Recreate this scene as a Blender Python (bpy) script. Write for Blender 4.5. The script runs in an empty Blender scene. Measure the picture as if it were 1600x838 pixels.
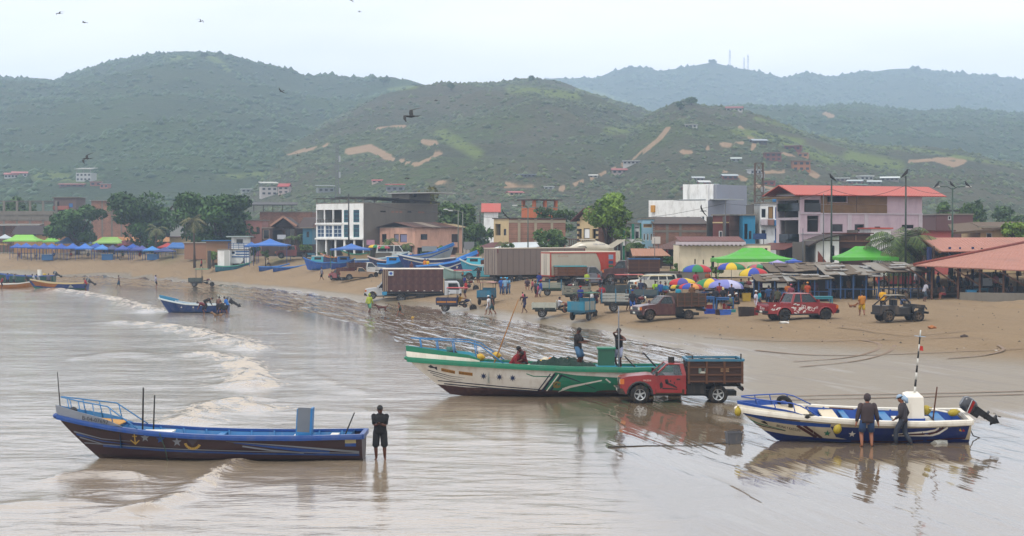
import bpy,bmesh,math,random
import numpy as np
from mathutils import Vector,Matrix,Euler
random.seed(7)
SC=bpy.context.scene
COL=SC.collection
R=math.radians
PI=math.pi
# ---------------------------------------------------------------- camera
F=2800.0
HCAM=7.1
HOR=366.0
PITCH=math.atan((419.0-HOR)/F)
cam_d=bpy.data.cameras.new('camera')
cam=bpy.data.objects.new('camera',cam_d)
COL.objects.link(cam)
cam_d.sensor_width=36.0
cam_d.lens=36.0*F/1600.0
cam_d.clip_start=0.5
cam_d.clip_end=9000
cam.location=(0,0,HCAM)
cam.rotation_euler=(PI/2-PITCH,0,0)
SC.camera=cam
# ---------------------------------------------------------------- sky, sun, exposure
SUN_EL,SUN_AZ=R(58),R(215)
wd=bpy.data.worlds.new('World')
SC.world=wd
wd.use_nodes=True
nt=wd.node_tree
nt.nodes.clear()
def wn(t,**k):
 n=nt.nodes.new(t)
 for a,b in k.items():setattr(n,a,b)
 return n
w_out=wn('ShaderNodeOutputWorld');w_bg=wn('ShaderNodeBackground')
w_sky=wn('ShaderNodeTexSky',sky_type='NISHITA',sun_disc=False,sun_elevation=SUN_EL,sun_rotation=SUN_AZ)
w_sky.air_density=1.0;w_sky.dust_density=3.0;w_sky.ozone_density=1.5
w_tc=wn('ShaderNodeTexCoord');w_map=wn('ShaderNodeMapping')
w_map.inputs['Scale'].default_value=(2.0,2.0,9.0)
w_no=wn('ShaderNodeTexNoise');w_no.inputs['Scale'].default_value=2.1
w_no.inputs['Detail'].default_value=7.0;w_no.inputs['Roughness'].default_value=0.52
w_cr=wn('ShaderNodeValToRGB')
w_cr.color_ramp.elements[0].position=0.36;w_cr.color_ramp.elements[0].color=(0.76,0.76,0.76,1)
w_cr.color_ramp.elements[1].position=0.62;w_cr.color_ramp.elements[1].color=(0.97,0.97,0.97,1)
w_mix=wn('ShaderNodeMixRGB')
w_mix.inputs[2].default_value=(9.25,8.97,8.9,1)
nt.links.new(w_tc.outputs['Generated'],w_map.inputs['Vector'])
nt.links.new(w_map.outputs[0],w_no.inputs['Vector'])
nt.links.new(w_no.outputs['Fac'],w_cr.inputs[0])
nt.links.new(w_cr.outputs[0],w_mix.inputs[0])
nt.links.new(w_sky.outputs[0],w_mix.inputs[1])
nt.links.new(w_mix.outputs[0],w_bg.inputs[0])
w_bg.inputs[1].default_value=0.13
nt.links.new(w_bg.outputs[0],w_out.inputs[0])
sd=bpy.data.lights.new('sun','SUN');sd.energy=1.5;sd.angle=R(10);sd.color=(1.0,0.95,0.87)
sun=bpy.data.objects.new('sun',sd);COL.objects.link(sun)
sdir=Vector((math.sin(SUN_AZ)*math.cos(SUN_EL),math.cos(SUN_AZ)*math.cos(SUN_EL),math.sin(SUN_EL)))
sun.rotation_euler=(-sdir).to_track_quat('-Z','Y').to_euler()
sun.location=(0,0,60)
SC.view_settings.view_transform='Standard';SC.view_settings.look='None'
SC.view_settings.exposure=0.36;SC.view_settings.gamma=1.0
try:
 SC.view_settings.use_curve_mapping=False
except Exception:pass
SC.render.engine='CYCLES'
SC.cycles.use_denoising=True
SC.cycles.max_bounces=6;SC.cycles.diffuse_bounces=3;SC.cycles.glossy_bounces=3
SC.cycles.transparent_max_bounces=12;SC.cycles.volume_bounces=2
SC.cycles.caustics_reflective=False;SC.cycles.caustics_refractive=False
# ---------------------------------------------------------------- helpers: colours, materials
def lin(c):
 return c/12.92 if c<=0.04045 else((c+0.055)/1.055)**2.4
def hexc(h,k=1.0):
 h=h.lstrip('#')
 return tuple(min(0.9,lin(int(h[i:i+2],16)/255.0)*k)for i in(0,2,4))
_M={}
def mat(h,rough=0.55,var=0.12,scale=3.0,bump=0.0,metal=0.0,bscale=None,dirt=None,dirt_amt=0.35,spec=0.5,coat=0.0):
 key=(h,rough,var,scale,bump,metal,bscale,dirt,dirt_amt,spec,coat)
 if key in _M:return _M[key]
 c=tuple(x**1.38 for x in(hexc(h)if isinstance(h,str)else h))
 m=bpy.data.materials.new('paint');m.use_nodes=True
 n=m.node_tree.nodes;L=m.node_tree.links
 b=n['Principled BSDF']
 b.inputs['Roughness'].default_value=rough;b.inputs['Metallic'].default_value=metal
 b.inputs['Specular IOR Level'].default_value=spec
 if coat:b.inputs['Coat Weight'].default_value=coat;b.inputs['Coat Roughness'].default_value=0.12
 tc=n.new('ShaderNodeTexCoord')
 no=n.new('ShaderNodeTexNoise');no.inputs['Scale'].default_value=scale
 no.inputs['Detail'].default_value=5.0;no.inputs['Roughness'].default_value=0.6
 L.new(tc.outputs['Object'],no.inputs['Vector'])
 mx=n.new('ShaderNodeMixRGB')
 mx.inputs[1].default_value=tuple(x*(1-var)for x in c)+(1,)
 mx.inputs[2].default_value=tuple(min(0.92,x*(1+var))for x in c)+(1,)
 L.new(no.outputs['Fac'],mx.inputs[0])
 last=mx.outputs[0]
 if dirt:
  n2=n.new('ShaderNodeTexNoise');n2.inputs['Scale'].default_value=scale*0.6
  n2.inputs['Detail'].default_value=8.0;n2.inputs['Roughness'].default_value=0.7
  mp=n.new('ShaderNodeMapping');mp.inputs['Scale'].default_value=(1.6,1.6,0.5);mp.inputs['Location'].default_value=(3.1,7.7,1.3)
  L.new(tc.outputs['Object'],mp.inputs[0]);L.new(mp.outputs[0],n2.inputs['Vector'])
  cr=n.new('ShaderNodeValToRGB');cr.color_ramp.elements[0].position=0.48;cr.color_ramp.elements[1].position=0.72
  cr.color_ramp.elements[1].color=(dirt_amt*2,)*3+(1,)
  L.new(n2.outputs['Fac'],cr.inputs[0])
  m2=n.new('ShaderNodeMixRGB');m2.inputs[2].default_value=hexc(dirt)+(1,)
  L.new(cr.outputs[0],m2.inputs[0]);L.new(last,m2.inputs[1]);last=m2.outputs[0]
 L.new(last,b.inputs['Base Color'])
 if bump:
  n3=n.new('ShaderNodeTexNoise');n3.inputs['Scale'].default_value=bscale or scale*6
  n3.inputs['Detail'].default_value=4.0
  L.new(tc.outputs['Object'],n3.inputs['Vector'])
  bp=n.new('ShaderNodeBump');bp.inputs['Strength'].default_value=bump;bp.inputs['Distance'].default_value=0.03
  L.new(n3.outputs['Fac'],bp.inputs['Height']);L.new(bp.outputs[0],b.inputs['Normal'])
 _M[key]=m
 return m
def glass(tint='#5f7078',clear=0.45):
 key=('glass',tint,clear)
 if key in _M:return _M[key]
 m=bpy.data.materials.new('window_glass');m.use_nodes=True
 n=m.node_tree.nodes;L=m.node_tree.links;n.clear()
 o=n.new('ShaderNodeOutputMaterial');tr=n.new('ShaderNodeBsdfTransparent');pb=n.new('ShaderNodeBsdfPrincipled')
 tr.inputs[0].default_value=tuple(0.5+0.5*x for x in hexc(tint))+(1,)
 pb.inputs['Base Color'].default_value=tuple(x*0.5 for x in hexc(tint))+(1,)
 pb.inputs['Roughness'].default_value=0.04
 no=n.new('ShaderNodeTexNoise');no.inputs['Scale'].default_value=1.5
 mr=n.new('ShaderNodeMapRange');mr.inputs[3].default_value=1-clear-0.08;mr.inputs[4].default_value=1-clear+0.08
 L.new(no.outputs['Fac'],mr.inputs[0])
 mx=n.new('ShaderNodeMixShader');L.new(mr.outputs[0],mx.inputs[0])
 L.new(tr.outputs[0],mx.inputs[1]);L.new(pb.outputs[0],mx.inputs[2]);L.new(mx.outputs[0],o.inputs[0])
 _M[key]=m
 return m
def wood(h,var=0.35,axis=0,rough=0.75,sc=1.0):
 key=('wood',h,var,axis,sc)
 if key in _M:return _M[key]
 m=mat(h,rough,var,5*sc).copy();m.name='wood'
 n=m.node_tree.nodes;L=m.node_tree.links
 no=[x for x in n if x.type=='TEX_NOISE'][0];tc=[x for x in n if x.type=='TEX_COORD'][0]
 mp=n.new('ShaderNodeMapping');s=[6,6,6];s[axis]=0.5
 mp.inputs['Scale'].default_value=s;L.new(tc.outputs['Object'],mp.inputs[0]);L.new(mp.outputs[0],no.inputs['Vector'])
 no.inputs['Scale'].default_value=1.2*sc
 _M[key]=m
 return m
def corrugated(h,rough=0.5,axis=0,pitch=0.25,var=0.2,dirt=None,dirt_amt=0.4,bump=0.7):
 key=('corr',h,rough,axis,pitch,var,dirt,dirt_amt,bump)
 if key in _M:return _M[key]
 m=mat(h,rough,var,0.8,dirt=dirt,dirt_amt=dirt_amt).copy();m.name='sheet'
 n=m.node_tree.nodes;L=m.node_tree.links
 tc=[x for x in n if x.type=='TEX_COORD'][0]
 wv=n.new('ShaderNodeTexWave');wv.bands_direction='XYZ'[axis];wv.inputs['Scale'].default_value=0.314/pitch
 L.new(tc.outputs['Object'],wv.inputs['Vector'])
 bp=n.new('ShaderNodeBump');bp.inputs['Strength'].default_value=bump;bp.inputs['Distance'].default_value=0.05
 L.new(wv.outputs['Fac'],bp.inputs['Height']);L.new(bp.outputs[0],n['Principled BSDF'].inputs['Normal'])
 _M[key]=m
 return m
def brickm(h='#8a5a44',mortar='#8f8578',sc=2.4):
 key=('brick',h,mortar,sc)
 if key in _M:return _M[key]
 m=bpy.data.materials.new('brickwork');m.use_nodes=True
 n=m.node_tree.nodes;L=m.node_tree.links;b=n['Principled BSDF']
 tc=n.new('ShaderNodeTexCoord');mp=n.new('ShaderNodeMapping');mp.inputs['Rotation'].default_value=(PI/2,0,0)
 L.new(tc.outputs['Object'],mp.inputs[0])
 br=n.new('ShaderNodeTexBrick');br.inputs['Scale'].default_value=sc
 c=hexc(h)
 br.inputs['Color1'].default_value=tuple(x*0.8 for x in c)+(1,);br.inputs['Color2'].default_value=tuple(x*1.2 for x in c)+(1,)
 br.inputs['Mortar'].default_value=hexc(mortar)+(1,);br.inputs['Mortar Size'].default_value=0.02
 L.new(mp.outputs[0],br.inputs['Vector'])
 no=n.new('ShaderNodeTexNoise');no.inputs['Scale'].default_value=0.8;no.inputs['Detail'].default_value=6
 L.new(tc.outputs['Object'],no.inputs['Vector'])
 mx=n.new('ShaderNodeMixRGB');mx.blend_type='MULTIPLY';mx.inputs[0].default_value=0.7
 cr=n.new('ShaderNodeValToRGB');cr.color_ramp.elements[0].position=0.3;cr.color_ramp.elements[0].color=(0.55,0.55,0.55,1);cr.color_ramp.elements[1].position=0.65
 L.new(no.outputs['Fac'],cr.inputs[0]);L.new(br.outputs['Color'],mx.inputs[1]);L.new(cr.outputs[0],mx.inputs[2])
 L.new(mx.outputs[0],b.inputs['Base Color']);b.inputs['Roughness'].default_value=0.9
 bp=n.new('ShaderNodeBump');bp.inputs['Strength'].default_value=0.4;bp.inputs['Distance'].default_value=0.02
 L.new(br.outputs['Fac'],bp.inputs['Height']);bp.invert=True;L.new(bp.outputs[0],b.inputs['Normal'])
 _M[key]=m
 return m
def leafm(dark,light,sc=0.5,attr=None):
 key=('leaf',dark,light,sc)
 if key in _M:return _M[key]
 m=bpy.data.materials.new('foliage');m.use_nodes=True
 n=m.node_tree.nodes;L=m.node_tree.links;b=n['Principled BSDF']
 at=n.new('ShaderNodeAttribute');at.attribute_name='tint'
 mx=n.new('ShaderNodeMixRGB');mx.inputs[1].default_value=hexc(dark)+(1,);mx.inputs[2].default_value=hexc(light)+(1,)
 L.new(at.outputs['Fac'],mx.inputs[0]);L.new(mx.outputs[0],b.inputs['Base Color'])
 b.inputs['Roughness'].default_value=0.6;b.inputs['Specular IOR Level'].default_value=0.25
 _M[key]=m
 return m
# ---------------------------------------------------------------- mesh builder
class MB:
 def __init__(s,m=None):
  s.v=[];s.f=[];s.mi=[];s.sm=[];s.mats=[];s.k=0;s.smooth=False;s.T=None
  if m:s.mat(m)
 def mat(s,m):
  if m not in s.mats:s.mats.append(m)
  s.k=s.mats.index(m);return s
 def add(s,vs,fs,smooth=None):
  o=len(s.v)
  if s.T is not None:vs=[tuple(s.T@Vector(p))for p in vs]
  s.v.extend([tuple(p)for p in vs])
  for f in fs:
   s.f.append(tuple(i+o for i in f));s.mi.append(s.k);s.sm.append(s.smooth if smooth is None else smooth)
  return s
 def box(s,x0,x1,y0,y1,z0,z1):
  if x0>x1:x0,x1=x1,x0
  if y0>y1:y0,y1=y1,y0
  if z0>z1:z0,z1=z1,z0
  v=[(x,y,z)for x in(x0,x1)for y in(y0,y1)for z in(z0,z1)]
  return s.add(v,[(0,1,3,2),(4,6,7,5),(0,4,5,1),(2,3,7,6),(0,2,6,4),(1,5,7,3)],False)
 def bar(s,p0,p1,w,h=None,up=(0,0,1)):
  h=h or w;p0=Vector(p0);p1=Vector(p1);d=(p1-p0).normalized()
  u=Vector(up)
  if abs(d.dot(u))>0.99:u=Vector((0,1,0))
  a=d.cross(u).normalized()*w/2;b=a.cross(d).normalized()*h/2
  v=[p+sa*a+sb*b for p in(p0,p1)for sa,sb in((-1,-1),(1,-1),(1,1),(-1,1))]
  return s.add(v,[(3,2,1,0),(4,5,6,7),(0,1,5,4),(1,2,6,5),(2,3,7,6),(3,0,4,7)],False)
 def tube(s,pts,r,n=6,caps=True,smooth=True):
  pts=[Vector(p)for p in pts];rr=r if isinstance(r,(list,tuple))else[r]*len(pts)
  rings=[];prev=None
  for i,p in enumerate(pts):
   d=(pts[min(i+1,len(pts)-1)]-pts[max(i-1,0)])
   d=d.normalized()if d.length>1e-9 else Vector((0,0,1))
   if prev is None:
    u=Vector((0,0,1))if abs(d.z)<0.9 else Vector((1,0,0))
    a=d.cross(u).normalized()
   else:
    a=(prev-d*prev.dot(d)).normalized()
   b=d.cross(a);prev=a
   rings.append([p+(a*math.cos(2*PI*k/n)+b*math.sin(2*PI*k/n))*rr[i]for k in range(n)])
  return s.loft(rings,True,caps,smooth)
 def loft(s,rings,closed=True,caps=False,smooth=True,flip=False):
  n=len(rings[0]);v=[p for r_ in rings for p in r_];f=[]
  m=n if closed else n-1
  for i in range(len(rings)-1):
   for k in range(m):
    q=(i*n+k,i*n+(k+1)%n,(i+1)*n+(k+1)%n,(i+1)*n+k)
    f.append(q[::-1]if flip else q)
  s.add(v,f,smooth)
  if caps and closed:
   o=len(s.v)-len(v)
   for ring,rev in((range(n),True),(range((len(rings)-1)*n,len(rings)*n),False)):
    q=[o+i for i in ring]
    if rev!=flip:q=q[::-1]
    s.f.append(tuple(q));s.mi.append(s.k);s.sm.append(False)
  return s
 def cyl(s,p0,p1,r0,r1=None,n=10,caps=True,smooth=True):
  return s.tube([p0,p1],[r0,r0 if r1 is None else r1],n,caps,smooth)
 def prism(s,poly,y0,y1,plane='xz',inset=0.0,edge=0.0):
  def P(a,b,c):
   return(a,c,b)if plane=='xz' else((a,b,c)if plane=='xy' else(c,a,b))
  n=len(poly)
  cx=sum(p[0]for p in poly)/n;cz=sum(p[1]for p in poly)/n
  def ring(y,k):
   if k==0:return[P(a,b,y)for a,b in poly]
   out=[]
   for i,(a,b)in enumerate(poly):
    pa=poly[i-1];pb=poly[(i+1)%n]
    e1=Vector((a-pa[0],b-pa[1]));e2=Vector((pb[0]-a,pb[1]-b))
    n1=Vector((-e1.y,e1.x)).normalized()if e1.length else Vector((0,0));n2=Vector((-e2.y,e2.x)).normalized()if e2.length else Vector((0,0))
    nn=(n1+n2);nn=nn.normalized()if nn.length>1e-6 else n1
    out.append(P(a+nn.x*k*sg,b+nn.y*k*sg,y))
   return out
  area=sum(poly[i-1][0]*poly[i][1]-poly[i][0]*poly[i-1][1]for i in range(n));sg=1 if area>0 else-1
  rings=[ring(y0,inset),ring(y0+edge,0),ring(y1-edge,0),ring(y1,inset)]if edge else[ring(y0,0),ring(y1,0)]
  fl=(area>0)if plane in('xz',)else(area<0)
  return s.loft(rings,True,True,False,fl)
 def sph(s,c,r,nu=10,nv=7,smooth=True,z0=-1.0,z1=1.0):
  r=r if isinstance(r,(tuple,list))else(r,r,r)
  rings=[]
  a0=math.asin(z0);a1=math.asin(z1)
  for j in range(nv+1):
   a=a0+(a1-a0)*j/nv
   rings.append([(c[0]+r[0]*math.cos(a)*math.cos(2*PI*k/nu),c[1]+r[1]*math.cos(a)*math.sin(2*PI*k/nu),c[2]+r[2]*math.sin(a))for k in range(nu)])
  return s.loft(rings,True,z0>-0.99,smooth)
 def quad(s,*p):
  return s.add(p,[tuple(range(len(p)))],False)
 def slab(s,a,b,c,d,t):
  a,b,c,d=map(Vector,(a,b,c,d));nn=(b-a).cross(d-a).normalized()*t
  return s.add([a,b,c,d,a-nn,b-nn,c-nn,d-nn],[(0,1,2,3),(7,6,5,4),(0,4,5,1),(1,5,6,2),(2,6,7,3),(3,7,4,0)],False)
 def mesh(s,name):
  me=bpy.data.meshes.new(name)
  me.from_pydata(s.v,[],s.f)
  for m in s.mats:me.materials.append(m)
  me.polygons.foreach_set('material_index',s.mi)
  me.polygons.foreach_set('use_smooth',s.sm)
  me.update()
  return me
 def build(s,name,parent=None,loc=None,rz=None,tint=None):
  me=s.mesh(name)
  if tint is not None:
   at=me.attributes.new('tint','FLOAT','POINT');at.data.foreach_set('value',np.asarray(tint,dtype=np.float32))
  o=bpy.data.objects.new(name,me);COL.objects.link(o)
  if parent is not None:o.parent=parent
  if loc is not None:o.location=loc
  if rz is not None:o.rotation_euler=(0,0,rz)
  return o
def link(name,me,parent=None,loc=(0,0,0),rot=(0,0,0),scale=None):
 o=bpy.data.objects.new(name,me);COL.objects.link(o)
 if parent is not None:o.parent=parent
 o.location=loc;o.rotation_euler=rot
 if scale is not None:o.scale=scale if isinstance(scale,(tuple,list))else(scale,)*3
 return o
def tag(o,label=None,cat=None,group=None,kind=None):
 if label:o['label']=label
 if cat:o['category']=cat
 if group:o['group']=group
 if kind:o['kind']=kind
 return o
def thing(name,label,cat,loc=(0,0,0),rz=0.0,group=None,scale=1.0,rot=None):
 o=bpy.data.objects.new(name,None);COL.objects.link(o)
 o.empty_display_size=0.3
 o.location=loc;o.rotation_euler=rot or(0,0,rz)
 o.scale=scale if isinstance(scale,tuple)else(scale,)*3
 return tag(o,label,cat,group)
def copytree(o,parent=None):
 c=o.copy();COL.objects.link(c)
 if parent is not None:
  c.parent=parent;c.matrix_parent_inverse=o.matrix_parent_inverse
 for ch in list(o.children):copytree(ch,c)
 return c
ORD=['first','second','third','fourth','fifth','sixth','seventh','eighth','ninth','tenth','eleventh','twelfth','thirteenth','fourteenth','fifteenth','sixteenth','seventeenth','eighteenth']
_TX={}
def text_mesh(txt):
 if txt in _TX:return _TX[txt]
 cu=bpy.data.curves.new('lettering','FONT');cu.body=txt;cu.resolution_u=2;cu.size=1.4
 o=bpy.data.objects.new('lettering',cu);COL.objects.link(o)
 me=bpy.data.meshes.new_from_object(o)
 vs=[tuple(v.co)for v in me.vertices];fs=[tuple(p.vertices)for p in me.polygons]
 bpy.data.objects.remove(o);bpy.data.meshes.remove(me);bpy.data.curves.remove(cu)
 x0=min(v[0]for v in vs);x1=max(v[0]for v in vs)
 _TX[txt]=([(v[0]-x0,v[1])for v in vs],fs,x1-x0)
 return _TX[txt]
# ---------------------------------------------------------------- placing: where a pixel of the photograph meets the place
CP,SP=math.cos(PITCH),math.sin(PITCH)
def ray(px,py):
 x=(px-800.0)/F;y=(419.0-py)/F
 return Vector((x,CP+y*SP,y*CP-SP))
def at(px,py,Y):
 d=ray(px,py);k=Y/d.y
 return Vector((d.x*k,Y,HCAM+d.z*k))
def proj(x,y,z):
 z=z-HCAM
 dep=y*CP-z*SP;up=z*CP+y*SP
 return 800.0+F*x/dep,419.0-F*up/dep
_rs=np.random.RandomState(11)
_LAT=_rs.rand(257,257)
def vn(x,y,seed=0):
 x=np.asarray(x,float)+seed*17.3;y=np.asarray(y,float)+seed*31.7
 xi=np.floor(x).astype(int);yi=np.floor(y).astype(int);fx=x-xi;fy=y-yi
 fx=fx*fx*(3-2*fx);fy=fy*fy*(3-2*fy);xi&=255;yi&=255
 return(_LAT[xi,yi]*(1-fx)+_LAT[xi+1,yi]*fx)*(1-fy)+(_LAT[xi,yi+1]*(1-fx)+_LAT[xi+1,yi+1]*fx)*fy
def fbm(x,y,oct=4,seed=0,gain=0.5):
 s=0;a=1.0;t=0
 for o in range(oct):
  s=s+a*vn(np.asarray(x)*2**o,np.asarray(y)*2**o,seed+o);t+=a;a*=gain
 return s/t
_cpx=[-400,-200,0,200,330,420,520,600,680,780,870,925,980,1050,1100,1200,1400,1600,1800,2200]
_cS=[285,277,268,238,205,172,143,121,102,85,72.5,61,52,45,41,36,30,26,24,22]
_apx=[-400,-200,0,200,400,600,800,1000,1200,1400,1600,1800,2200]
_cA=[320,312,306,290,231,171,142,114,86,72,66,64,62]
_c1=[327,319,313,298,247,195,160,132,126,118,110,106,104]
_c2=[332,324,318,304,262,215,184,166,165,170,172,172,172]
_c3=[338,330,324,312,275,240,212,190,188,196,196,196,196]
def ter(x,y):
 x=np.asarray(x,float);y=np.asarray(y,float)
 yy=np.maximum(y,1.0);px=np.clip(800+F*x/yy,-400,2200)
 S=np.interp(px,_cpx,_cS);A=np.maximum(np.interp(px,_apx,_cA),S+8)
 c1=np.maximum(np.interp(px,_apx,_c1),A+4);c2=np.interp(px,_apx,_c2);c3=np.interp(px,_apx,_c3)
 z=np.where(y<S,np.maximum((y-S)*0.008,-0.9),np.where(y<A,0.07*(y-S)/(A-S),np.where(y<c1,0.07+0.93*(y-A)/(c1-A),np.where(y<c2,1+(y-c1)/(c2-c1),np.where(y<c3,2+1.5*(y-c2)/(c3-c2),3.5+np.minimum(y-c3,400)*0.004)))))
 return z
def tz(x,y):return float(ter(x,y))
def ground(px,py):
 d=ray(px,py);k=20.0;prev=k
 while k<700:
  p=d*k
  if HCAM+p.z<=tz(p.x,p.y):
   lo,hi=prev,k
   for _ in range(18):
    mid=(lo+hi)/2;p=d*mid
    if HCAM+p.z<=tz(p.x,p.y):hi=mid
    else:lo=mid
   p=d*hi
   return Vector((p.x,p.y,tz(p.x,p.y)))
  prev=k;k+=1.0
 p=d*400
 return Vector((p.x,p.y,tz(p.x,p.y)))
def water(px,py,z=0.0):
 d=ray(px,py);k=(z-HCAM)/d.z
 return Vector((d.x*k,d.y*k,z))
def gd(px,Y):
 x=(px-800.0)/F*Y
 return Vector((x,Y,tz(x,Y)))
# ---------------------------------------------------------------- ground, sea, hills
def gridmesh(name,X,Y,Z,m,attrs=None,smooth=True,kind='structure'):
 nr,nc=X.shape
 v=np.stack([X,Y,Z],-1).reshape(-1,3)
 i=np.arange(nr*nc).reshape(nr,nc)
 f=np.stack([i[:-1,:-1],i[:-1,1:],i[1:,1:],i[1:,:-1]],-1).reshape(-1,4)
 me=bpy.data.meshes.new(name)
 me.vertices.add(len(v));me.vertices.foreach_set('co',v.ravel())
 me.loops.add(f.size);me.loops.foreach_set('vertex_index',f.ravel().astype(np.int32))
 me.polygons.add(len(f));me.polygons.foreach_set('loop_start',(np.arange(len(f))*4).astype(np.int32))
 me.polygons.foreach_set('use_smooth',np.ones(len(f),bool))
 me.update(calc_edges=True);me.validate()
 for k,a in(attrs or{}).items():
  t=me.attributes.new(k,'FLOAT','POINT');t.data.foreach_set('value',np.asarray(a,np.float32).ravel())
 me.materials.append(m)
 o=bpy.data.objects.new(name,me);COL.objects.link(o)
 if kind:o['kind']=kind
 return o
class NT:
 def __init__(s,name):
  s.m=bpy.data.materials.new(name);s.m.use_nodes=True;s.n=s.m.node_tree.nodes;s.L=s.m.node_tree.links
  s.b=s.n['Principled BSDF'];s.tc=s.n.new('ShaderNodeTexCoord')
 def attr(s,a):
  x=s.n.new('ShaderNodeAttribute');x.attribute_name=a;return x.outputs['Fac']
 def map(s,scale,rz=0.0,loc=(0,0,0)):
  a=s.n.new('ShaderNodeMapping');a.inputs['Rotation'].default_value=(0,0,rz)
  s.L.new(s.tc.outputs['Object'],a.inputs[0])
  b=s.n.new('ShaderNodeMapping');b.inputs['Scale'].default_value=scale;b.inputs['Location'].default_value=loc
  s.L.new(a.outputs[0],b.inputs[0]);return b.outputs[0]
 def noise(s,vec,scale=1.0,detail=4,rough=0.55,dist=0.0):
  x=s.n.new('ShaderNodeTexNoise');x.inputs['Scale'].default_value=scale;x.inputs['Detail'].default_value=detail
  x.inputs['Roughness'].default_value=rough;x.inputs['Distortion'].default_value=dist
  s.L.new(vec,x.inputs['Vector']);return x.outputs['Fac']
 def rng(s,a,f0,f1,t0=0.0,t1=1.0,smooth=True):
  x=s.n.new('ShaderNodeMapRange');x.interpolation_type='SMOOTHSTEP' if smooth else 'LINEAR'
  x.inputs[1].default_value=f0;x.inputs[2].default_value=f1;x.inputs[3].default_value=t0;x.inputs[4].default_value=t1
  s.L.new(a,x.inputs[0]);return x.outputs[0]
 def math(s,op,a,b):
  x=s.n.new('ShaderNodeMath');x.operation=op
  for i,q in enumerate((a,b)):
   if isinstance(q,(int,float)):x.inputs[i].default_value=q
   else:s.L.new(q,x.inputs[i])
  return x.outputs[0]
 def mix(s,f,a,b):
  x=s.n.new('ShaderNodeMixRGB')
  for i,q in enumerate((f,a,b)):
   if isinstance(q,(int,float)):x.inputs[i].default_value=q if i==0 else(q,q,q,1)
   elif isinstance(q,tuple):x.inputs[i].default_value=q+(1,)
   else:s.L.new(q,x.inputs[i])
  return x.outputs[0]
 def bump(s,h,strength,dist,prev=None):
  x=s.n.new('ShaderNodeBump');x.inputs['Distance'].default_value=dist
  if isinstance(strength,(int,float)):x.inputs['Strength'].default_value=strength
  else:s.L.new(strength,x.inputs['Strength'])
  s.L.new(h,x.inputs['Height'])
  if prev is not None:s.L.new(prev,x.inputs['Normal'])
  return x.outputs[0]
 def set(s,k,v):
  if isinstance(v,(int,float)):s.b.inputs[k].default_value=v
  elif isinstance(v,tuple):s.b.inputs[k].default_value=v+(1,)
  else:s.L.new(v,s.b.inputs[k])
SHORE=-math.atan2(72,15.4)
# ---- beach and town ground
t=NT('sand')
wet=t.attr('wet');grass=t.attr('grass');town=t.attr('town')
n_big=t.noise(t.map((1,1,1)),0.12,5)
n_fine=t.noise(t.map((1,1,1)),6.0,5,0.7)
n_str=t.noise(t.map((0.10,0.85,1),-SHORE),1.0,3,0.5,0.6)
n_str2=t.noise(t.map((0.35,2.6,1),-SHORE,(5,2,0)),1.0,2,0.5,0.4)
n_trk=t.noise(t.map((0.9,0.06,1),R(-20),(1,3,0)),1.0,4,0.6,0.8)
dry=t.mix(n_big,(0.265,0.19,0.112),(0.34,0.247,0.15))
dry=t.mix(t.rng(n_fine,0.4,0.75,0,0.35),dry,(0.23,0.165,0.105))
dry=t.mix(t.rng(n_trk,0.56,0.62,0,0.4),dry,(0.24,0.175,0.115))
damp=t.mix(n_str2,(0.135,0.106,0.064),(0.185,0.145,0.088))
damp=t.mix(t.rng(n_trk,0.56,0.62,0,0.45),damp,(0.11,0.08,0.055))
dampf=t.rng(wet,0.12,0.42)
col=t.mix(dampf,dry,damp)
col=t.mix(t.math('MULTIPLY',t.rng(n_str,0.5,0.58),t.rng(wet,0.5,0.8)),col,(0.13,0.095,0.065))
col=t.mix(t.math('MULTIPLY',grass,t.rng(n_fine,0.35,0.6)),col,(0.07,0.12,0.03))
col=t.mix(town,col,t.mix(n_big,(0.17,0.15,0.12),(0.26,0.22,0.17)))
film=t.rng(t.math('ADD',wet,t.math('MULTIPLY',t.math('SUBTRACT',n_str,0.5),0.9)),0.55,0.9)
t.set('Base Color',t.mix(t.math('MULTIPLY',film,0.75),col,(0.145,0.108,0.068)))
t.set('Roughness',t.mix(film,t.mix(dampf,0.95,0.42),0.055))
t.set('Specular IOR Level',t.mix(dampf,0.12,t.mix(film,0.35,0.75)))
n_med=t.noise(t.map((1,1,1)),1.3,5,0.7);b1=t.bump(n_fine,t.math('MULTIPLY',t.rng(wet,0.1,0.6,1.0,0.0),1.0),0.16,t.bump(n_med,t.rng(wet,0.1,0.6,1.0,0.0),0.5))
rip=t.attr('rip');b2=t.bump(n_str,t.math('MULTIPLY',t.rng(wet,0.45,0.9,0.0,1.0),rip),0.34,b1)
b3=t.bump(n_str2,t.math('MULTIPLY',t.rng(wet,0.3,0.9,0.15,0.6),t.math('ADD',rip,0.15)),0.05,b2)
t.L.new(b3,t.b.inputs['Normal'])
M_SAND=t.m
pxs=np.concatenate([np.arange(-700,-200,40),np.arange(-200,1800,8),np.arange(1800,2400,40)])
ds=np.concatenate([np.linspace(4,40,14),2800*7.1/np.arange(490,62,-2.6),np.linspace(322,480,60),np.linspace(490,3600,30)])
ds=np.unique(np.round(ds,2))
PX,D=np.meshgrid(pxs,ds)
GX=(PX-800)/F*D;GY=D.copy()
GZ=ter(GX,GY)
S_=np.interp(PX,_cpx,_cS);A_=np.maximum(np.interp(PX,_apx,_cA),S_+8);C1=np.interp(PX,_apx,_c1);C3=np.interp(PX,_apx,_c3)
wetv=np.clip(1.0-(D-A_*0.985)/np.maximum(C1*1.0-A_,3)*1.15,0,1)
wetv=np.where(D<A_*0.97,1.0,wetv)
flat=np.clip((PX-1050)/150,0,1)*np.clip((D-63)/9.0,0,1)
wetv=np.minimum(wetv,1-0.52*flat)
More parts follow.
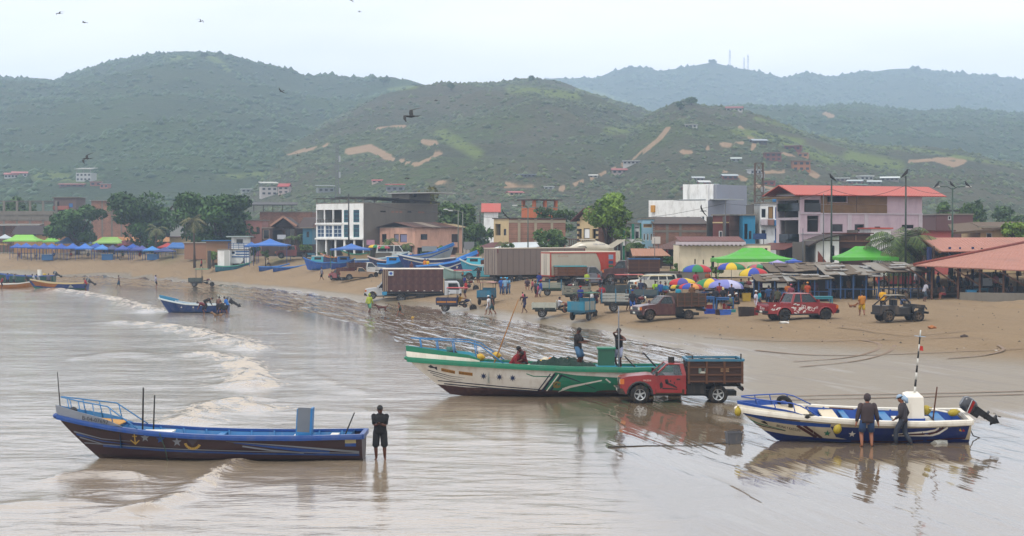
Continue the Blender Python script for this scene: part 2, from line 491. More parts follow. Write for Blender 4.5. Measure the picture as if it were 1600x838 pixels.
dryamp=np.clip(1-wetv*2.2,0,1)*np.clip((C3*1.05-D)/20,0.0,1)
GZ=GZ+dryamp*((fbm(GX/2.2,GY/2.2,3,3)-0.5)*0.22+(fbm(GX/7,GY/7,2,9)-0.5)*0.35)
GZ=GZ+np.where(D<A_,(fbm(GX/9,GY/9,2,5)-0.5)*0.035,0)
grs=np.clip(1-np.abs(D-C3*1.0)/5.0,0,1)*np.clip((720-PX)/60,0,1)*np.clip((PX-215)/60,0,1)
twn=np.clip((D-C3*1.02)/6,0,1)
ripv=np.clip(0.13+0.87*np.clip((D-68)/22,0,1),0,1)
beach=gridmesh('beach',GX,GY,GZ,M_SAND,{'rip':ripv,'wet':wetv,'grass':grs,'town':twn})
# ---- the sea
t=NT('sea_water')
foam=t.attr('foam')
nf=t.noise(t.map((1,1,1)),2.4,8,0.75,0.6);nf2=t.noise(t.map((0.5,1.4,1),-SHORE),0.7,5,0.65,1.2)
fm=t.rng(t.math('ADD',foam,t.math('MULTIPLY',t.math('ADD',t.math('SUBTRACT',nf,0.5),t.math('SUBTRACT',nf2,0.5)),1.9)),0.80,1.10,0,0.7)
fm=t.math('MULTIPLY',fm,t.rng(foam,0.03,0.25))
silt=t.mix(t.noise(t.map((1,1,1)),0.08,5),(0.215,0.168,0.115),(0.285,0.23,0.165))
silt=t.mix(t.attr('deep'),(0.145,0.108,0.068),silt)
t.set('Base Color',t.mix(fm,silt,(0.47,0.40,0.31)))
t.set('Roughness',t.mix(fm,0.11,0.75))
t.set('IOR',1.9)
wv=t.noise(t.map((0.42,1.0,1),R(4)),1.1,3,0.5,0.8)
wv2=t.noise(t.map((0.5,1.0,1),R(-8)),4.5,3,0.6,0.4)
dp=t.attr('deep');b1=t.bump(wv,t.math('MULTIPLY',t.math('ADD',dp,0.12),0.17),0.20);b2=t.bump(wv2,t.math('MULTIPLY',t.math('ADD',dp,0.2),0.22),0.040,b1)
b3=t.bump(nf,t.math('MULTIPLY',fm,0.8),0.1,b2)
t.L.new(b3,t.b.inputs['Normal'])
M_SEA=t.m
pxs=np.concatenate([np.arange(-1000,-60,20),np.arange(-60,1260,3.0),np.arange(1260,1700,20)])
pys=np.concatenate([[1500,1300,1150,1050,980,930,900,880],np.arange(868,560,-1.6),np.arange(560,428,-1.2)])
ds=2800*7.1/(pys-366.0)
PX,D=np.meshgrid(pxs,ds)
SX=(PX-800)/F*D;SY=D.copy()
PYV=366+2800*7.1/D
def polydist(px,py,pts):
 best=np.full(px.shape,1e9);side=np.zeros(px.shape)
 P=[water(a,b)for a,b in pts]
 for p,q in zip(P[:-1],P[1:]):
  dx,dy=q.x-p.x,q.y-p.y;L2=dx*dx+dy*dy
  k=np.clip(((px-p.x)*dx+(py-p.y)*dy)/L2,0,1)
  ex=px-(p.x+k*dx);ey=py-(p.y+k*dy);d=np.hypot(ex,ey)
  s=np.sign(dx*ey-dy*ex)
  side=np.where(d<best,s,side);best=np.minimum(best,d)
 return best,side
SZ=np.zeros_like(SX)
shal=np.clip((ter(SX,SY)*-1)/0.35,0,1)
SZ+=(fbm(SX/1.6+7,SY/0.9,3,21)-0.5)*0.05*(0.25+0.75*shal)
SZ+=(fbm(SX/9,SY/5,2,31)-0.5)*0.09*shal
foamv=np.zeros_like(SX)
waves=[([(-60,441),(60,449),(130,459),(185,470),(240,487)],0.28,2.5,3.8,0.95),([(190,505),(240,508),(290,515),(340,527),(392,545)],0.22,2.0,4.2,0.9),([(330,555),(372,565),(392,580),(398,603)],0.22,1.5,3.0,1.0),([(290,660),(330,635),(372,628),(398,640)],0.16,1.2,3.0,0.9),([(384,716),(345,736),(315,757),(285,778),(235,796)],0.12,0.6,0.7,0.9),([(100,745),(150,738),(200,742)],0.12,0.8,0.8,0.62),([(470,578),(495,590),(530,605),(560,611)],0.06,1.0,1.0,0.55),([(560,640),(640,655),(760,690),(850,694)],0.03,1.0,0.7,0.42),([(905,680),(955,742),(1020,792),(1085,840),(1130,880)],0.012,0.5,0.28,0.55),([(120,560),(200,550),(260,560)],0.07,1.5,2.0,0.4),([(-40,800),(80,780),(180,800)],0.10,1.2,1.6,0.40),]
for pts,hgt,wd_,tr,st in waves:
 dd,sd_=polydist(SX,SY,pts)
 wob=1+0.5*(fbm(SX/2,SY/2,2,41)-0.5)
 prof=np.exp(-(dd/(wd_*np.where(sd_>0,0.55,1.0)*wob))**2)
 SZ+=hgt*prof*(0.6+0.8*fbm(SX/1.2,SY/1.2,2,43))
 foamv=np.maximum(foamv,st*np.exp(-(dd/(tr*wob))**1.5))
edge=ter(SX,SY)
SZ=np.where(edge>0.015,np.minimum(SZ,edge-0.08),SZ+0.006)
sea=gridmesh('sea',SX[::-1],SY[::-1],SZ[::-1],M_SEA,{'foam':foamv[::-1],'deep':np.clip(-edge/0.13,0,1)[::-1]})
# ---- hills
def hillmat(name,a,b,c):
 t=NT(name)
 n1=t.noise(t.map((1,1,1)),0.022,6,0.6);n2=t.noise(t.map((1,1,1)),0.16,5,0.65);n3=t.noise(t.map((1,1,1),0,(40,9,0)),0.008,4)
 col=t.mix(t.rng(n1,0.35,0.65),a,b)
 col=t.mix(t.math('MULTIPLY',t.rng(n3,0.5,0.62),t.rng(n2,0.3,0.6)),col,c)
 n5=t.noise(t.map((1,1,1)),0.5,5,0.75)
 col=t.mix(t.rng(n5,0.45,0.68,0,0.75),col,tuple(x*0.5 for x in a))
 dn=t.math('ADD',t.attr('dirt'),t.math('MULTIPLY',t.math('SUBTRACT',n2,0.5),0.3))
 col=t.mix(t.rng(dn,0.36,0.75),col,t.mix(n2,(0.26,0.175,0.10),(0.38,0.265,0.165)))
 gn=t.math('ADD',t.attr('green'),t.math('MULTIPLY',t.math('SUBTRACT',n2,0.5),0.6))
 col=t.mix(t.rng(gn,0.25,1.0),col,(0.13,0.17,0.045))
 t.set('Base Color',col);t.set('Roughness',0.95);t.set('Specular IOR Level',0.1)
 n4=t.noise(t.map((1,1,1)),0.45,5,0.7)
 t.L.new(t.bump(n4,0.8,1.6,t.bump(n2,1.0,5.0)),t.b.inputs['Normal'])
 return t.m
RIDGES=[]
def seg_d(px,py,pts):
 best=np.full(px.shape,1e9)
 for(ax,ay),(bx,by)in zip(pts[:-1],pts[1:]):
  dx,dy=bx-ax,by-ay;k=np.clip(((px-ax)*dx+(py-ay)*dy)/(dx*dx+dy*dy),0,1)
  best=np.minimum(best,np.hypot(px-ax-k*dx,(py-ay-k*dy)*1.4))
 return best
DIRT=[([(546,237),(578,231),(605,245)],6.5),([(605,247),(640,255),(655,257)],2.6),([(655,256),(700,234)],1.4),([(440,243),(480,235),(512,226)],1.6),([(1044,200),(1030,218),(1012,232),(1004,238)],3.6),([(1004,238),(975,258),(930,276),(875,296)],2.3),([(1156,199),(1168,210),(1180,222),(1176,232)],3.0),([(1064,237),(1080,238)],3.0),([(1105,233),(1125,226),(1160,223)],1.5),([(785,281),(830,284)],3.2),([(790,290),(840,291)],1.8),([(1465,250),(1490,258),(1505,252)],5.0),([(1290,178),(1300,182)],4.0),([(1255,262),(1275,275)],5.0),([(1215,240),(1262,246)],2.2),([(685,286),(700,288)],4.5),([(1130,268),(1170,282)],1.6),([(1195,270),(1225,268)],3.0),([(590,201),(632,197)],1.5),([(660,221),(682,225)],1.6),([(1420,252),(1500,246)],2.0),([(1180,290),(1230,300)],3.0)]
GREEN=[([(325,86),(355,108)],7),([(260,92),(300,88)],6),([(905,138),(1000,166)],5),([(690,210),(745,240)],12),([(1180,185),(1260,206),(1340,226),(1430,234),(1600,262)],4),([(340,278),(420,270)],5),([(950,205),(1000,200)],9),([(600,140),(650,137)],4),([(1230,226),(1300,250)],12),([(800,140),(900,150)],10),([(1330,245),(1400,260)],14),([(60,275),(150,280)],10),([(1150,205),(1250,222)],8)]
def ridge(name,crest,dc,df,m,seed,amp,dpx=5):
 cx=[p[0]for p in crest];cy=[p[1]for p in crest]
 px=np.arange(-160,1770,dpx).astype(float)
 ck=np.interp(px,cx,cy,left=cy[0],right=cy[-1])
 zc=HCAM+(HOR-ck)/F*dc
 tt=np.concatenate([np.linspace(0,1,74),[1.06,1.15,1.3]])
 TT,PXg=np.meshgrid(tt,px,indexing='ij');ZC=np.broadcast_to(zc,TT.shape)
 Dg=df+(dc-df)*TT
 Xg=(PXg-800)/F*Dg
 prof=np.where(TT<=1,np.sin(np.clip(TT,0,1)*PI/2)**1.25*0.55+TT*0.45,1-(TT-1)*1.2)
 env=np.clip(TT*(1.02-TT)*4,0,1)*(TT<1)
 rid=1-np.abs(2*fbm(Xg/(dc*0.13)+TT*0.8,Dg/(dc*0.30),3,seed)-1)
 Zg=3.0+(ZC-3.0)*prof*(1-amp*1.3*env*(1-rid))+env*(fbm(Xg/45,Dg/60,4,seed+3)-0.5)*amp*60
 Zg=Zg+(fbm(Xg/22,Dg/22,3,seed+5)-0.5)*5.0*np.clip(TT*3,0,1)
 qx,qy=proj(Xg,Dg,Zg)
 di=np.zeros_like(qx);gr=np.zeros_like(qx)
 for pts,w in DIRT:di=np.maximum(di,np.clip(1.35-seg_d(qx,qy,pts)/(max(w,2.5)*1.5),0,1))
 for pts,w in GREEN:gr=np.maximum(gr,np.clip(1.2-seg_d(qx,qy,pts)/(w*1.6),0,1))
 o=gridmesh(name,Xg,Dg,Zg,m,{'dirt':di,'green':gr})
 vis=np.where(TT<=1.001,qy,1e6)
 RIDGES.append(dict(px=px,tt=tt,X=Xg,D=Dg,Z=Zg,qy=qy,di=di,name=name))
 return o
HM1=hillmat('hill_scrub',(0.062,0.070,0.038),(0.095,0.090,0.052),(0.07,0.10,0.03))
HM2=hillmat('hill_forest',(0.042,0.065,0.03),(0.062,0.085,0.036),(0.055,0.09,0.028))
ridge('far_hills',[(-160,300),(600,280),(780,160),(860,124),(930,122),(960,112),(985,105),(1030,111),(1070,105),(1110,98),(1150,107),(1190,113),(1225,123),(1260,113),(1290,122),(1340,114),(1380,111),(1430,106),(1480,115),(1520,118),(1560,121),(1600,128),(1770,150)],3000,1900,HM2,3,0.12)
ridge('west_hill',[(-160,128),(0,122),(50,124),(85,125),(150,107),(190,100),(230,92),(290,87),(330,88),(370,94),(420,105),(480,124),(550,129),(610,127),(650,135),(700,150),(800,180),(1000,240),(1300,300),(1770,320)],1700,560,HM2,7,0.20)
ridge('east_hill',[(-160,340),(700,320),(900,240),(1000,202),(1080,174),(1130,169),(1180,168),(1240,165),(1280,170),(1310,163),(1350,164),(1400,170),(1440,174),(1500,172),(1600,180),(1770,186)],1650,700,HM2,13,0.16)
ridge('middle_hill',[(-160,345),(100,330),(250,305),(380,262),(450,222),(520,190),(600,156),(650,142),(700,135),(760,129),(830,122),(870,130),(930,147),(1000,170),(1040,188),(1100,220),(1200,262),(1400,300),(1770,330)],1150,430,HM1,17,0.20)
ridge('village_hill',[(-160,350),(780,345),(860,312),(920,268),(985,206),(1010,181),(1040,168),(1070,161),(1100,167),(1150,174),(1190,184),(1230,197),(1280,214),(1340,228),(1400,234),(1450,235),(1500,242),(1560,254),(1600,264),(1770,290)],900,380,HM1,23,0.16)
def hillpt(px,py):
 best=None
 for r in RIDGES:
  j=int(np.clip(np.searchsorted(r['px'],px),0,len(r['px'])-1))
  q=r['qy'][:,j]
  for i in range(len(q)-1):
   if q[i]>=py>=q[i+1]:
    k=(q[i]-py)/max(q[i]-q[i+1],1e-6)
    D_=r['D'][i,j]*(1-k)+r['D'][i+1,j]*k;Z_=r['Z'][i,j]*(1-k)+r['Z'][i+1,j]*k
    if best is None or D_<best.y:best=Vector(((px-800)/F*D_,D_,Z_))
    break
 return best
_ico=None
def ico():
 global _ico
 if _ico is None:
  bm=bmesh.new();bmesh.ops.create_icosphere(bm,subdivisions=1,radius=1.0)
  _ico=(np.array([v.co[:]for v in bm.verts]),np.array([[v.index for v in f.verts]for f in bm.faces]));bm.free()
 return _ico
def scrub(r,n,smin,smax,m,seed,tmin=0.02):
 rs=np.random.RandomState(seed);V=np.array([(1,0,0),(0,1,0),(-1,0,0),(0,-1,0),(0,0,1),(0,0,-1.0)]);Fc=np.array([(0,1,4),(1,2,4),(2,3,4),(3,0,4),(1,0,5),(2,1,5),(3,2,5),(0,3,5)])
 nt_,npx=r['Z'].shape
 nt_=int(np.searchsorted(r['tt'],1.03))
 i=rs.randint(int(tmin*nt_),nt_-1,n);j=rs.randint(0,npx-1,n);a=rs.rand(n);b=rs.rand(n)
 crest=rs.rand(n)<0.035;i=np.where(crest,nt_-2,i)
 def lerp(K):
  return(K[i,j]*(1-b)+K[i,j+1]*b)*(1-a)+(K[i+1,j]*(1-b)+K[i+1,j+1]*b)*a
 x,y,z,di=lerp(r['X']),lerp(r['D']),lerp(r['Z']),lerp(r['di'])
 clump=fbm(x/60,y/60,3,seed)
 keep=(di<0.3)&(rs.rand(n)<np.clip((clump-0.28)*2.6,0.05,1))
 x,y,z,clump=x[keep],y[keep],z[keep],clump[keep];n=len(x)
 s=(smin+(smax-smin)*rs.rand(n)**3.0)*(0.45+0.55*y/y.max())
 jit=1+(rs.rand(n,len(V),3)-0.5)*0.7
 P=V[None]*jit*np.stack([s,s,s*(0.55+0.4*rs.rand(n))],-1)[:,None,:]
 P+=np.stack([x,y,z+s*0.02],-1)[:,None,:]
 me=bpy.data.meshes.new('hill_scrub')
 f=(Fc[None]+(np.arange(n)*len(V))[:,None,None]).reshape(-1,3)
 me.vertices.add(n*len(V));me.vertices.foreach_set('co',P.ravel())
 me.loops.add(f.size);me.loops.foreach_set('vertex_index',f.ravel().astype(np.int32))
 me.polygons.add(len(f));me.polygons.foreach_set('loop_start',(np.arange(len(f))*3).astype(np.int32))
 me.polygons.foreach_set('use_smooth',np.ones(len(f),bool));me.update(calc_edges=True)
 tn=np.repeat(np.clip(rs.rand(n)*0.8+0.1,0,1),len(V))
 at_=me.attributes.new('tint','FLOAT','POINT');at_.data.foreach_set('value',tn.astype(np.float32))
 me.materials.append(m)
 o=bpy.data.objects.new('hill_scrub',me);COL.objects.link(o);o['kind']='stuff'
 return o
LEAF_SCRUB=leafm('#2c3a20','#556038');LEAF_FOREST=leafm('#263a20','#40572e')
scrub(RIDGES[0],16000,2.5,8,LEAF_FOREST,1,0.3)
scrub(RIDGES[1],45000,1.0,4.2,LEAF_FOREST,2)
scrub(RIDGES[2],28000,1.0,4.2,LEAF_FOREST,3,0.25)
scrub(RIDGES[3],50000,0.5,2.3,LEAF_SCRUB,4)
scrub(RIDGES[4],44000,0.4,1.9,LEAF_SCRUB,5)
# ---- the air: one closed box of thin haze round everything
hb=MB();hb.box(-2600,2600,-120,4200,-3.0,330)
hz=hb.build('haze');hz['kind']='stuff'
hm=bpy.data.materials.new('haze');hm.use_nodes=True
hn=hm.node_tree.nodes;hn.clear()
ho=hn.new('ShaderNodeOutputMaterial');hv=hn.new('ShaderNodeVolumePrincipled')
hv.inputs['Color'].default_value=(0.59,0.77,1.0,1);hv.inputs['Density'].default_value=0.00032;hv.inputs['Anisotropy'].default_value=0.0
hm.node_tree.links.new(hv.outputs[0],ho.inputs['Volume'])
hz.data.materials.append(hm)
# ---------------------------------------------------------------- people
SKIN=['#855a42','#94664a','#704a36','#a0735a']
def skin_mesh(name,J,E,root,m,parent,levels=1):
 keys=list(J);idx={k:i for i,k in enumerate(keys)}
 me=bpy.data.meshes.new(name)
 me.from_pydata([tuple(J[k][0])for k in keys],[(idx[a],idx[b])for a,b in E],[])
 me.materials.append(m)
 o=bpy.data.objects.new(name,me);COL.objects.link(o);o.parent=parent
 md=o.modifiers.new('grow','SKIN');md.use_smooth_shade=True
 for k in keys:
  r=J[k][1];sv=me.skin_vertices[0].data[idx[k]]
  sv.radius=r if isinstance(r,tuple)else(r,r);sv.use_root=(k==root)
 if levels:
  sb=o.modifiers.new('smooth','SUBSURF');sb.levels=levels;sb.render_levels=levels
 return o
def ik(a,b,l1,l2,hint):
 a=Vector(a);b=Vector(b);d=b-a;L=d.length
 mx=(l1+l2)*0.998
 if L>mx:d=d*(mx/L);b=a+d;L=mx
 if L<1e-5:L=1e-5
 u=d/L;x=(l1*l1-l2*l2+L*L)/(2*L);h=math.sqrt(max(l1*l1-x*x,0))
 hv=Vector(hint);hv=hv-u*hv.dot(u);hv=hv.normalized()if hv.length>1e-5 else Vector((0,0,-1))
 return a+u*x+hv*h,b
def person(label,loc,rz,h=1.70,shirt='#222222',legs='#333333',skin=1,hair='#14100d',sleeve=0.5,leglen=0.5,lean=0.0,side=0.0,hip=(0,0,0.93),lh=None,rh=None,lf=None,rf=None,head=0.0,hat=None,hood=False,shoes=None,shirt_mat=None,build=1.0,group=None,detail=0,bare=False,lel=(-1,0.5,-0.4),rel=(-1,-0.5,-0.4),woman=False,twist=0.0,parent=None,turn=0.0):
 t=thing('person',label,'person',loc,rz,group,h/1.76)
 sk=mat(SKIN[skin]if isinstance(skin,int)else skin,0.55,0.1,6)
 hip=Vector(hip)
 up=(Matrix.Rotation(lean,3,'Y')@Matrix.Rotation(-side,3,'X'))@Vector((0,0,1))
 tw=Matrix.Rotation(twist,3,'Z')
 lat=tw@Vector((0,1,0));lat=(lat-up*lat.dot(up)).normalized()
 fw=lat.cross(up)
 hup=Matrix.Rotation(head,3,lat)@up
 hfw=lat.cross(hup)*-1
 fwd=up.cross(lat)*-1
 hfw=(Matrix.Rotation(turn,3,hup)@(hup.cross(lat)*-1));hlat=hup.cross(hfw)
 w=build
 J={'pelvis':(hip,0.135*w),'waist':(hip+up*0.17,0.125*w),'chest':(hip+up*0.38,0.15*w),'base':(hip+up*0.52,0.075)}
 nk=hip+up*0.56
 J['neck']=(nk,0.058);J['jaw']=(nk+hup*0.075+hfw*0.022,0.070);J['skull']=(nk+hup*0.16+hfw*0.012,0.093);J['crown']=(nk+hup*0.235+hfw*0.0,0.062)
 E=[('pelvis','waist'),('waist','chest'),('chest','base'),('base','neck'),('neck','jaw'),('jaw','skull'),('skull','crown')]
 swd=0.175*(0.9 if woman else 1.0)*w
 for s,q,tgt,el in((1,'l',lh,lel),(-1,'r',rh,rel)):
  sh=hip+up*0.455+lat*s*swd
  if tgt is None:tgt=hip+Vector((0.06,s*0.29*w,-0.10))
  e,wr=ik(sh,tgt,0.30,0.27,el)
  J[q+'sh']=(sh,0.062*w);J[q+'el']=(e,0.045*w);J[q+'wr']=(wr,0.032)
  fd=(wr-e).normalized()
  pal=wr+fd*0.075
  J[q+'pal']=(pal,0.034 if detail else 0.038)
  E+=[('chest',q+'sh'),(q+'sh',q+'el'),(q+'el',q+'wr'),(q+'wr',q+'pal')]
  if detail:
   ac=fd.cross(Vector((0,0,1)));ac=ac.normalized()if ac.length>0.2 else Vector((1,0,0))
   cu=fd.cross(ac)*-0.02*1.0
   for k,(o_,ln)in enumerate(((-0.027,0.062),(-0.009,0.075),(0.009,0.078),(0.027,0.068))):
    a=pal+ac*o_+fd*ln*0.55;b=pal+ac*o_*1.1+fd*ln+cu
    J['%sf%da'%(q,k)]=(a,0.0095);J['%sf%db'%(q,k)]=(b,0.008);E+=[(q+'pal','%sf%da'%(q,k)),('%sf%da'%(q,k),'%sf%db'%(q,k))]
   a=wr+fd*0.045-ac*0.04*s;b=a+fd*0.045-ac*0.008*s
   J[q+'th']=(a,0.011);J[q+'tt']=(b,0.009);E+=[(q+'wr',q+'th'),(q+'th',q+'tt')]
 for s,q,tgt in((1,'l',lf),(-1,'r',rf)):
  hp=hip+Vector((0,s*0.095*w,-0.04))
  if tgt is None:tgt=Vector((hip.x,s*0.12,0.085))
  k,an=ik(hp,tgt,0.44,0.42,(1,0.15*s,0))
  J[q+'hp']=(hp,0.10*w);J[q+'kn']=(k,0.060*w);J[q+'ca']=(k*0.6+an*0.4,0.056*w);J[q+'an']=(an,0.040)
  toe=an+Vector((0.15,0.03*s,-0.045));J[q+'to']=(toe,0.034)
  E+=[('pelvis',q+'hp'),(q+'hp',q+'kn'),(q+'kn',q+'ca'),(q+'ca',q+'an'),(q+'an',q+'to')]
 if detail:
  J['nose']=(J['jaw'][0]+hfw*0.088+hup*0.035,0.015);E.append(('jaw','nose'))
  for s in(1,-1):
   J['ear%d'%s]=(J['jaw'][0]+hup*0.05-hfw*0.02+hlat*0.092*s,0.02);E.append(('jaw','ear%d'%s))
 lv=2 if detail else 1
 skin_mesh('body',J,E,'pelvis',sk,t,lv)
 bk=lat.cross(up);nr=14 if detail else 10
 def ell(c,a,r):
  return[c+bk*a*math.cos(2*PI*q/nr)+lat*r*math.sin(2*PI*q/nr)for q in range(nr)]
 if not bare:
  b=MB(shirt_mat or mat(shirt,0.85,0.18,8,0.35));ww=w*(0.92 if woman else 1.0);o=0.0 if abs(lean)<0.6 else 0.06
  b.loft([ell(hip+up*z,a*ww,r*ww)for z,a,r in((-0.10+o,0.145,0.19),(-0.02,0.15,0.19),(0.12,0.142,0.178),(0.28,0.148,0.19),(0.40,0.145,0.20),(0.46,0.125,0.185),(0.51,0.09,0.135),(0.545,0.068,0.075))],True,True,True,True)
  if sleeve>0:
   for q in 'lr':
    a_,e_,w_=J[q+'sh'][0],J[q+'el'][0],J[q+'wr'][0];r0=0.078*w;f1=min(sleeve,0.5)*2
    b.sph(tuple(a_),r0,8,6);P_=[a_,a_.lerp(e_,f1*0.5),a_.lerp(e_,f1)];R_=[r0,r0*0.92,r0*(0.95 if sleeve<=0.5 else 0.8)]
    if sleeve>0.5:f2=(sleeve-0.5)*2;P_+=[e_.lerp(w_,f2*0.5),e_.lerp(w_,f2)];R_+=[0.058*w,0.046]
    b.tube(P_,R_,10 if detail else 7)
  b.build('shirt',t)
 if legs:
  b=MB(mat(legs,0.85,0.2,7,0.3))
  b.loft([ell(hip+up*z,a*w,r*w)for z,a,r in((0.10,0.128,0.165),(0.0,0.14,0.182),(-0.07,0.135,0.178),(-0.12,0.09,0.12))],True,True,True)
  for q in 'lr':
   h_,k_,n_=J[q+'hp'][0],J[q+'kn'][0],J[q+'an'][0];f1=min(leglen,0.5)*2
   P_=[h_+(h_-k_)*0.12,h_,h_.lerp(k_,f1*0.5),h_.lerp(k_,f1)];R_=[0.09*w,0.108*w,0.10*w,(0.098 if leglen<=0.55 else 0.082)*w]
   if leglen>0.5:f2=(leglen-0.5)*2;P_+=[k_.lerp(n_,f2*0.5),k_.lerp(n_,f2)];R_+=[0.078*w,0.066]
   b.tube(P_,R_,10 if detail else 7)
  b.build('trousers' if leglen>0.6 else 'shorts',t)
 M=Matrix(((hfw.x,hlat.x,hup.x),(hfw.y,hlat.y,hup.y),(hfw.z,hlat.z,hup.z))).to_4x4()
 M.translation=J['skull'][0]
 b=MB(mat(hair,0.7,0.3,25));b.T=M
 if hood:
  b.mat(shirt_mat or mat(shirt,0.85,0.18,8,0.3))
  b.sph((-0.02,0,-0.005),(0.125,0.12,0.145),12,8);b.build('hood',t)
 else:
  b.sph((-0.014,0,0.012),(0.104,0.098,0.098),12,6,True,-0.15,1.0)
  b.sph((-0.05,0,-0.03),(0.065,0.085,0.075),10,6)
  if woman:b.sph((-0.085,0,-0.11),(0.05,0.075,0.12),8,6)
  b.build('hair',t)
  if hat:
   c=MB(mat(hat,0.8,0.15,6));c.T=M
   c.sph((-0.005,0,0.03),(0.115,0.108,0.10),12,5,True,-0.1,1.0)
   c.prism([(0.07,-0.08),(0.15,-0.07),(0.185,0.0),(0.15,0.07),(0.07,0.08)],0.018,0.03,'xy')
   c.build('cap',t)
 if detail:
  for q in(1,-1):
   e=MB(mat('#0c0a09',0.2,0.05,9));e.T=M;e.sph((0.082,0.033*q,-0.035),0.012,6,4);e.build('eye',t)
  e=MB(mat('#5a2f28',0.5,0.1,9));e.T=M;e.sph((0.085,0,-0.105),(0.012,0.026,0.008),6,4);e.build('mouth',t)
 if shoes:
  for q in 'lr':
   b=MB(mat(shoes,0.7,0.2,9));a=J[q+'an'][0];tt=J[q+'to'][0]
   b.tube([a+Vector((-0.05,0,-0.02)),a.lerp(tt,0.3)+Vector((0,0,-0.02)),tt,tt+(tt-a)*0.25],[0.045,0.055,0.046,0.02],8);b.build('shoe',t)
 return t,J
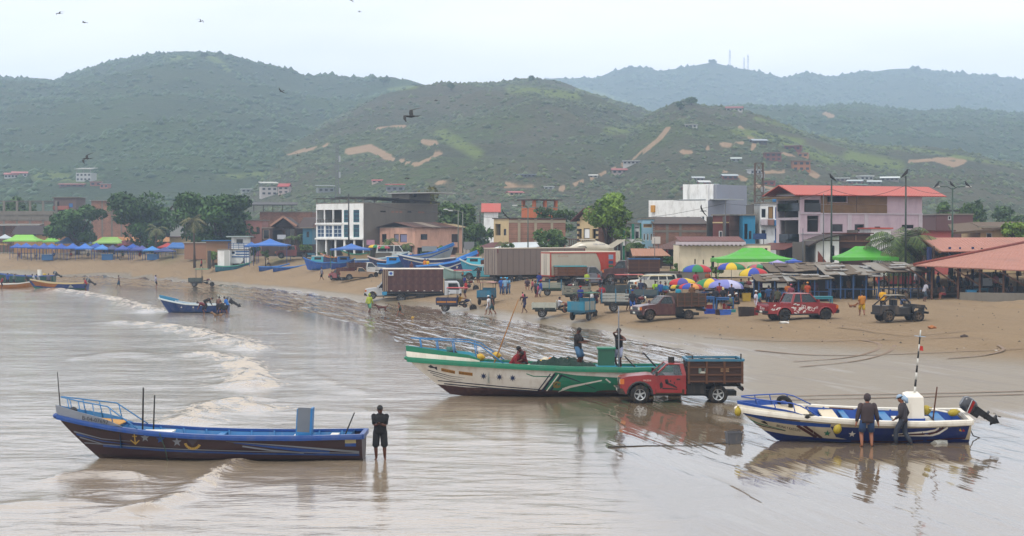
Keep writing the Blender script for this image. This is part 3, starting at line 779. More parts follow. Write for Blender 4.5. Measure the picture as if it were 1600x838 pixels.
# ---------------------------------------------------------------- boats
class Boat:
 def __init__(s,name,label,loc,rz,L,B,rake,sheer,beam,bands,rim,inner,deck,group=None,heel=0.0,trim=0.0,bulw=None,bulw_mats=None,thwarts=(),foredeck=0.74,rimw=0.07,rimh=0.10,cat='boat',n=26,floor=0.42,deckdrop=0.02,rim2=None,scale=1.0,sparse=False):
  s.L,s.B,s.rake=L,B,rake
  s.sx=[p[0]for p in sheer];s.sz=[p[1]for p in sheer];s.bx=[p[0]for p in beam];s.bb=[p[1]*B/2 for p in beam]
  s.bulw=bulw;s.floor=floor
  s.root=thing(name,label,cat,loc,0,group,scale)
  s.root.rotation_euler=Euler((heel,trim,rz),'XYZ')
  ts=sorted(set([i/n for i in range(n+1)]+[0.93,0.965,0.985,0.995]))
  hs=sorted(set([0.0,0.09,0.2,0.35,0.6,0.8,1.0]+[b[0]for b in bands]+[b[1]for b in bands]))
  m=MB()
  for sd in(1,-1):
   for h0,h1 in zip(hs[:-1],hs[1:]):
    mm=[b[2]for b in bands if b[0]<=(h0+h1)/2<b[1]]
    m.mat(mm[0]if mm else bands[-1][2])
    m.loft([[s.P(t,h0,sd),s.P(t,h1,sd)]for t in ts],False,False,True,sd>0)
  m.mat(bands[-1][2])
  ring=[s.P(0,h,1)for h in hs[::-1]]+[s.P(0,h,-1)for h in hs]
  m.add(ring,[tuple(range(len(ring)))],False)
  s.hull=m.build('hull',s.root)
  m=MB(inner)
  ti=[t for t in ts if 0.012<=t<=0.97]
  hi=[floor,0.7,1.0]
  for sd in(1,-1):
   for h0,h1 in zip(hi[:-1],hi[1:]):
    m.loft([[s.P(t,h0,sd,-0.05),s.P(t,h1,sd,-0.05)]for t in ti],False,False,True,sd<0)
  a=[s.P(ti[0],h,1,-0.05)for h in hi[::-1]]+[s.P(ti[0],h,-1,-0.05)for h in hi]
  m.add(a,[tuple(range(len(a)))[::-1]],False)
  if not sparse:
   for t in[0.08+0.075*i for i in range(9)]:
    for sd in(1,-1):
     m.bar(s.P(t,floor,sd,-0.07),s.P(t,0.97,sd,-0.07),0.05,0.05)
  m.build('inner_lining',s.root)
  m=MB(deck)
  m.loft([[s.P(t,floor+0.02,1,-0.05),s.P(t,floor+0.02,-1,-0.05)]for t in ti],False,False,False)
  m.build('floor',s.root)
  m=MB(rim)
  for sd in(1,-1):
   rg=[]
   for t in ts:
    p=Vector(s.P(t,1.0,sd));o=sd*rimw;iw=sd*0.085
    if t>0.96:o*=0.8
    y2=p.y-iw if abs(p.y)>0.09 else 0.0
    rg.append([(p.x,p.y+o,p.z-rimh),(p.x,p.y+o*1.15,p.z-rimh*0.4),(p.x,p.y+o,p.z+0.02),(p.x,y2,p.z+0.025),(p.x,y2,p.z-0.05),(p.x,p.y,p.z-rimh)])
   m.loft(rg,True,True,False,sd>0)
  p=[Vector(s.P(0,1.0,q))for q in(1,-1)]
  m.box(-0.07,0.07,p[1].y,p[0].y,p[0].z-rimh,p[0].z+0.022)
  m.sph((s.P(1,1,1)[0],0,s.P(1,1,1)[2]-0.03),(0.13,0.09,0.09),8,6)
  m.build('gunwale',s.root)
  if foredeck:
   m=MB(deck)
   tf=[t for t in ts if t>=foredeck]
   m.loft([[s.P(t,1.0,1,-0.03,-deckdrop),s.P(t,1.0,-1,-0.03,-deckdrop)]for t in tf],False,False,False)
   a=s.P(foredeck,1.0,1,-0.05,-deckdrop);b=s.P(foredeck,1.0,-1,-0.05,-deckdrop);fl=s.P(foredeck,floor,1)[2]
   m.quad(a,b,(b[0],b[1]*0.8,fl),(a[0],a[1]*0.8,fl))
   m.build('foredeck',s.root)
  if bulw:
   t0,hb=bulw
   tb=[t for t in ts if t>=t0]
   mats=bulw_mats or[rim]
   m=MB(mats[0])
   nb=len(mats)
   for sd in(1,-1):
    for q in range(nb):
     m.mat(mats[q])
     def V(t,f,inn):
      k=min(1,(t-t0)/0.06);hh=hb*(0.45+0.55*(t-t0)/(1-t0))*k
      p=s.P(t,1.0,sd,-inn if inn<abs(s.P(t,1,1)[1])else-abs(s.P(t,1,1)[1]));return(p[0]+0.10*f*hh*(t>0.9),p[1]*(1+0.05*f),p[2]+0.02+hh*f)
     f0,f1=q/nb,(q+1)/nb
     m.loft([[V(t,f0,0.0),V(t,f1,0.0)]for t in tb],False,False,False,sd>0)
    m.mat(inner);m.loft([[V(t,0,0.05),V(t,1,0.05)]for t in tb],False,False,False,sd<0)
    m.mat(mats[-1]);m.loft([[V(t,1,0.0),V(t,1,0.05)]for t in tb],False,False,False,sd>0)
   m.build('bulwark',s.root)
  for i,t in enumerate(thwarts):
   tt,w,mm=t if isinstance(t,tuple)else(t,0.28,inner)
   p=s.P(tt,0.9,1,-0.06)
   m=MB(mm);m.box(p[0]-w/2,p[0]+w/2,-p[1],p[1],p[2]-0.05,p[2])
   m.build('thwart',s.root)
 def P(s,t,h,sd,off=0.0,dz=0.0):
  zs=float(np.interp(t,s.sx,s.sz));b=float(np.interp(t,s.bx,s.bb))
  g=float(np.interp(h,[0,0.08,0.2,0.5,1],[0.03,0.40,0.66,0.86,1.0]));gb=float(np.interp(h,[0,0.3,1],[0.03,0.30,1.0]))
  k=max(0,min(1,(t-0.6)/0.4));g=g*(1-k)+gb*k
  zk=0.12*max(0,(t-0.85)/0.15)
  x=s.L*t-s.rake*t**3*(1-h)**1.15
  y=max(b*g+off,0.0)
  return(x,sd*y,zk+(zs-zk)*h+dz)
 def surf(s,x,z,sd=1,off=0.006):
  t=x/s.L;h=0.5
  for _ in range(12):
   zs=float(np.interp(t,s.sx,s.sz));zk=0.12*max(0,(t-0.85)/0.15)
   h=max(0,min(1,(z-zk)/max(zs-zk,1e-3)))
   t=max(0,min(1,(x+s.rake*t**3*(1-h)**1.15)/s.L))
  p=s.P(t,h,sd,off)
  return(p[0],p[1],z)
 def decal(s,name,polys,m,sd=1,off=0.008,label=None):
  b=MB(m)
  for po in polys:
   if len(po)==4 and max(p[0]for p in po)-min(p[0]for p in po)>0.5:
    n,k=8,5
    g=[]
    for i in range(n+1):
     u=i/n;a=Vector(po[0]).lerp(Vector(po[1]),u);c=Vector(po[3]).lerp(Vector(po[2]),u)
     g.append([s.surf(*a.lerp(c,j/k),sd,off)for j in range(k+1)])
    b.loft(g,False,False,False)
   else:b.add([s.surf(x,z,sd,off)for x,z in po],[tuple(range(len(po)))],False)
  return tag(b.build(name,s.root),label)
 def stripe(s,pts,w,m,sd=1,name='stripe',off=0.007,w2=None):
  b=MB(m);P=[]
  for(x0,z0),(x1,z1)in zip(pts[:-1],pts[1:]):
   k=max(1,int(math.hypot(x1-x0,z1-z0)/0.2))
   P+=[(x0+(x1-x0)*i/k,z0+(z1-z0)*i/k)for i in range(k)]
  P.append(pts[-1]);N=len(P)
  dx,dz=P[-1][0]-P[0][0],P[-1][1]-P[0][1];l=math.hypot(dx,dz);nx,nz=-dz/l,dx/l
  rg=[]
  for i,(x,z)in enumerate(P):
   ww=(w+((w if w2 is None else w2)-w)*i/(N-1))/2
   rg.append([s.surf(x-nx*ww,z-nz*ww,sd,off),s.surf(x+nx*ww,z+nz*ww,sd,off)])
  b.loft(rg,False,False,False);return b.build(name,s.root)
 def text(s,txt,x,z,hgt,m,sd=1,wide=1.0,slope=0.0,name='lettering'):
  v,f,wd_=text_mesh(txt);b=MB(m);k=-1 if sd>0 else 1
  b.add([s.surf(x+k*a*hgt*wide,z+c*hgt+slope*a*hgt,sd,0.012)for a,c in v],f,False)
  return b.build(name,s.root)
 def star(s,x,z,r,m,n=5,sd=1,inner=0.42,name='star'):
  po=[(x+(r if i%2==0 else r*inner)*math.sin(PI*i/n),z+(r if i%2==0 else r*inner)*math.cos(PI*i/n))for i in range(2*n)]
  b=MB(m);b.add([s.surf(x,z,sd,0.01)]+[s.surf(a,c,sd,0.01)for a,c in po],[(0,i+1,(i+1)%(2*n)+1)for i in range(2*n)],False)
  return b.build(name,s.root)
 def rail(s,m,t0,h,posts,hb=0.0,r=0.022,mid=False,inn=0.04):
  b=MB(m)
  ts=[t0+(0.985-t0)*i/8 for i in range(9)]
  def Q(t,sd,f):
   p=s.P(t,1.0,sd,-inn);k=min(1,(t-t0)/0.10)
   return(p[0],p[1],p[2]+0.03+(hb+h)*f*k)
  path=[Q(t,1,1)for t in ts]+[Q(t,-1,1)for t in ts[::-1]]
  b.tube(path,r,6)
  for t in posts:
   for sd in(1,-1):b.tube([Q(t,sd,0.0),Q(t+0.012,sd,1)],r*0.85,5)
  return b.build('bow_rail',s.root)
def rod(name,label,cat,p0,p1,r0,r1,m,group=None,knots=5,bow=0.0):
 p0=Vector(p0);p1=Vector(p1);b=MB(m)
 pts=[p0.lerp(p1,i/knots)-p0+Vector((0,0,bow*math.sin(PI*i/knots)))for i in range(knots+1)]
 b.tube(pts,[r0+(r1-r0)*i/knots for i in range(knots+1)],6)
 return tag(b.build(name,None,p0),label,cat,group)
def outboard(parent,loc,rz,tilt,cowl='#3a3d42',stripe='#b02a22',sc=1.0,word=None):
 e=bpy.data.objects.new('outboard_motor',None)
 b=MB(mat('#2c2e32',0.45,0.12,6));T=Matrix.Translation(loc)@Matrix.Rotation(rz,4,'Z')@Matrix.Rotation(tilt,4,'Y')@Matrix.Scale(sc,4)
 b.T=T
 b.prism([(-0.10,-0.95),(0.10,-0.95),(0.12,-0.1),(-0.16,-0.1)],-0.06,0.06,'xz',0.02,0.03)
 b.box(-0.22,0.12,-0.10,0.10,-0.62,-0.59)
 b.prism([(-0.16,-1.0),(-0.05,-1.18),(0.10,-1.02),(0.10,-0.93),(-0.12,-0.93)],-0.015,0.015)
 b.tube([(-0.24,0,-0.93),(-0.1,0,-0.93),(0.1,0,-0.93),(0.2,0,-0.93)],[0.05,0.075,0.07,0.02],8)
 b.box(0.10,0.24,-0.11,0.11,-0.35,0.02)
 o=b.build('outboard_leg',parent)
 c=MB(mat(cowl,0.3,0.1,4,coat=0.4));c.T=T
 rg=[]
 for z,x0,x1,w in((-0.1,-0.2,0.2,0.15),(0.0,-0.27,0.25,0.2),(0.2,-0.30,0.27,0.22),(0.38,-0.27,0.24,0.2),(0.47,-0.18,0.15,0.13)):
  rg.append([((x0+x1)/2+(x1-x0)/2*math.copysign(abs(math.cos(a))**0.6,math.cos(a)),w*math.copysign(abs(math.sin(a))**0.6,math.sin(a)),z)for a in[2*PI*i/14 for i in range(14)]])
 c.loft(rg,True,True,True);o2=c.build('cowl',parent)
 for q in(1,-1):
  st=MB(mat(stripe,0.4,0.1,4));st.T=T
  st.add([(-0.25,q*0.226,0.08),(0.23,q*0.226,0.02),(0.23,q*0.226,0.10),(-0.25,q*0.226,0.19)],[(0,1,2,3)],False)
  st.mat(mat('#c9ccd0',0.4,0.1,4));st.add([(-0.26,q*0.226,0.21),(0.24,q*0.226,0.12),(0.24,q*0.226,0.15),(-0.26,q*0.226,0.24)],[(0,1,2,3)],False)
  st.build('cowl_stripe',o2)
 p=MB(mat('#8b8579',0.35,0.2,6,metal=0.6));p.T=T
 for k in range(3):
  a=2*PI*k/3+0.4;d=Vector((0,math.cos(a),math.sin(a)));q=Vector((0,-math.sin(a),math.cos(a)))
  c0=Vector((-0.25,0,-0.93))
  p.add([c0+d*0.03+q*0.02,c0+d*0.15+q*0.07+Vector((-0.04,0,0)),c0+d*0.19,c0+d*0.14-q*0.06+Vector((0.04,0,0)),c0+d*0.03-q*0.02],[(0,1,2,3,4)],False)
 p.build('propeller',o)
 bpy.data.objects.remove(e)
 return o2
BEAM=[(0,0.86),(0.2,0.97),(0.45,1.0),(0.65,0.93),(0.8,0.70),(0.9,0.42),(0.96,0.19),(1.0,0.03)]
BLUE=mat('#1c5c9c',0.42,0.18,3,dirt='#6b6a62',dirt_amt=0.12)
LBLUE=mat('#3a86b4',0.5,0.16,3,dirt='#8a8a80',dirt_amt=0.15)
WHITE=mat('#e4e1d8',0.5,0.08,2.5,dirt='#8f7d62',dirt_amt=0.18)
GREY=mat('#8d939c',0.5,0.12,3)
# -------- front boat: brown-purple hull, blue rim, afloat by the man with the phone
D1=56.6
w1=water(569,716.5)
STERN1=Vector((w1.x,w1.y,-0.12))
BROWN=mat('#4a2c33',0.5,0.22,2.0,dirt='#2a1d1e',dirt_amt=0.3)
BOTT=mat('#3a2020',0.6,0.2,3,dirt='#5a4a3a',dirt_amt=0.2)
b1=Boat('fishing_boat','long brown boat with a blue rim, afloat beside the man with a phone',STERN1,PI-R(0.5),9.75,2.0,1.35,[(0,0.96),(0.2,0.92),(0.4,0.93),(0.55,0.98),(0.7,1.08),(0.82,1.22),(0.92,1.36),(1,1.49)],BEAM,[(0,0.14,BOTT),(0.14,1.0,BROWN)],BLUE,LBLUE,LBLUE,bulw=(0.76,0.30),bulw_mats=[GREY],thwarts=[(0.22,0.22,WHITE),(0.47,0.2,LBLUE),(0.10,0.25,WHITE)],foredeck=0.78,group=None,rimh=0.13)
S1=49.9
def qz(x,z,L_,k):return(x,z*(1+k*max(0,min(1,(0.8-x/L_)/0.3))))
def q1(px,py):return qz((570.5-px)/S1,(717.5-py)/S1+0.14,9.75,0.10)
for a,b_,w,m_,w2 in(([(90+70,706.5-9),(250,702.5),(400,708),(566,710.5)],0,0.07,BLUE,0.05),([(128,694),(250,699.5),(400,704.5),(566,708)],0,0.035,GREY,0.03),([(112,676),(160,686),(208,689)],0,0.05,GREY,0.01),([(116,680),(160,690),(206,694)],0,0.07,BLUE,0.01),([(121,685),(160,695),(200,697)],0,0.045,GREY,0.01),([(360,690),(460,697),(566,706)],0,0.01,GREY,0.075),([(372,692),(440,699),(520,707)],0,0.02,BLUE,0.14),([(385,697),(430,703),(480,707)],0,0.05,GREY,0.05)):
 b1.stripe([q1(*p)for p in a],w,m_,w2=w2)
for px,py,m_ in((232,683,GREY),(257,685.5,BLUE),(283,690,GREY)):b1.star(*q1(px,py),0.155,m_)
b1.text('DAVIDSITO',*q1(134,671),0.12,mat('#23191c',0.6,0.1,5),slope=-0.09,wide=1.2)
YEL=mat('#b9a15a',0.6,0.2,5)
c_=q1(307.5,690)
ringp=[]
for i in range(11):
 a0=R(205+i*13);a1=a0+R(11)
 ringp.append([(c_[0]+r_*math.cos(a),c_[1]+r_*math.sin(a)*0.95)for r_,a in((0.2,a0),(0.28,a0),(0.28,a1),(0.2,a1))])
b1.decal('crest',ringp,YEL);b1.decal('crest_shield',[[(c_[0]-0.17,c_[1]+0.06),(c_[0],c_[1]-0.14),(c_[0]+0.17,c_[1]+0.06),(c_[0]+0.12,c_[1]+0.17),(c_[0]-0.12,c_[1]+0.17)]],mat('#56505a',0.6,0.3,6),off=0.009)
a_=q1(215,685)
b1.decal('anchor_emblem',[[(a_[0]-0.02,a_[1]-0.16),(a_[0]+0.02,a_[1]-0.16),(a_[0]+0.02,a_[1]+0.16),(a_[0]-0.02,a_[1]+0.16)],[(a_[0]-0.13,a_[1]-0.03),(a_[0]-0.16,a_[1]-0.05),(a_[0],a_[1]-0.2),(a_[0]+0.16,a_[1]-0.05),(a_[0]+0.13,a_[1]-0.03),(a_[0],a_[1]-0.14)],[(a_[0]-0.08,a_[1]+0.07),(a_[0]+0.08,a_[1]+0.07),(a_[0]+0.08,a_[1]+0.1),(a_[0]-0.08,a_[1]+0.1)]],YEL)
fl=q1(553,693)
b1.decal('flag_emblem',[[(fl[0]-0.17,fl[1]),(fl[0]+0.17,fl[1]),(fl[0]+0.17,fl[1]+0.14),(fl[0]-0.17,fl[1]+0.19)]],mat('#b3ac8c',0.6,0.2,5))
b1.decal('flag_emblem',[[(fl[0]-0.17,fl[1]-0.1),(fl[0]+0.17,fl[1]-0.1),(fl[0]+0.17,fl[1]),(fl[0]-0.17,fl[1])]],BLUE)
pl=MB(GREY)
p0=Vector(b1.P(0.945,1.0,1));p1=Vector(b1.P(0.83,1.0,1))
b1.rail(LBLUE,0.72,0.27,(0.80,0.86,0.91,0.95),0.30)
v,f,wd_=text_mesh('B-04-07697')
tb=MB(mat('#1a1a1c',0.6,0.1,5))
q0=Vector(b1.P(0.905,1.0,1));q2=Vector(b1.P(0.815,1.0,1));du=(q2-q0);L_=du.length;du.normalize()
tb.add([q0+du*(a/wd_*L_)+Vector((0,0.055,0.05+c*0.13))for a,c in v],f,False);tb.build('lettering',b1.root)
bx=MB(mat('#c09a52',0.7,0.15,4));pf=b1.P(0.80,1,1);bx.slab((pf[0]-0.2,-0.55,pf[2]+0.07),(pf[0]+1.0,-0.4,pf[2]+0.20),(pf[0]+1.0,0.4,pf[2]+0.20),(pf[0]-0.2,0.62,pf[2]+0.07),0.03);bx.build('deck_board',b1.root)
bx=MB(WHITE);pf=b1.P(0.655,1,1);bx.box(pf[0]-0.4,pf[0]+0.55,-0.1,0.62,pf[2]-0.08,pf[2]-0.03);bx.build('hatch_cover',b1.root)
bx=MB(mat('#7d848c',0.5,0.15,3));cx_=b1.L*0.199
bx.T=Matrix.Translation((cx_,0,0))@Matrix.Rotation(R(-3),4,'Y')
bx.box(-0.19,0.21,0.22,0.27,0.98,1.75);bx.mat(LBLUE);bx.box(-0.19,0.21,0.215,0.275,0.62,0.98);bx.box(-0.25,-0.19,-0.28,0.28,0.62,1.74);bx.box(0.21,0.245,-0.2,0.27,0.62,1.7)
bx.build('console',b1.root)
knob=MB(mat('#33343a',0.6,0.1,8));knob.sph((0,0,0),(0.13,0.16,0.13),8,6);knob.build('mooring_bollard',b1.root,(b1.L*0.945,0,1.62))
def bw(bt,x,y,z):
 return bt.root.matrix_basis@Vector((x,y,z))
DK=mat('#2a2622',0.8,0.3,5);BAMB=mat('#a8814f',0.6,0.25,5)
rod('fishing_rod','thin dark rod standing at the bow tip of the brown boat','rod',bw(b1,9.62,0,1.5),bw(b1,9.72,0,2.85),0.022,0.012,DK)
rod('boat_pole','taller dark pole standing on the foredeck of the brown boat','pole',bw(b1,6.96,0.3,0.95),bw(b1,6.93,0.3,2.38),0.03,0.026,DK,'poles standing on the brown boat')
rod('boat_pole','shorter dark pole next to the taller one on the brown boat','pole',bw(b1,6.72,-0.2,0.95),bw(b1,6.68,-0.2,2.10),0.026,0.022,DK,'poles standing on the brown boat')
rod('tiller_stick','dark stick leaning from the stern bench of the brown boat','stick',bw(b1,0.62,0.3,0.78),bw(b1,0.28,0.25,1.6),0.025,0.02,DK)
rp=MB(mat('#4d6b58',0.8,0.2,9));rp.tube([b1.P(0.645,1,1,0.06,0.0),b1.P(0.645,0.9,1,0.05),b1.P(0.647,0.5,1,0.05),(b1.P(0.655,0.1,1)[0],0.62,-0.1)],0.014,5);tag(rp.build('mooring_rope',None,STERN1,PI),'green rope hanging over the side of the brown boat','rope')
# -------- green and white boat with four men
D2=2800*7.1/(622-366.0)
w2=water(1066,622)
GREEN=mat('#1f8a70',0.45,0.16,3,dirt='#5b6a58',dirt_amt=0.15)
HW=mat('#dad8d2',0.55,0.10,2.5,dirt='#8a6f52',dirt_amt=0.22)
MAROON=mat('#4d2222',0.6,0.2,3,dirt='#6b4c3a',dirt_amt=0.2)
TURQ=mat('#3fa0b4',0.5,0.14,3,dirt='#7d8b80',dirt_amt=0.15)
NAVY=mat('#1f2c4a',0.5,0.15,4)
STERN2=Vector((w2.x,w2.y+1.0,-0.05))
b2=Boat('fishing_boat','long green and white boat with four men aboard, beached behind the red pickup',STERN2,PI-R(0.5),12.0,2.35,1.9,[(0,1.38),(0.2,1.36),(0.4,1.40),(0.55,1.47),(0.7,1.56),(0.82,1.63),(0.92,1.69),(1,1.74)],BEAM,[(0,0.27,MAROON),(0.27,1.0,HW)],GREEN,TURQ,TURQ,bulw=(0.70,0.5),bulw_mats=[WHITE,GREEN],thwarts=[(0.2,0.3,TURQ),(0.36,0.25,TURQ),(0.62,0.3,TURQ)],foredeck=0.70,rimh=0.20,rimw=0.09)
S2=36.3
def q2_(px,py):return qz((1066-px)/S2,(622-py)/S2+0.06,12,0.17)
b2.decal('green_panel',[[q2_(*p)for p in po]for po in([(866,588),(900,592),(900,615),(850,612)],[(900,592),(940,594),(940,616),(900,615)],[(940,594),(980,596),(980,617),(940,616)],[(980,596),(1030,597),(1030,618),(980,617)],[(1030,597),(1064,597),(1064,618),(1030,618)])],GREEN,off=0.006)
for a,w,m_,w2_ in(([(846,614),(866,590)],0.10,NAVY,0.10),([(853,614),(872,591)],0.05,WHITE,0.05),([(859,614),(877,591)],0.09,NAVY,0.09),([(839,614),(859,590)],0.05,NAVY,0.05),([(690,603),(760,609),(846,615)],0.05,NAVY,0.05),([(680,598),(760,605),(840,612)],0.04,NAVY,0.05),([(686,600),(760,607),(840,613)],0.03,WHITE,0.03),([(664,581),(700,590),(724,593)],0.04,NAVY,0.01),([(668,585),(700,593),(720,596)],0.03,NAVY,0.01),([(672,589),(700,597),(716,598)],0.03,NAVY,0.01),([(821,589),(832,593),(862,594)],0.04,GREEN,0.04),([(878,612),(890,608),(940,599)],0.11,HW,0.05),([(872,616),(884,609)],0.07,HW,0.07),([(876,592),(905,601),(930,611)],0.06,NAVY,0.02),([(946,597),(966,611)],0.06,HW,0.06)):
 b2.stripe([q2_(*p)for p in a],w,m_,w2=w2_)
STB=mat('#21406b',0.5,0.15,5)
for px,py in((753.5,590.5),(778.5,592.5),(799.5,594.5)):b2.star(*q2_(px,py),0.16,STB,8,inner=0.4)
PLATE=mat('#b58c3c',0.6,0.15,5);INK=mat('#1b1a18',0.6,0.1,5)
for px0,px1,py0,py1,tx in((686,708,577.5,581.5,'SANTA MARIA'),(714,736,581.8,585.2,'B-05-03971')):
 a=q2_(px0,py0);c=q2_(px1,py1);hh=0.13
 b2.decal('name_plate',[[(a[0],a[1]-hh),(c[0],c[1]-hh),(c[0],c[1]+0.01),(a[0],a[1]+0.01)]],PLATE,off=0.012)
 v,f,wd_=text_mesh(tx);k=(a[0]-c[0])/wd_*0.94
 tb=MB(INK);tb.add([b2.surf(a[0]-0.02-p*k,a[1]-hh+0.02+q*0.085+(c[1]-a[1])*p/wd_,1,0.02)for p,q in v],f,False);tb.build('lettering',b2.root)
fs=q2_(671,576)
b2.decal('fish_emblem',[[(fs[0]+0.18,fs[1]+0.03),(fs[0]+0.05,fs[1]+0.1),(fs[0]-0.1,fs[1]+0.0),(fs[0]-0.22,fs[1]+0.03),(fs[0]-0.24,fs[1]-0.15),(fs[0]-0.1,fs[1]-0.05),(fs[0]+0.08,fs[1]-0.04)]],NAVY)
em=q2_(869,605);b2.decal('crest',[[(em[0]-0.15,em[1]-0.12),(em[0],em[1]-0.17),(em[0]+0.15,em[1]-0.12),(em[0]+0.17,em[1]+0.1),(em[0],em[1]+0.16),(em[0]-0.17,em[1]+0.1)]],mat('#8f8350',0.6,0.35,9))
b2.rail(LBLUE,0.645,0.25,(0.74,0.82,0.88,0.94),0.58,0.028)
bx=MB(mat('#2e6e5a',0.5,0.15,3));cx_=(1066-946)/S2
bx.box(cx_-0.42,cx_+0.30,-0.35,0.35,0.95,2.12);bx.mat(GREEN);bx.box(cx_-0.47,cx_+0.35,-0.4,0.4,2.12,2.19);bx.mat(TURQ);bx.box(cx_-0.5,cx_+0.4,-0.42,0.42,0.90,1.40)
bx.build('console',b2.root)
win=MB(mat('#3c3f45',0.5,0.15,5));win.cyl((0,-0.3,0),(0,0.3,0),0.22,n=12);win.cyl((0,-0.38,0),(0,-0.3,0),0.3,n=12);win.cyl((0,0.3,0),(0,0.38,0),0.3,n=12);win.box(-0.25,0.25,-0.25,0.25,-0.35,-0.1);win.mat(mat('#4a7c78',0.6,0.2,5));win.cyl((0.1,0,0.1),(0.1,0,0.45),0.13,n=8);win.build('winch',b2.root,((1066-702)/S2,0,1.75))
nm=MB(mat('#27493f',0.9,0.3,12,0.8));NV=[]
gx,gy=44,12
for i in range(gx):
 for j in range(gy):
  x=(1066-940)/S2+(i/(gx-1))*3.6;y=-0.85+1.7*j/(gy-1)
  e=max(0.0,1-abs(i/(gx-1)*2-1)**3)*max(0,1-abs(j/(gy-1)*2-1)**4)
  NV.append((x,y,1.24+e*(0.34+0.75*float(fbm(x*2.6,y*2.6,4,55,0.65)-0.42))))
nm.add(NV,[(i*gy+j,(i+1)*gy+j,(i+1)*gy+j+1,i*gy+j+1)for i in range(gx-1)for j in range(gy-1)],False)
o=tag(nm.build('fishing_net',None,STERN2,PI),'dark green net heaped along the floor of the green and white boat','net')
FLOATC={'yellow':'#c7a826','white':'#cfc8b4','orange':'#c98a3a'}
fi=0
for px,py,r,cc,lb in((851,571,0.13,'white','largest cream net float on the dark net heap'),(860,570.5,0.1,'orange','orange net float right of the largest cream float on the net heap'),(846,573,0.09,'yellow','yellow net float left of the largest cream float on the net heap'),(879,574,0.12,'yellow','yellow net float beside the dark shirted man on the net heap'),(886,572.5,0.11,'orange','orange net float at the feet of the dark shirted man'),(826,580,0.14,'white','cream float lying on the rim just right of the crouching men'),(868,571.5,0.08,'white','small white net float on the middle of the net heap')):
 x,z=q2_(px,py);b=MB(mat(FLOATC[cc],0.5,0.2,8,dirt='#6b5a3a',dirt_amt=0.2));b.sph((0,0,0),(r*1.25,r,r),10,8)
 tag(b.build('net_float',None,bw(b2,x,0.15-0.05*fi,z-0.08)),lb,'float','net floats on the green boat');fi+=1
for px,py,r,lb in((773,564,0.165,'yellow buoy on the deck behind the leaning bamboo pole'),(747,565,0.17,'yellow buoy at the foot of the bow rail on the green boat')):
 x,z=q2_(px,py);b=MB(mat('#c4a624',0.5,0.15,6,dirt='#6b5a2a',dirt_amt=0.2));b.sph((0,0,0),(r*1.2,r,r),12,9);b.cyl((r*1.1,0,0),(r*1.35,0,0),0.04,n=8)
 tag(b.build('buoy',None,bw(b2,x,-0.3,z+0.02)),lb,'buoy')
pp=bw(b2,(1066-763)/S2,0.2,1.0)
rod('bamboo_pole','long bamboo pole leaning up from the green boat towards the right','pole',pp,at(810,468,pp.y-0.6),0.04,0.02,BAMB)
pq=bw(b2,(1066-972)/S2,-0.2,0.9)
st=MB(mat('#26292f',0.35,0.15,5));st.T=Matrix.Rotation(R(-48),4,'Y');st.box(-0.55,0.55,-0.35,0.35,-0.03,0.03);st.mat(mat('#9aa0a6',0.4,0.1,5));st.box(0.02,0.28,-0.2,0.2,0.03,0.036);st.box(-0.32,-0.08,-0.2,0.2,0.03,0.036);st.mat(mat('#a02525',0.4,0.1,5));st.box(0.42,0.55,-0.3,0.3,0.03,0.036)
st.T=None
tag(st.build('dashboard_panel',None,bw(b2,(1066-1020)/S2,-0.1,1.55),PI),'dark instrument panel propped up at the stern, just above the red bonnet','panel')
rod('stay_bar','dark bar slanting down to the stern of the green boat','bar',bw(b2,(1066-979)/S2,-0.5,1.75),bw(b2,(1066-1003)/S2,0.1,1.05),0.03,0.025,DK)
# -------- blue and white boat aground on the right, outboard tilted up
w3=water(1514,694)
DBLUE=mat('#173c80',0.42,0.18,3,dirt='#3a3f4a',dirt_amt=0.2)
RBLUE=mat('#1a60ac',0.42,0.16,3,dirt='#5a6a80',dirt_amt=0.12)
RED=mat('#5d231f',0.5,0.15,4)
STERN3=Vector((w3.x,w3.y+0.6,-0.06))
b3=Boat('fishing_boat','blue and white boat aground with its outboard tilted up, two men standing alongside',STERN3,PI-R(1),7.75,2.2,1.35,[(0,1.01),(0.2,0.98),(0.4,1.01),(0.55,1.07),(0.7,1.15),(0.82,1.19),(0.92,1.22),(1,1.25)],BEAM,[(0,0.30,DBLUE),(0.30,1.0,mat('#cfc7b3',0.5,0.08,2.5,dirt='#8a7a5f',dirt_amt=0.22))],WHITE,RBLUE,mat('#d4cbb6',0.5,0.08,3),heel=R(-6.5),bulw=(0.72,0.22),bulw_mats=[WHITE,RBLUE],thwarts=[(0.60,0.5,mat('#d4cbb6',0.5,0.08,3)),(0.53,0.2,LBLUE),(0.35,0.3,LBLUE),(0.12,0.35,LBLUE)],foredeck=0.68,rimh=0.14)
S3=46.3
def q3(px,py):return qz((1515-px)/S3,(694-py)/S3+0.08,7.75,0.17)
def bluepatch(m_,po):b3.decal('blue_panel',po,m_,off=0.006)
bluepatch(DBLUE,[[q3(*p)for p in po]for po in([(1296,664),(1340,667),(1340,688),(1306,681)],[(1340,667),(1380,667.5),(1380,690),(1340,688)],[(1380,667.5),(1420,667.5),(1420,690),(1380,690)],[(1420,667.5),(1470,667),(1470,689),(1420,690)],[(1470,667),(1512,665),(1508,685),(1470,689)])])
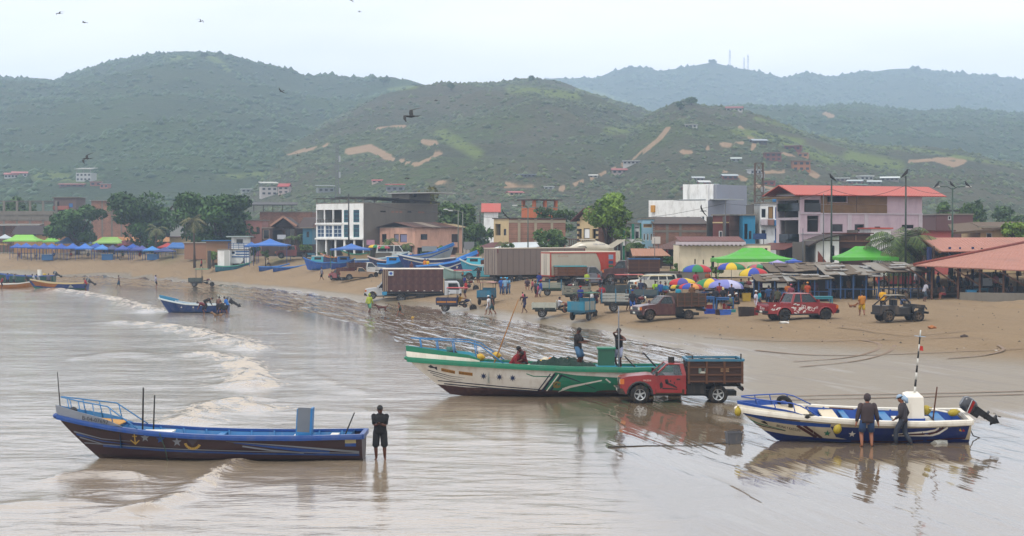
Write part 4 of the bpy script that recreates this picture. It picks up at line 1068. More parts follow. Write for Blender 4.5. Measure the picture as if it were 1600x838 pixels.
for a,w,m_,w2_ in(([(1160,645.5),(1200,655),(1250,660),(1296,663)],0.17,RBLUE,0.13),([(1159,641),(1200,650.5),(1250,655.5)],0.04,RED,0.03),([(1246,663),(1277,683)],0.10,RED,0.10),([(1256,663),(1285,683.5)],0.09,RED,0.09),([(1169,657),(1190,665),(1230,673)],0.05,GREEN,0.02),([(1176,664),(1195,669),(1230,674)],0.05,RED,0.02),([(1392,678),(1455,678),(1465,675),(1478,667)],0.06,WHITE,0.08),([(1400,676),(1445,673),(1458,671),(1464,667)],0.04,WHITE,0.08),([(1400,677),(1450,676),(1462,673),(1471,667)],0.06,RED,0.08),([(1330,687.5),(1400,688.5),(1508,683)],0.05,RED,0.05)):
 b3.stripe([q3(*p)for p in a],w,m_,w2=w2_)
b3.star(*q3(1292,675),0.125,GREEN);b3.star(*q3(1330,676.5),0.125,WHITE)
b3.text('BRUNA Y KATSUMI',*q3(1216,667.5),0.105,INK,wide=0.62,slope=-0.10)
f3=q3(1197,661)
b3.decal('fish_emblem',[[(f3[0]+0.12,f3[1]),(f3[0],f3[1]+0.05),(f3[0]-0.1,f3[1]-0.03),(f3[0]-0.14,f3[1]-0.1),(f3[0],f3[1]-0.05)]],INK)
e3=q3(1500,672);b3.decal('stern_emblem',[[(e3[0]-0.02,e3[1]-0.03),(e3[0]+0.09,e3[1]),(e3[0]+0.05,e3[1]+0.09)]],mat('#c8a23a',0.5,0.1,5));b3.decal('stern_emblem',[[(e3[0]-0.13,e3[1]-0.02),(e3[0]-0.03,e3[1]-0.03),(e3[0]-0.05,e3[1]+0.07)]],mat('#b0402a',0.5,0.1,5))
b3.rail(RBLUE,0.66,0.16,(0.76,0.84,0.91),0.20)
cn=MB(WHITE);cx_=(1515-1430)/S3
cn.T=Matrix.Translation((cx_,0.05,0.68));cn.loft([[(-0.34,-0.45,0.3),(0.34,-0.45,0.3),(0.34,0.45,0.3),(-0.34,0.45,0.3)],[(-0.30,-0.40,1.02),(0.26,-0.40,1.02),(0.26,0.40,1.02),(-0.30,0.40,1.02)],[(-0.24,-0.33,1.08),(0.14,-0.33,1.08),(0.14,0.33,1.08),(-0.24,0.33,1.08)]],True,True,False)
cn.mat(RBLUE);cn.box(-0.37,0.37,-0.48,0.48,0.0,0.3);cn.mat(WHITE);cn.box(-0.75,0.55,-0.8,0.85,0.0,0.12)
cn.build('console',b3.root)
outboard(b3.root,(-0.22,0.0,1.26),0.0,R(58),'#4a4d55','#a02b28',0.92)
ty=MB(mat('#1c1c1e',0.85,0.2,8))
ty.loft([[(math.cos(a)*(0.24+0.085*math.cos(b)),0.085*math.sin(b),math.sin(a)*(0.24+0.085*math.cos(b)))for b in[2*PI*k/8 for k in range(8)]]for a in[2*PI*i/18 for i in range(19)]],True,False,True)
tm=ty.mesh('tyre_fender')
o=tag(link('tyre_fender',tm,None,bw(b3,(1515-1234)/S3,-0.62,1.25),(R(25),R(20),R(-30))),'black tyre hung on the far rail of the right hand boat','tyre')
o=tag(link('tyre_fender',tm,None,bw(b3,(1515-1262)/S3,0.75,1.10),(R(88),0,0),0.85),'black tyre lying flat on the near rim behind the foredeck','tyre')
def buoy(label,p,r,stretch=(1,1,1),rot=(0,0,0),col='#b0a02c'):
 b=MB(mat(col,0.55,0.2,7,dirt='#5f5426',dirt_amt=0.3));b.sph((0,0,0),(r*stretch[0],r*stretch[1],r*stretch[2]),12,9);b.cyl((0,0,r*stretch[2]*0.9),(0,0,r*stretch[2]*1.2),r*0.25,n=8)
 o=b.build('buoy',None,p);o.rotation_euler=rot;return tag(o,label,'buoy')
buoy('yellow buoy hanging at the bow tip of the right hand boat',at(1153,643.5,STERN3.y-0.1),0.14,(0.85,0.85,1.15))
buoy('olive buoy hanging over the near side of the right hand boat by the green star',at(1308.5,671,STERN3.y-1.35),0.15,(0.95,0.9,1.1),(0,R(25),0))
buoy('olive float behind the leaning stick in the stern of the right hand boat',bw(b3,(1515-1454)/S3,-0.1,1.15),0.17,(1,1,1),(0,R(70),0))
buoy('olive float on the near stern rim of the right hand boat by the outboard',bw(b3,(1515-1490)/S3,0.55,1.20),0.16,(0.8,0.8,1.15),(0,R(80),0))
rod('float_bar','white bar joining two olive floats across the stern','bar',bw(b3,(1515-1458)/S3,0.0,1.22),bw(b3,(1515-1482)/S3,0.5,1.20),0.03,0.03,WHITE)
rod('wooden_stick','brown stick standing in the stern of the right hand boat','stick',bw(b3,(1515-1458)/S3,0.6,0.95),bw(b3,(1515-1464)/S3,0.5,2.08),0.028,0.024,mat('#6b4630',0.7,0.3,6))
rod('oar','thin brown oar lying across the middle of the right hand boat','oar',bw(b3,(1515-1306)/S3,-0.7,1.10),bw(b3,(1515-1340)/S3,-0.2,1.15),0.022,0.03,mat('#6b4630',0.7,0.3,6))
mp_=bw(b3,(1515-1435)/S3,-0.1,1.72);mt_=at(1438.5,516,mp_.y)
mb=MB();n_=9
for i in range(n_):
 mb.mat(mat('#c9c9c4',0.5,0.1,5)if i%2==0 else mat('#17181c',0.5,0.1,5));mb.cyl((mt_-mp_)*(i/n_),(mt_-mp_)*((i+1)/n_),0.04-0.002*i,n=8)
fp=thing('marker_pole','tall black and white banded pole with a small red flag rising from the console','pole',mp_)
mb.build('banded_pole',fp);mb=MB(mat('#8fa6b8',0.4,0.1,6));mb.cyl((mt_-mp_)*0.90,(mt_-mp_)*0.905,0.2,0.2,12);mb.build('radar_disc',fp)
mb=MB(mat('#c23a22',0.6,0.1,6));q=(mt_-mp_)*0.68;mb.slab(q+Vector((0.03,0,0)),q+Vector((0.16,0.02,-0.02)),q+Vector((0.15,0.02,0.14)),q+Vector((0.03,0,0.16)),0.012);mb.build('flag',fp)
def rope(label,pts,r=0.014,col='#5a5348',name='mooring_rope'):
 b=MB(mat(col,0.85,0.2,9));P0=Vector(pts[0]);b.tube([Vector(p)-P0 for p in pts],r,5);return tag(b.build(name,None,P0),label,'rope')
a=bw(b3,-0.1,-0.3,0.75);g1=water(1532,687);g2=water(1560,687.5);g3=water(1640,684)
rope('dark mooring line running from the stern of the right hand boat off across the sand',[a,(a+g1)/2+Vector((0,0,-0.2)),g1+Vector((0,0,0.05)),g2+Vector((0,0,0.05)),g3+Vector((0,0,0.05))],0.02)
rope('thin line lying on the wet sand left of the grey bucket',[water(950,700)+Vector((0,0,0.03)),water(1010,698)+Vector((0,0,0.03)),water(1080,698.5)+Vector((0,0,0.03)),water(1135,694)+Vector((0,0,0.04))],0.018,'#3f3a36')
bk=thing('bucket','grey square bucket on the wet sand left of the blue and white boat','bucket',water(1146,694,0.02)+Vector((0,0,0.02)),R(12))
m=MB(mat('#6a6b70',0.5,0.12,5,dirt='#8a7a62',dirt_amt=0.3))
rg=[[(x*k,y*k,z)for x,y in((-.24,-.16),(-.2,-.2),(.2,-.2),(.24,-.16),(.24,.16),(.2,.2),(-.2,.2),(-.24,.16))]for k,z in((0.92,0.0),(1.06,0.36),(1.14,0.36),(1.14,0.40),(1.03,0.40),(0.9,0.03))]
m.loft(rg,True,True,False);m.build('tub',bk)
m=MB(mat('#3a3a3c',0.5,0.1,5));m.tube([(-0.27,0,0.37),(-0.2,-0.1,0.45),(0,-0.16,0.48),(0.2,-0.1,0.45),(0.27,0,0.37)],0.012,5);m.build('handle',bk)
# ---------------------------------------------------------------- people by the three near boats
fp_=water(594,718)
man,J_=person('man in a black tee and dark shorts standing in the shallows looking at a phone',(fp_.x,fp_.y,-0.02),-PI/2,1.76,'#17171b','#15161b',2,sleeve=0.42,leglen=0.55,head=R(26),build=1.12,detail=1,lh=(0.30,0.045,1.17),rh=(0.30,-0.045,1.17),lf=(0.02,0.15,0.06),rf=(0.0,-0.12,0.06))
ph=MB(mat('#0d0e11',0.2,0.05,5));ph.box(-0.004,0.008,-0.075,0.075,-0.04,0.04);o=ph.build('phone');o.location=man.matrix_basis@Vector((0.40,0,1.215));o.rotation_euler=(0,R(35),-PI/2);tag(o,'black phone held in both hands of the man in the shallows','phone')
g=water(1355,701)
person('man in a grey hooded top and denim shorts beside the right hand boat',(g.x,g.y,0.01),PI/2,1.80,'#54484a','#44628a',3,sleeve=0.93,leglen=0.42,hood=True,build=1.2,detail=1,lh=(0.0,0.36,0.80),rh=(0.02,-0.36,0.80),lf=(0.0,0.17,0.085),rf=(0.0,-0.15,0.085),head=R(8),lel=(-0.3,1,0),rel=(-0.3,-1,0))
g=water(1411,698)
person('man with a pale cloth round his head walking alongside the right hand boat',(g.x,g.y,0.01),R(150),1.74,'#4f4a50','#4c5360',1,sleeve=0.95,leglen=0.97,hat='#9fb2c4',build=1.0,detail=1,lean=R(4),head=R(22),lh=(0.22,0.17,0.93),rh=(0.05,-0.26,0.88),lf=(0.22,0.1,0.085),rf=(-0.26,-0.1,0.10),shoes='#3a3a3e')
b=MB(mat('#9fb2c4',0.85,0.15,7));b.tube([(0.02,0,1.66),(-0.10,0.0,1.58),(-0.13,0,1.46)],[0.1,0.085,0.05],8);b.T=None
hm_=[o for o in SC.objects if o.name.startswith('person')][-1];b.build('head_cloth',hm_)
def aboard(px,y,z):return bw(b2,(1066-px)/S2,y,z)
person('man in a dark tee and denim shorts standing on the dark net heap',aboard(903,0.1,1.28),R(-22),1.80,'#2b2224','#5c7f9c',2,sleeve=0.45,leglen=0.5,head=R(24),build=1.12,detail=1,lh=(0.42,0.10,1.16),rh=(0.38,-0.12,1.10),lf=(0.02,0.13,0.085),rf=(-0.04,-0.12,0.085))
pm,J_=person('man in a black vest and white shorts holding a tall upright pole',aboard(969,-0.2,1.25),R(-120),1.78,'#15151a','#aeb2c4',2,sleeve=0.0,leglen=0.5,head=R(5),build=0.95,detail=1,rh=(0.22,0.10,1.62),lh=(0.22,0.16,1.25),lf=(0.02,0.11,0.085),rf=(0.0,-0.11,0.085),rel=(0.2,-1,-0.3),lel=(0.1,1,-0.4))
q=pm.matrix_basis@Vector((0.28,0.14,0.0))
rod('steering_pole','tall pale pole held upright by the man in the black vest','pole',(q.x,q.y,q.z-0.1),(q.x-0.02,q.y,q.z+2.75),0.038,0.03,mat('#8d8f94',0.6,0.3,6))
person('crouching man in red and white, left of the two at the green rim',aboard(802,0.35,0.90),R(-30),1.72,'#8f2430','#23262c',2,sleeve=0.92,leglen=0.9,lean=R(38),head=R(30),hip=(-0.1,0,0.58),build=1.05,detail=1,lh=(0.45,0.02,0.62),rh=(0.42,-0.1,0.60),lf=(0.22,0.2,0.085),rf=(0.2,-0.2,0.085))
person('crouching man in dark red, right of the two at the green rim',aboard(816,0.3,0.94),R(-140),1.74,'#7d1f26','#1b1c20',2,sleeve=0.5,leglen=0.9,lean=R(20),head=R(32),hip=(-0.05,0,0.62),build=1.05,detail=1,lh=(0.38,0.08,0.66),rh=(0.38,-0.08,0.66),lf=(0.25,0.2,0.085),rf=(0.22,-0.2,0.085))
# ---------------------------------------------------------------- vehicles (local +x is the front, z = 0 the ground)
RUB=mat('#1b1b1c',0.85,0.2,8,dirt='#6b5a45',dirt_amt=0.3)
RIMM=mat('#8a8b8c',0.4,0.15,6,metal=0.5)
DARK=mat('#191a1c',0.6,0.15,5,dirt='#5b4c3a',dirt_amt=0.15)
GLS=glass('#3b4a50',0.42)
GLB=glass('#20282b',0.30)
LAMP=mat('#d8d4c4',0.2,0.05,5);REDL=mat('#8f1f1a',0.25,0.1,5);AMB=mat('#c8802a',0.3,0.1,5)
_WH={}
def wheel(parent,x,y,r,w,rim=RIMM,side=1,dark_rim=False,steer=0.0):
 key=(round(r,3),round(w,3),rim.name)
 if key not in _WH:
  b=MB(RUB)
  prof=[(r*0.60,-w/2),(r*0.9,-w/2),(r,-w*0.3),(r,w*0.3),(r*0.9,w/2),(r*0.60,w/2)]
  b.loft([[(math.cos(a)*p,q,math.sin(a)*p)for p,q in prof]for a in[2*PI*i/18 for i in range(19)]],False,False,True)
  for i in range(18):
   a=2*PI*(i+0.5)/18;c,s_=math.cos(a),math.sin(a)
   b.bar((c*r*0.985,-w*0.32,s_*r*0.985),(c*r*0.985,w*0.32,s_*r*0.985),r*0.07,r*0.06)
  m1=b.mesh('tyre')
  b=MB(rim)
  b.loft([[(math.cos(a)*p,q,math.sin(a)*p)for p,q in((r*0.62,w*0.42),(r*0.56,w*0.44),(r*0.52,w*0.25))]for a in[2*PI*i/18 for i in range(19)]],False,False,True)
  b.mat(DARK);b.cyl((0,w*0.05,0),(0,w*0.12,0),r*0.55,n=18)
  b.mat(rim)
  for i in range(5):
   a=2*PI*i/5+0.3;b.bar((0,w*0.2,0),(math.cos(a)*r*0.53,w*0.3,math.sin(a)*r*0.53),r*0.16,r*0.07,up=(0,1,0))
  b.cyl((0,w*0.1,0),(0,w*0.36,0),r*0.14,n=10)
  _WH[key]=(m1,b.mesh('rim'))
 m1,m2=_WH[key]
 e=link('wheel',m1,parent,(x,y,r),(0,random.random()*0,0 if side>0 else PI))
 link('rim',m2,e,(0,0,0),(0,random.uniform(0,1),0))
 return e
def arch(cx,r,z0,n=9):
 a0=math.asin(max(-1,min(1,z0/r)))if r else 0
 return[(cx+r*math.cos(a),r*math.sin(a))for a in[PI-a0-(PI-2*a0)*i/(n-1)for i in range(n)]]
def body_profile(pts_top,wheels,r,z0,x0,x1):
 bot=[(x0,z0)]
 for cx in sorted(wheels):
  bot+=[(px,pz+0.0)for px,pz in[(q[0],q[1]+r*0.0)for q in arch(cx,r*1.22,max(z0-r,-r))]]
 bot+=[(x1,z0)]
 return bot
def truck(name,label,cat,loc,rz,paint,L=4.9,w=1.72,r=0.36,wb=2.95,hood=1.35,cab=1.35,roof=1.66,belt=1.12,hoodz=1.04,bed='open',bedz=0.98,boxh=1.0,boxm=None,boxrim=None,rimm=RIMM,gls=GLS,double=False,ground=0.0,group=None,frontoh=0.78,bumper=DARK,planks=5,posts=4,scale=1.0,dirtm=None,rake_ws=0.55,rake_rear=0.12,lift=0.0,boxw=None,boxx=None):
 T=thing(name,label,cat,loc,rz,group,scale)
 xf=L-(L*0.5);fx=L/2-frontoh;rx=fx-wb
 z0=0.34+lift;x1=L/2;x0=-L/2
 r_=r
 def bot(a,b):
  o=[(a,z0)]
  for cx in(rx,fx):
   ar=r*1.2
   if cx-ar>a-0.02 and cx+ar<b+0.02:
    th=math.asin(min(0.99,(z0-r)/ar))if z0>r else-math.asin(min(0.99,(r-z0)/ar))
    n=9
    o+=[(cx+ar*math.cos(PI-th-(PI-2*th)*i/(n-1)),r+ar*math.sin(PI-th-(PI-2*th)*i/(n-1)))for i in range(n)]
  return o+[(b,z0)]
 cf=x1-hood
 cb=cf-cab-(0.95 if double else 0.0)-(0 if bed!='suv' else 0)
 if bed=='suv':cb=x0+0.12
 end=cb-0.05 if bed=='box' else x0
 top=[(x1,z0+0.12),(x1+0.01,hoodz-0.30),(x1-0.06,hoodz-0.10),(x1-0.35,hoodz-0.02),(cf+0.25,hoodz+0.05),(cf,belt),(cb,belt)]
 if bed=='open':top+=[(cb-0.02,bedz+0.06),(x0+0.03,bedz+0.06),(x0,bedz-0.1)]
 elif bed=='suv':top+=[(x0+0.02,belt-0.05)]
 else:top+=[(end,belt)]
 poly=bot(end,x1)+top[0:]
 b=MB(paint)
 b.prism(poly,-w/2,w/2,'xz',-0.05*0+0.0,0.0)
 b.mat(DARK)
 for cx in(rx,fx):
  if end-0.3<cx:b.cyl((cx,-w/2+0.25,r),(cx,w/2-0.25,r),r*0.9,n=12)
 b.build('body',T)
 if dirtm:
  for sd in(1,-1):
   b=MB(dirtm);b.box(cb+0.02,cf-0.05,sd*(w/2+0.002),sd*(w/2+0.006),z0,z0+0.2);b.build('mud_splash',T)
 b=MB(DARK);b.box(x0+0.25,x1-0.4,-w/2+0.35,w/2-0.35,z0-0.1,z0+0.1);b.cyl((rx,-w/2+0.1,r),(rx,w/2-0.1,r),0.06,n=8);b.cyl((fx,-w/2+0.1,r),(fx,w/2-0.1,r),0.06,n=8);b.build('chassis',T)
 wi=w/2-0.03;wt=w/2-0.17
 A0,A1=(cf,belt),(cf-rake_ws,roof-0.03);C0,C1=(cb+0.02,belt),(cb+rake_rear+0.02,roof-0.03)
 b=MB(paint)
 b.loft([[(x,y,z)for x,y in((A1[0]+0.04,-wt-0.02),(A1[0]+0.04,wt+0.02),(C1[0]-0.03,wt+0.02),(C1[0]-0.03,-wt-0.02))]for z in(roof-0.06,roof-0.025)]+[[(x,y,roof)for x,y in((A1[0]-0.1,-wt+0.1),(A1[0]-0.1,wt-0.1),(C1[0]+0.1,wt-0.1),(C1[0]+0.1,-wt+0.1))]],True,True,False,True)
 b.build('roof',T)
 b=MB(paint)
 mids=[cf-rake_ws-(cf-rake_ws-cb)*0.5]if double or bed=='suv' else[]
 if bed=='suv':mids=[cf-1.15,cf-2.0]
 for sd in(1,-1):
  b.bar((A0[0],sd*wi,A0[1]-0.02),(A1[0],sd*wt,A1[1]),0.07,0.06)
  b.bar((C0[0],sd*wi,C0[1]-0.02),(C1[0],sd*wt,C1[1]),0.16,0.06,up=(0,1,0))
  for mx in mids:b.bar((mx,sd*wi,belt-0.02),(mx,sd*wt,roof-0.05),0.10,0.05,up=(0,1,0))
 b.build('pillar_frame',T)
 def pane(nm,pts):
  q=MB(gls);q.quad(*pts);return q.build(nm,T)
 pane('windscreen',[(A0[0]+0.01,-wi+0.06,A0[1]),(A0[0]+0.01,wi-0.06,A0[1]),(A1[0]+0.01,wt-0.03,A1[1]),(A1[0]+0.01,-wt+0.03,A1[1])])
 pane('rear_window',[(C0[0]-0.01,wi-0.1,C0[1]),(C0[0]-0.01,-wi+0.1,C0[1]),(C1[0]-0.01,-wt+0.05,C1[1]),(C1[0]-0.01,wt-0.05,C1[1])])
 cuts=[A0[0]-0.03]+mids+[C0[0]+0.08]
 for sd in(1,-1):
  for i in range(len(cuts)-1):
   xa,xb=cuts[i],cuts[i+1]
   xat=A1[0]-0.03 if i==0 else xa-0.04;xbt=(C1[0]+0.08)if i==len(cuts)-2 else xb+0.04
   if i:xa-=0.05
   if i<len(cuts)-2:xb+=0.05
   pane('side_window',[(xa,sd*wi,belt),(xb,sd*wi,belt),(xbt,sd*(wt+0.005),roof-0.07),(xat,sd*(wt+0.005),roof-0.07)])
   d=MB(paint);xd0=xa-0.05 if i==0 else xa+0.02;xd1=xb+0.02
   zb=z0+0.06
   d.box(xd1,xd0,sd*(w/2-0.01),sd*(w/2+0.012),zb,belt-0.01)
   dd=d.build('door',T)
   h=MB(DARK);h.box(xd1+0.08,xd1+0.24,sd*(w/2+0.013),sd*(w/2+0.035),belt-0.18,belt-0.13);h.build('handle',dd)
  mb=MB(DARK if dirtm else paint);mb.bar((A0[0]-0.12,sd*wi,belt+0.05),(A0[0]-0.08,sd*(w/2+0.16),belt+0.10),0.03);mb.box(A0[0]-0.12,A0[0]-0.03,sd*(w/2+0.08),sd*(w/2+0.26),belt+0.0,belt+0.19);mb.build('mirror',T)
 b=MB(mat('#2a2a2c',0.8,0.2,5));b.box(cb+0.15,cb+0.65,-w/2+0.15,w/2-0.15,z0+0.2,z0+0.45)
 for sy in(-0.38,0.38):b.box(cb+0.2,cb+0.36,sy-0.24,sy+0.24,z0+0.45,belt+0.28)
 b.box(cf-0.45,cf+0.05,-w/2+0.08,w/2-0.08,belt-0.25,belt+0.01);b.build('seat',T)
 g=MB(DARK);g.box(x1-0.02,x1+0.018,-w/2+0.32,w/2-0.32,hoodz-0.34,hoodz-0.14);gr=g.build('grille',T)
 for k in range(3):
  g=MB(RIMM);g.box(x1+0.018,x1+0.03,-w/2+0.32,w/2-0.32,hoodz-0.30+k*0.06,hoodz-0.285+k*0.06);g.build('grille_bar',gr)
 for sd in(1,-1):
  g=MB(LAMP);g.box(x1-0.08,x1+0.022,sd*(w/2-0.31),sd*(w/2+0.004),hoodz-0.34,hoodz-0.15);g.build('headlight',T)
  g=MB(AMB);g.box(x1-0.16,x1+0.015,sd*(w/2-0.10),sd*(w/2+0.010),hoodz-0.345,hoodz-0.13);g.build('indicator',T)
  if bed!='box':
   g=MB(REDL);g.box(x0-0.012,x0+0.08,sd*(w/2-0.16),sd*(w/2+0.006),bedz-0.38,bedz-0.05);g.build('tail_light',T)
 g=MB(bumper);g.prism([(x1-0.25,z0-0.02),(x1+0.06,z0+0.0),(x1+0.10,z0+0.06),(x1+0.10,z0+0.24),(x1-0.1,z0+0.26)],-w/2-0.01,w/2+0.01,'xz',0.02,0.08);g.build('bumper',T)
 g=MB(mat('#d8d8d0',0.5,0.05,8));g.box(x1+0.102,x1+0.112,-0.2,0.2,z0+0.08,z0+0.2);g.build('number_plate',T)
 if bed!='box':
  g=MB(bumper);g.box(x0-0.12,x0+0.05,-w/2+0.05,w/2-0.05,z0+0.04,z0+0.2);g.build('bumper',T)
  g=MB(mat('#d8d8d0',0.5,0.05,8));g.box(x0-0.132,x0-0.122,-0.2,0.2,z0+0.08,z0+0.2);g.build('number_plate',T)
 if bed=='open':
  g=MB(DARK);g.box(x0+0.06,cb-0.06,-w/2+0.06,w/2-0.06,bedz+0.062,bedz+0.068);g.build('bed_liner',T)
  for sd in(1,-1):
   g=MB(paint);g.box(x0,cb-0.05,sd*(w/2-0.06),sd*(w/2),bedz+0.06,bedz+0.14);g.build('bed_rail',T)
 for sd in(1,-1):
  for cx in(rx,fx):
   wheel(T,cx,sd*(w/2-0.08),r,r*0.62,rimm,sd)
   if cx>end:
    f=MB(DARK if dirtm else paint)
    ar=r*1.2
    f.loft([[(cx+q*math.cos(a),sd*y,r+q*math.sin(a))for q,y in((ar,w/2-0.02),(ar,w/2+0.035),(ar+0.06,w/2+0.035),(ar+0.09,w/2-0.005))]for a in[PI*i/10 for i in range(11)]],False,False,True,sd>0);f.build('fender',T)
 if bed=='box':
  bw_=boxw or w+0.16;bx1=cb-0.10;bx0=boxx if boxx is not None else x0-0.1
  cargo_box(T,bx0,bx1,bw_,bedz,boxh,boxm or wood('#4a3222'),boxrim,planks,posts)
  g=MB(DARK);g.box(bx0+0.05,bx1,-0.5,-0.4,bedz-0.22,bedz-0.02);g.box(bx0+0.05,bx1,0.4,0.5,bedz-0.22,bedz-0.02)
  for k in range(5):x=bx0+0.2+(bx1-bx0-0.4)*k/4;g.box(x-0.04,x+0.04,-bw_/2+0.02,bw_/2-0.02,bedz-0.10,bedz-0.01)
  for sd in(1,-1):g.box(end-0.02,rx+r*1.3,sd*(w/2-0.06),sd*(w/2-0.02),bedz-0.5,bedz-0.06)
  g.box(bx0-0.02,bx0+0.04,-bw_/2+0.2,bw_/2-0.2,bedz-0.38,bedz-0.2)
  g.build('bed_frame',T)
  for sd in(1,-1):
   g=MB(REDL);g.box(bx0-0.035,bx0-0.02,sd*(bw_/2-0.3),sd*(bw_/2-0.1),bedz-0.34,bedz-0.24);g.build('tail_light',T)
 return T
def cargo_box(T,x0,x1,w,z0,h,m,rim=None,planks=5,posts=4,slat=False,postm=None):
 f=MB(m);f.box(x0,x1,-w/2,w/2,z0-0.04,z0);f.build('bed_floor',T)
 ph=h/planks;gap=0.022 if not slat else ph*0.25
 mx=MB(m);mx.box(0,x1-x0,-0.015,0.015,gap/2,ph-gap/2);ms=mx.mesh('plank')
 my=MB(m);my.box(-0.015,0.015,-w/2+0.03,w/2-0.03,gap/2,ph-gap/2);me=my.mesh('plank')
 pm=MB(postm or wood('#6e4e36'));pm.box(-0.045,0.045,-0.035,0.035,-0.06,h+0.01);mp=pm.mesh('post')
 hm=MB(postm or wood('#6e4e36'));hm.box(0,x1-x0,-0.02,0.02,-0.03,0.03);mh=hm.mesh('batten')
 for sd in(1,-1):
  for k in range(planks):link('plank',ms,T,(x0,sd*(w/2-0.02),z0+k*ph+random.uniform(-0.003,0.003)))
  for k in range(posts):link('post',mp,T,(x0+0.05+(x1-x0-0.1)*k/(posts-1),sd*(w/2+0.022),z0))
  for k in(0.04,0.36,0.72):link('batten',mh,T,(x0,sd*(w/2+0.012),z0+h*k))
 for x in(x0+0.02,x1-0.02):
  for k in range(planks):link('plank',me,T,(x,0,z0+k*ph))
 if rim:
  r=MB(rim)
  for sd in(1,-1):r.box(x0-0.03,x1+0.03,sd*(w/2-0.08),sd*(w/2+0.05),z0+h+0.012,z0+h+0.10)
  for x in(x0,x1):r.box(x-0.06,x+0.06,-w/2+0.08,w/2-0.08,z0+h+0.012,z0+h+0.10)
  r.build('top_rim',T)
def boxtruck(name,label,loc,rz,cabm,boxm,bl=5.6,bh=2.1,w=2.2,r=0.45,cabl=1.7,cabh=2.15,bedz=1.05,roofm=None,panels=None,group=None,scale=1.0,pan_rows=3,pan_cols=8,trimm=None,doorm=None):
 T=thing(name,label,'truck',loc,rz,group,scale)
 f=MB(DARK);f.box(0.1,bl+cabl-0.2,-0.45,0.45,0.62,0.88);f.box(0.3,bl,-w/2+0.1,w/2-0.1,bedz-0.16,bedz-0.02)
 f.box(bl*0.55,bl*0.55+0.9,-w/2+0.12,-w/2+0.5,0.5,0.85);f.box(bl*0.55,bl*0.55+0.9,w/2-0.5,w/2-0.12,0.5,0.85);f.box(0,0.08,-w/2+0.2,w/2-0.2,0.5,0.66)
 f.build('chassis',T)
 b=MB(boxm);b.box(0,bl,-w/2,w/2,bedz,bedz+bh);b.build('box',T)
 if roofm:
  b=MB(roofm);b.prism([(-w/2-0.03,bedz+bh+0.002),(w/2+0.03,bedz+bh+0.002),(w/2-0.15,bedz+bh+0.10),(-w/2+0.15,bedz+bh+0.10)],-0.04,bl+0.04,'yz');b.build('box_roof',T)
 if panels:
  pw=(bl-0.1)/pan_cols;ph=(bh-0.1)/pan_rows
  q=MB(panels);q.box(0.03,pw-0.03,-0.012,0.012,0.03,ph-0.03);pm=q.mesh('panel')
  for sd in(1,-1):
   for i in range(pan_cols):
    for j in range(pan_rows):link('panel',pm,T,(0.05+i*pw,sd*(w/2+0.012),bedz+0.05+j*ph))
 if trimm:
  b=MB(trimm)
  for sd in(1,-1):
   for x in(0.03,bl-0.03):b.box(x-0.06,x+0.06,sd*(w/2+0.004),sd*(w/2+0.03),bedz-0.02,bedz+bh+0.02)
   b.box(0,bl,sd*(w/2+0.031),sd*(w/2+0.045),bedz+bh-0.1,bedz+bh+0.01);b.box(0,bl,sd*(w/2+0.031),sd*(w/2+0.045),bedz-0.02,bedz+0.09)
  b.box(-0.03,-0.004,-w/2,w/2,bedz+bh-0.12,bedz+bh);b.box(-0.03,-0.004,-w/2,w/2,bedz,bedz+0.1)
  b.build('box_trim',T)
 for sd in(1,-1):
  d=MB(doorm or boxm);d.box(-0.05,-0.006,sd*0.02,sd*(w/2-0.08),bedz+0.11,bedz+bh-0.13);dd=d.build('rear_door',T)
  h=MB(RIMM);h.cyl((-0.07,sd*0.25,bedz+0.15),(-0.07,sd*0.25,bedz+bh-0.2),0.02,n=6);h.build('lock_bar',dd)
 c0=bl+0.12;c1=c0+cabl;cw=w-0.3;cz=0.55
 prof=[(c0,cz)]+[(c0+0.85+0.52*math.cos(PI-PI*i/8),r+0.52*math.sin(PI*i/8))for i in range(9)if r+0.52*math.sin(PI*i/8)>cz]+[(c1,cz),(c1+0.02,cz+0.6),(c1-0.25,cabh-0.15),(c1-0.45,cabh),(c0,cabh)]
 b=MB(cabm);b.prism(prof,-cw/2,cw/2,'xz',0.04,0.1);b.build('cab',T)
 ws=[(c1+0.015,cz+0.75),(c1-0.25,cabh-0.2)]
 g=MB(GLB);g.add([(ws[0][0]+0.005,-cw/2+0.15,ws[0][1]),(ws[0][0]+0.005,cw/2-0.15,ws[0][1]),(ws[1][0]+0.01,cw/2-0.15,ws[1][1]),(ws[1][0]+0.01,-cw/2+0.15,ws[1][1])],[(0,1,2,3)],False);g.build('windscreen',T)
 for sd in(1,-1):
  d=MB(cabm);d.prism([(c0+0.3,cz+0.35),(c1-0.12,cz+0.35),(c1-0.1,cz+0.7),(c1-0.34,cabh-0.12),(c0+0.3,cabh-0.12)],sd*(cw/2-0.01)if sd>0 else-cw/2-0.012,sd*(cw/2+0.012)if sd>0 else-cw/2+0.01);dd=d.build('door',T)
  h=MB(DARK);h.box(c0+0.38,c0+0.54,sd*(cw/2+0.013),sd*(cw/2+0.03),cz+0.55,cz+0.6);h.build('handle',dd)
  g=MB(GLB);y=sd*(cw/2+0.016);g.add([(c0+0.38,y,cz+0.75),(c1-0.2,y,cz+0.75),(c1-0.42,y,cabh-0.2),(c0+0.38,y,cabh-0.2)],[(0,1,2,3)if sd<0 else(3,2,1,0)],False);g.build('side_window',T)
  m=MB(DARK);m.bar((c1-0.15,sd*cw/2,cabh-0.35),(c1+0.12,sd*(cw/2+0.2),cabh-0.4),0.03);m.box(c1+0.08,c1+0.14,sd*(cw/2+0.1),sd*(cw/2+0.32),cabh-0.8,cabh-0.38);m.build('mirror',T)
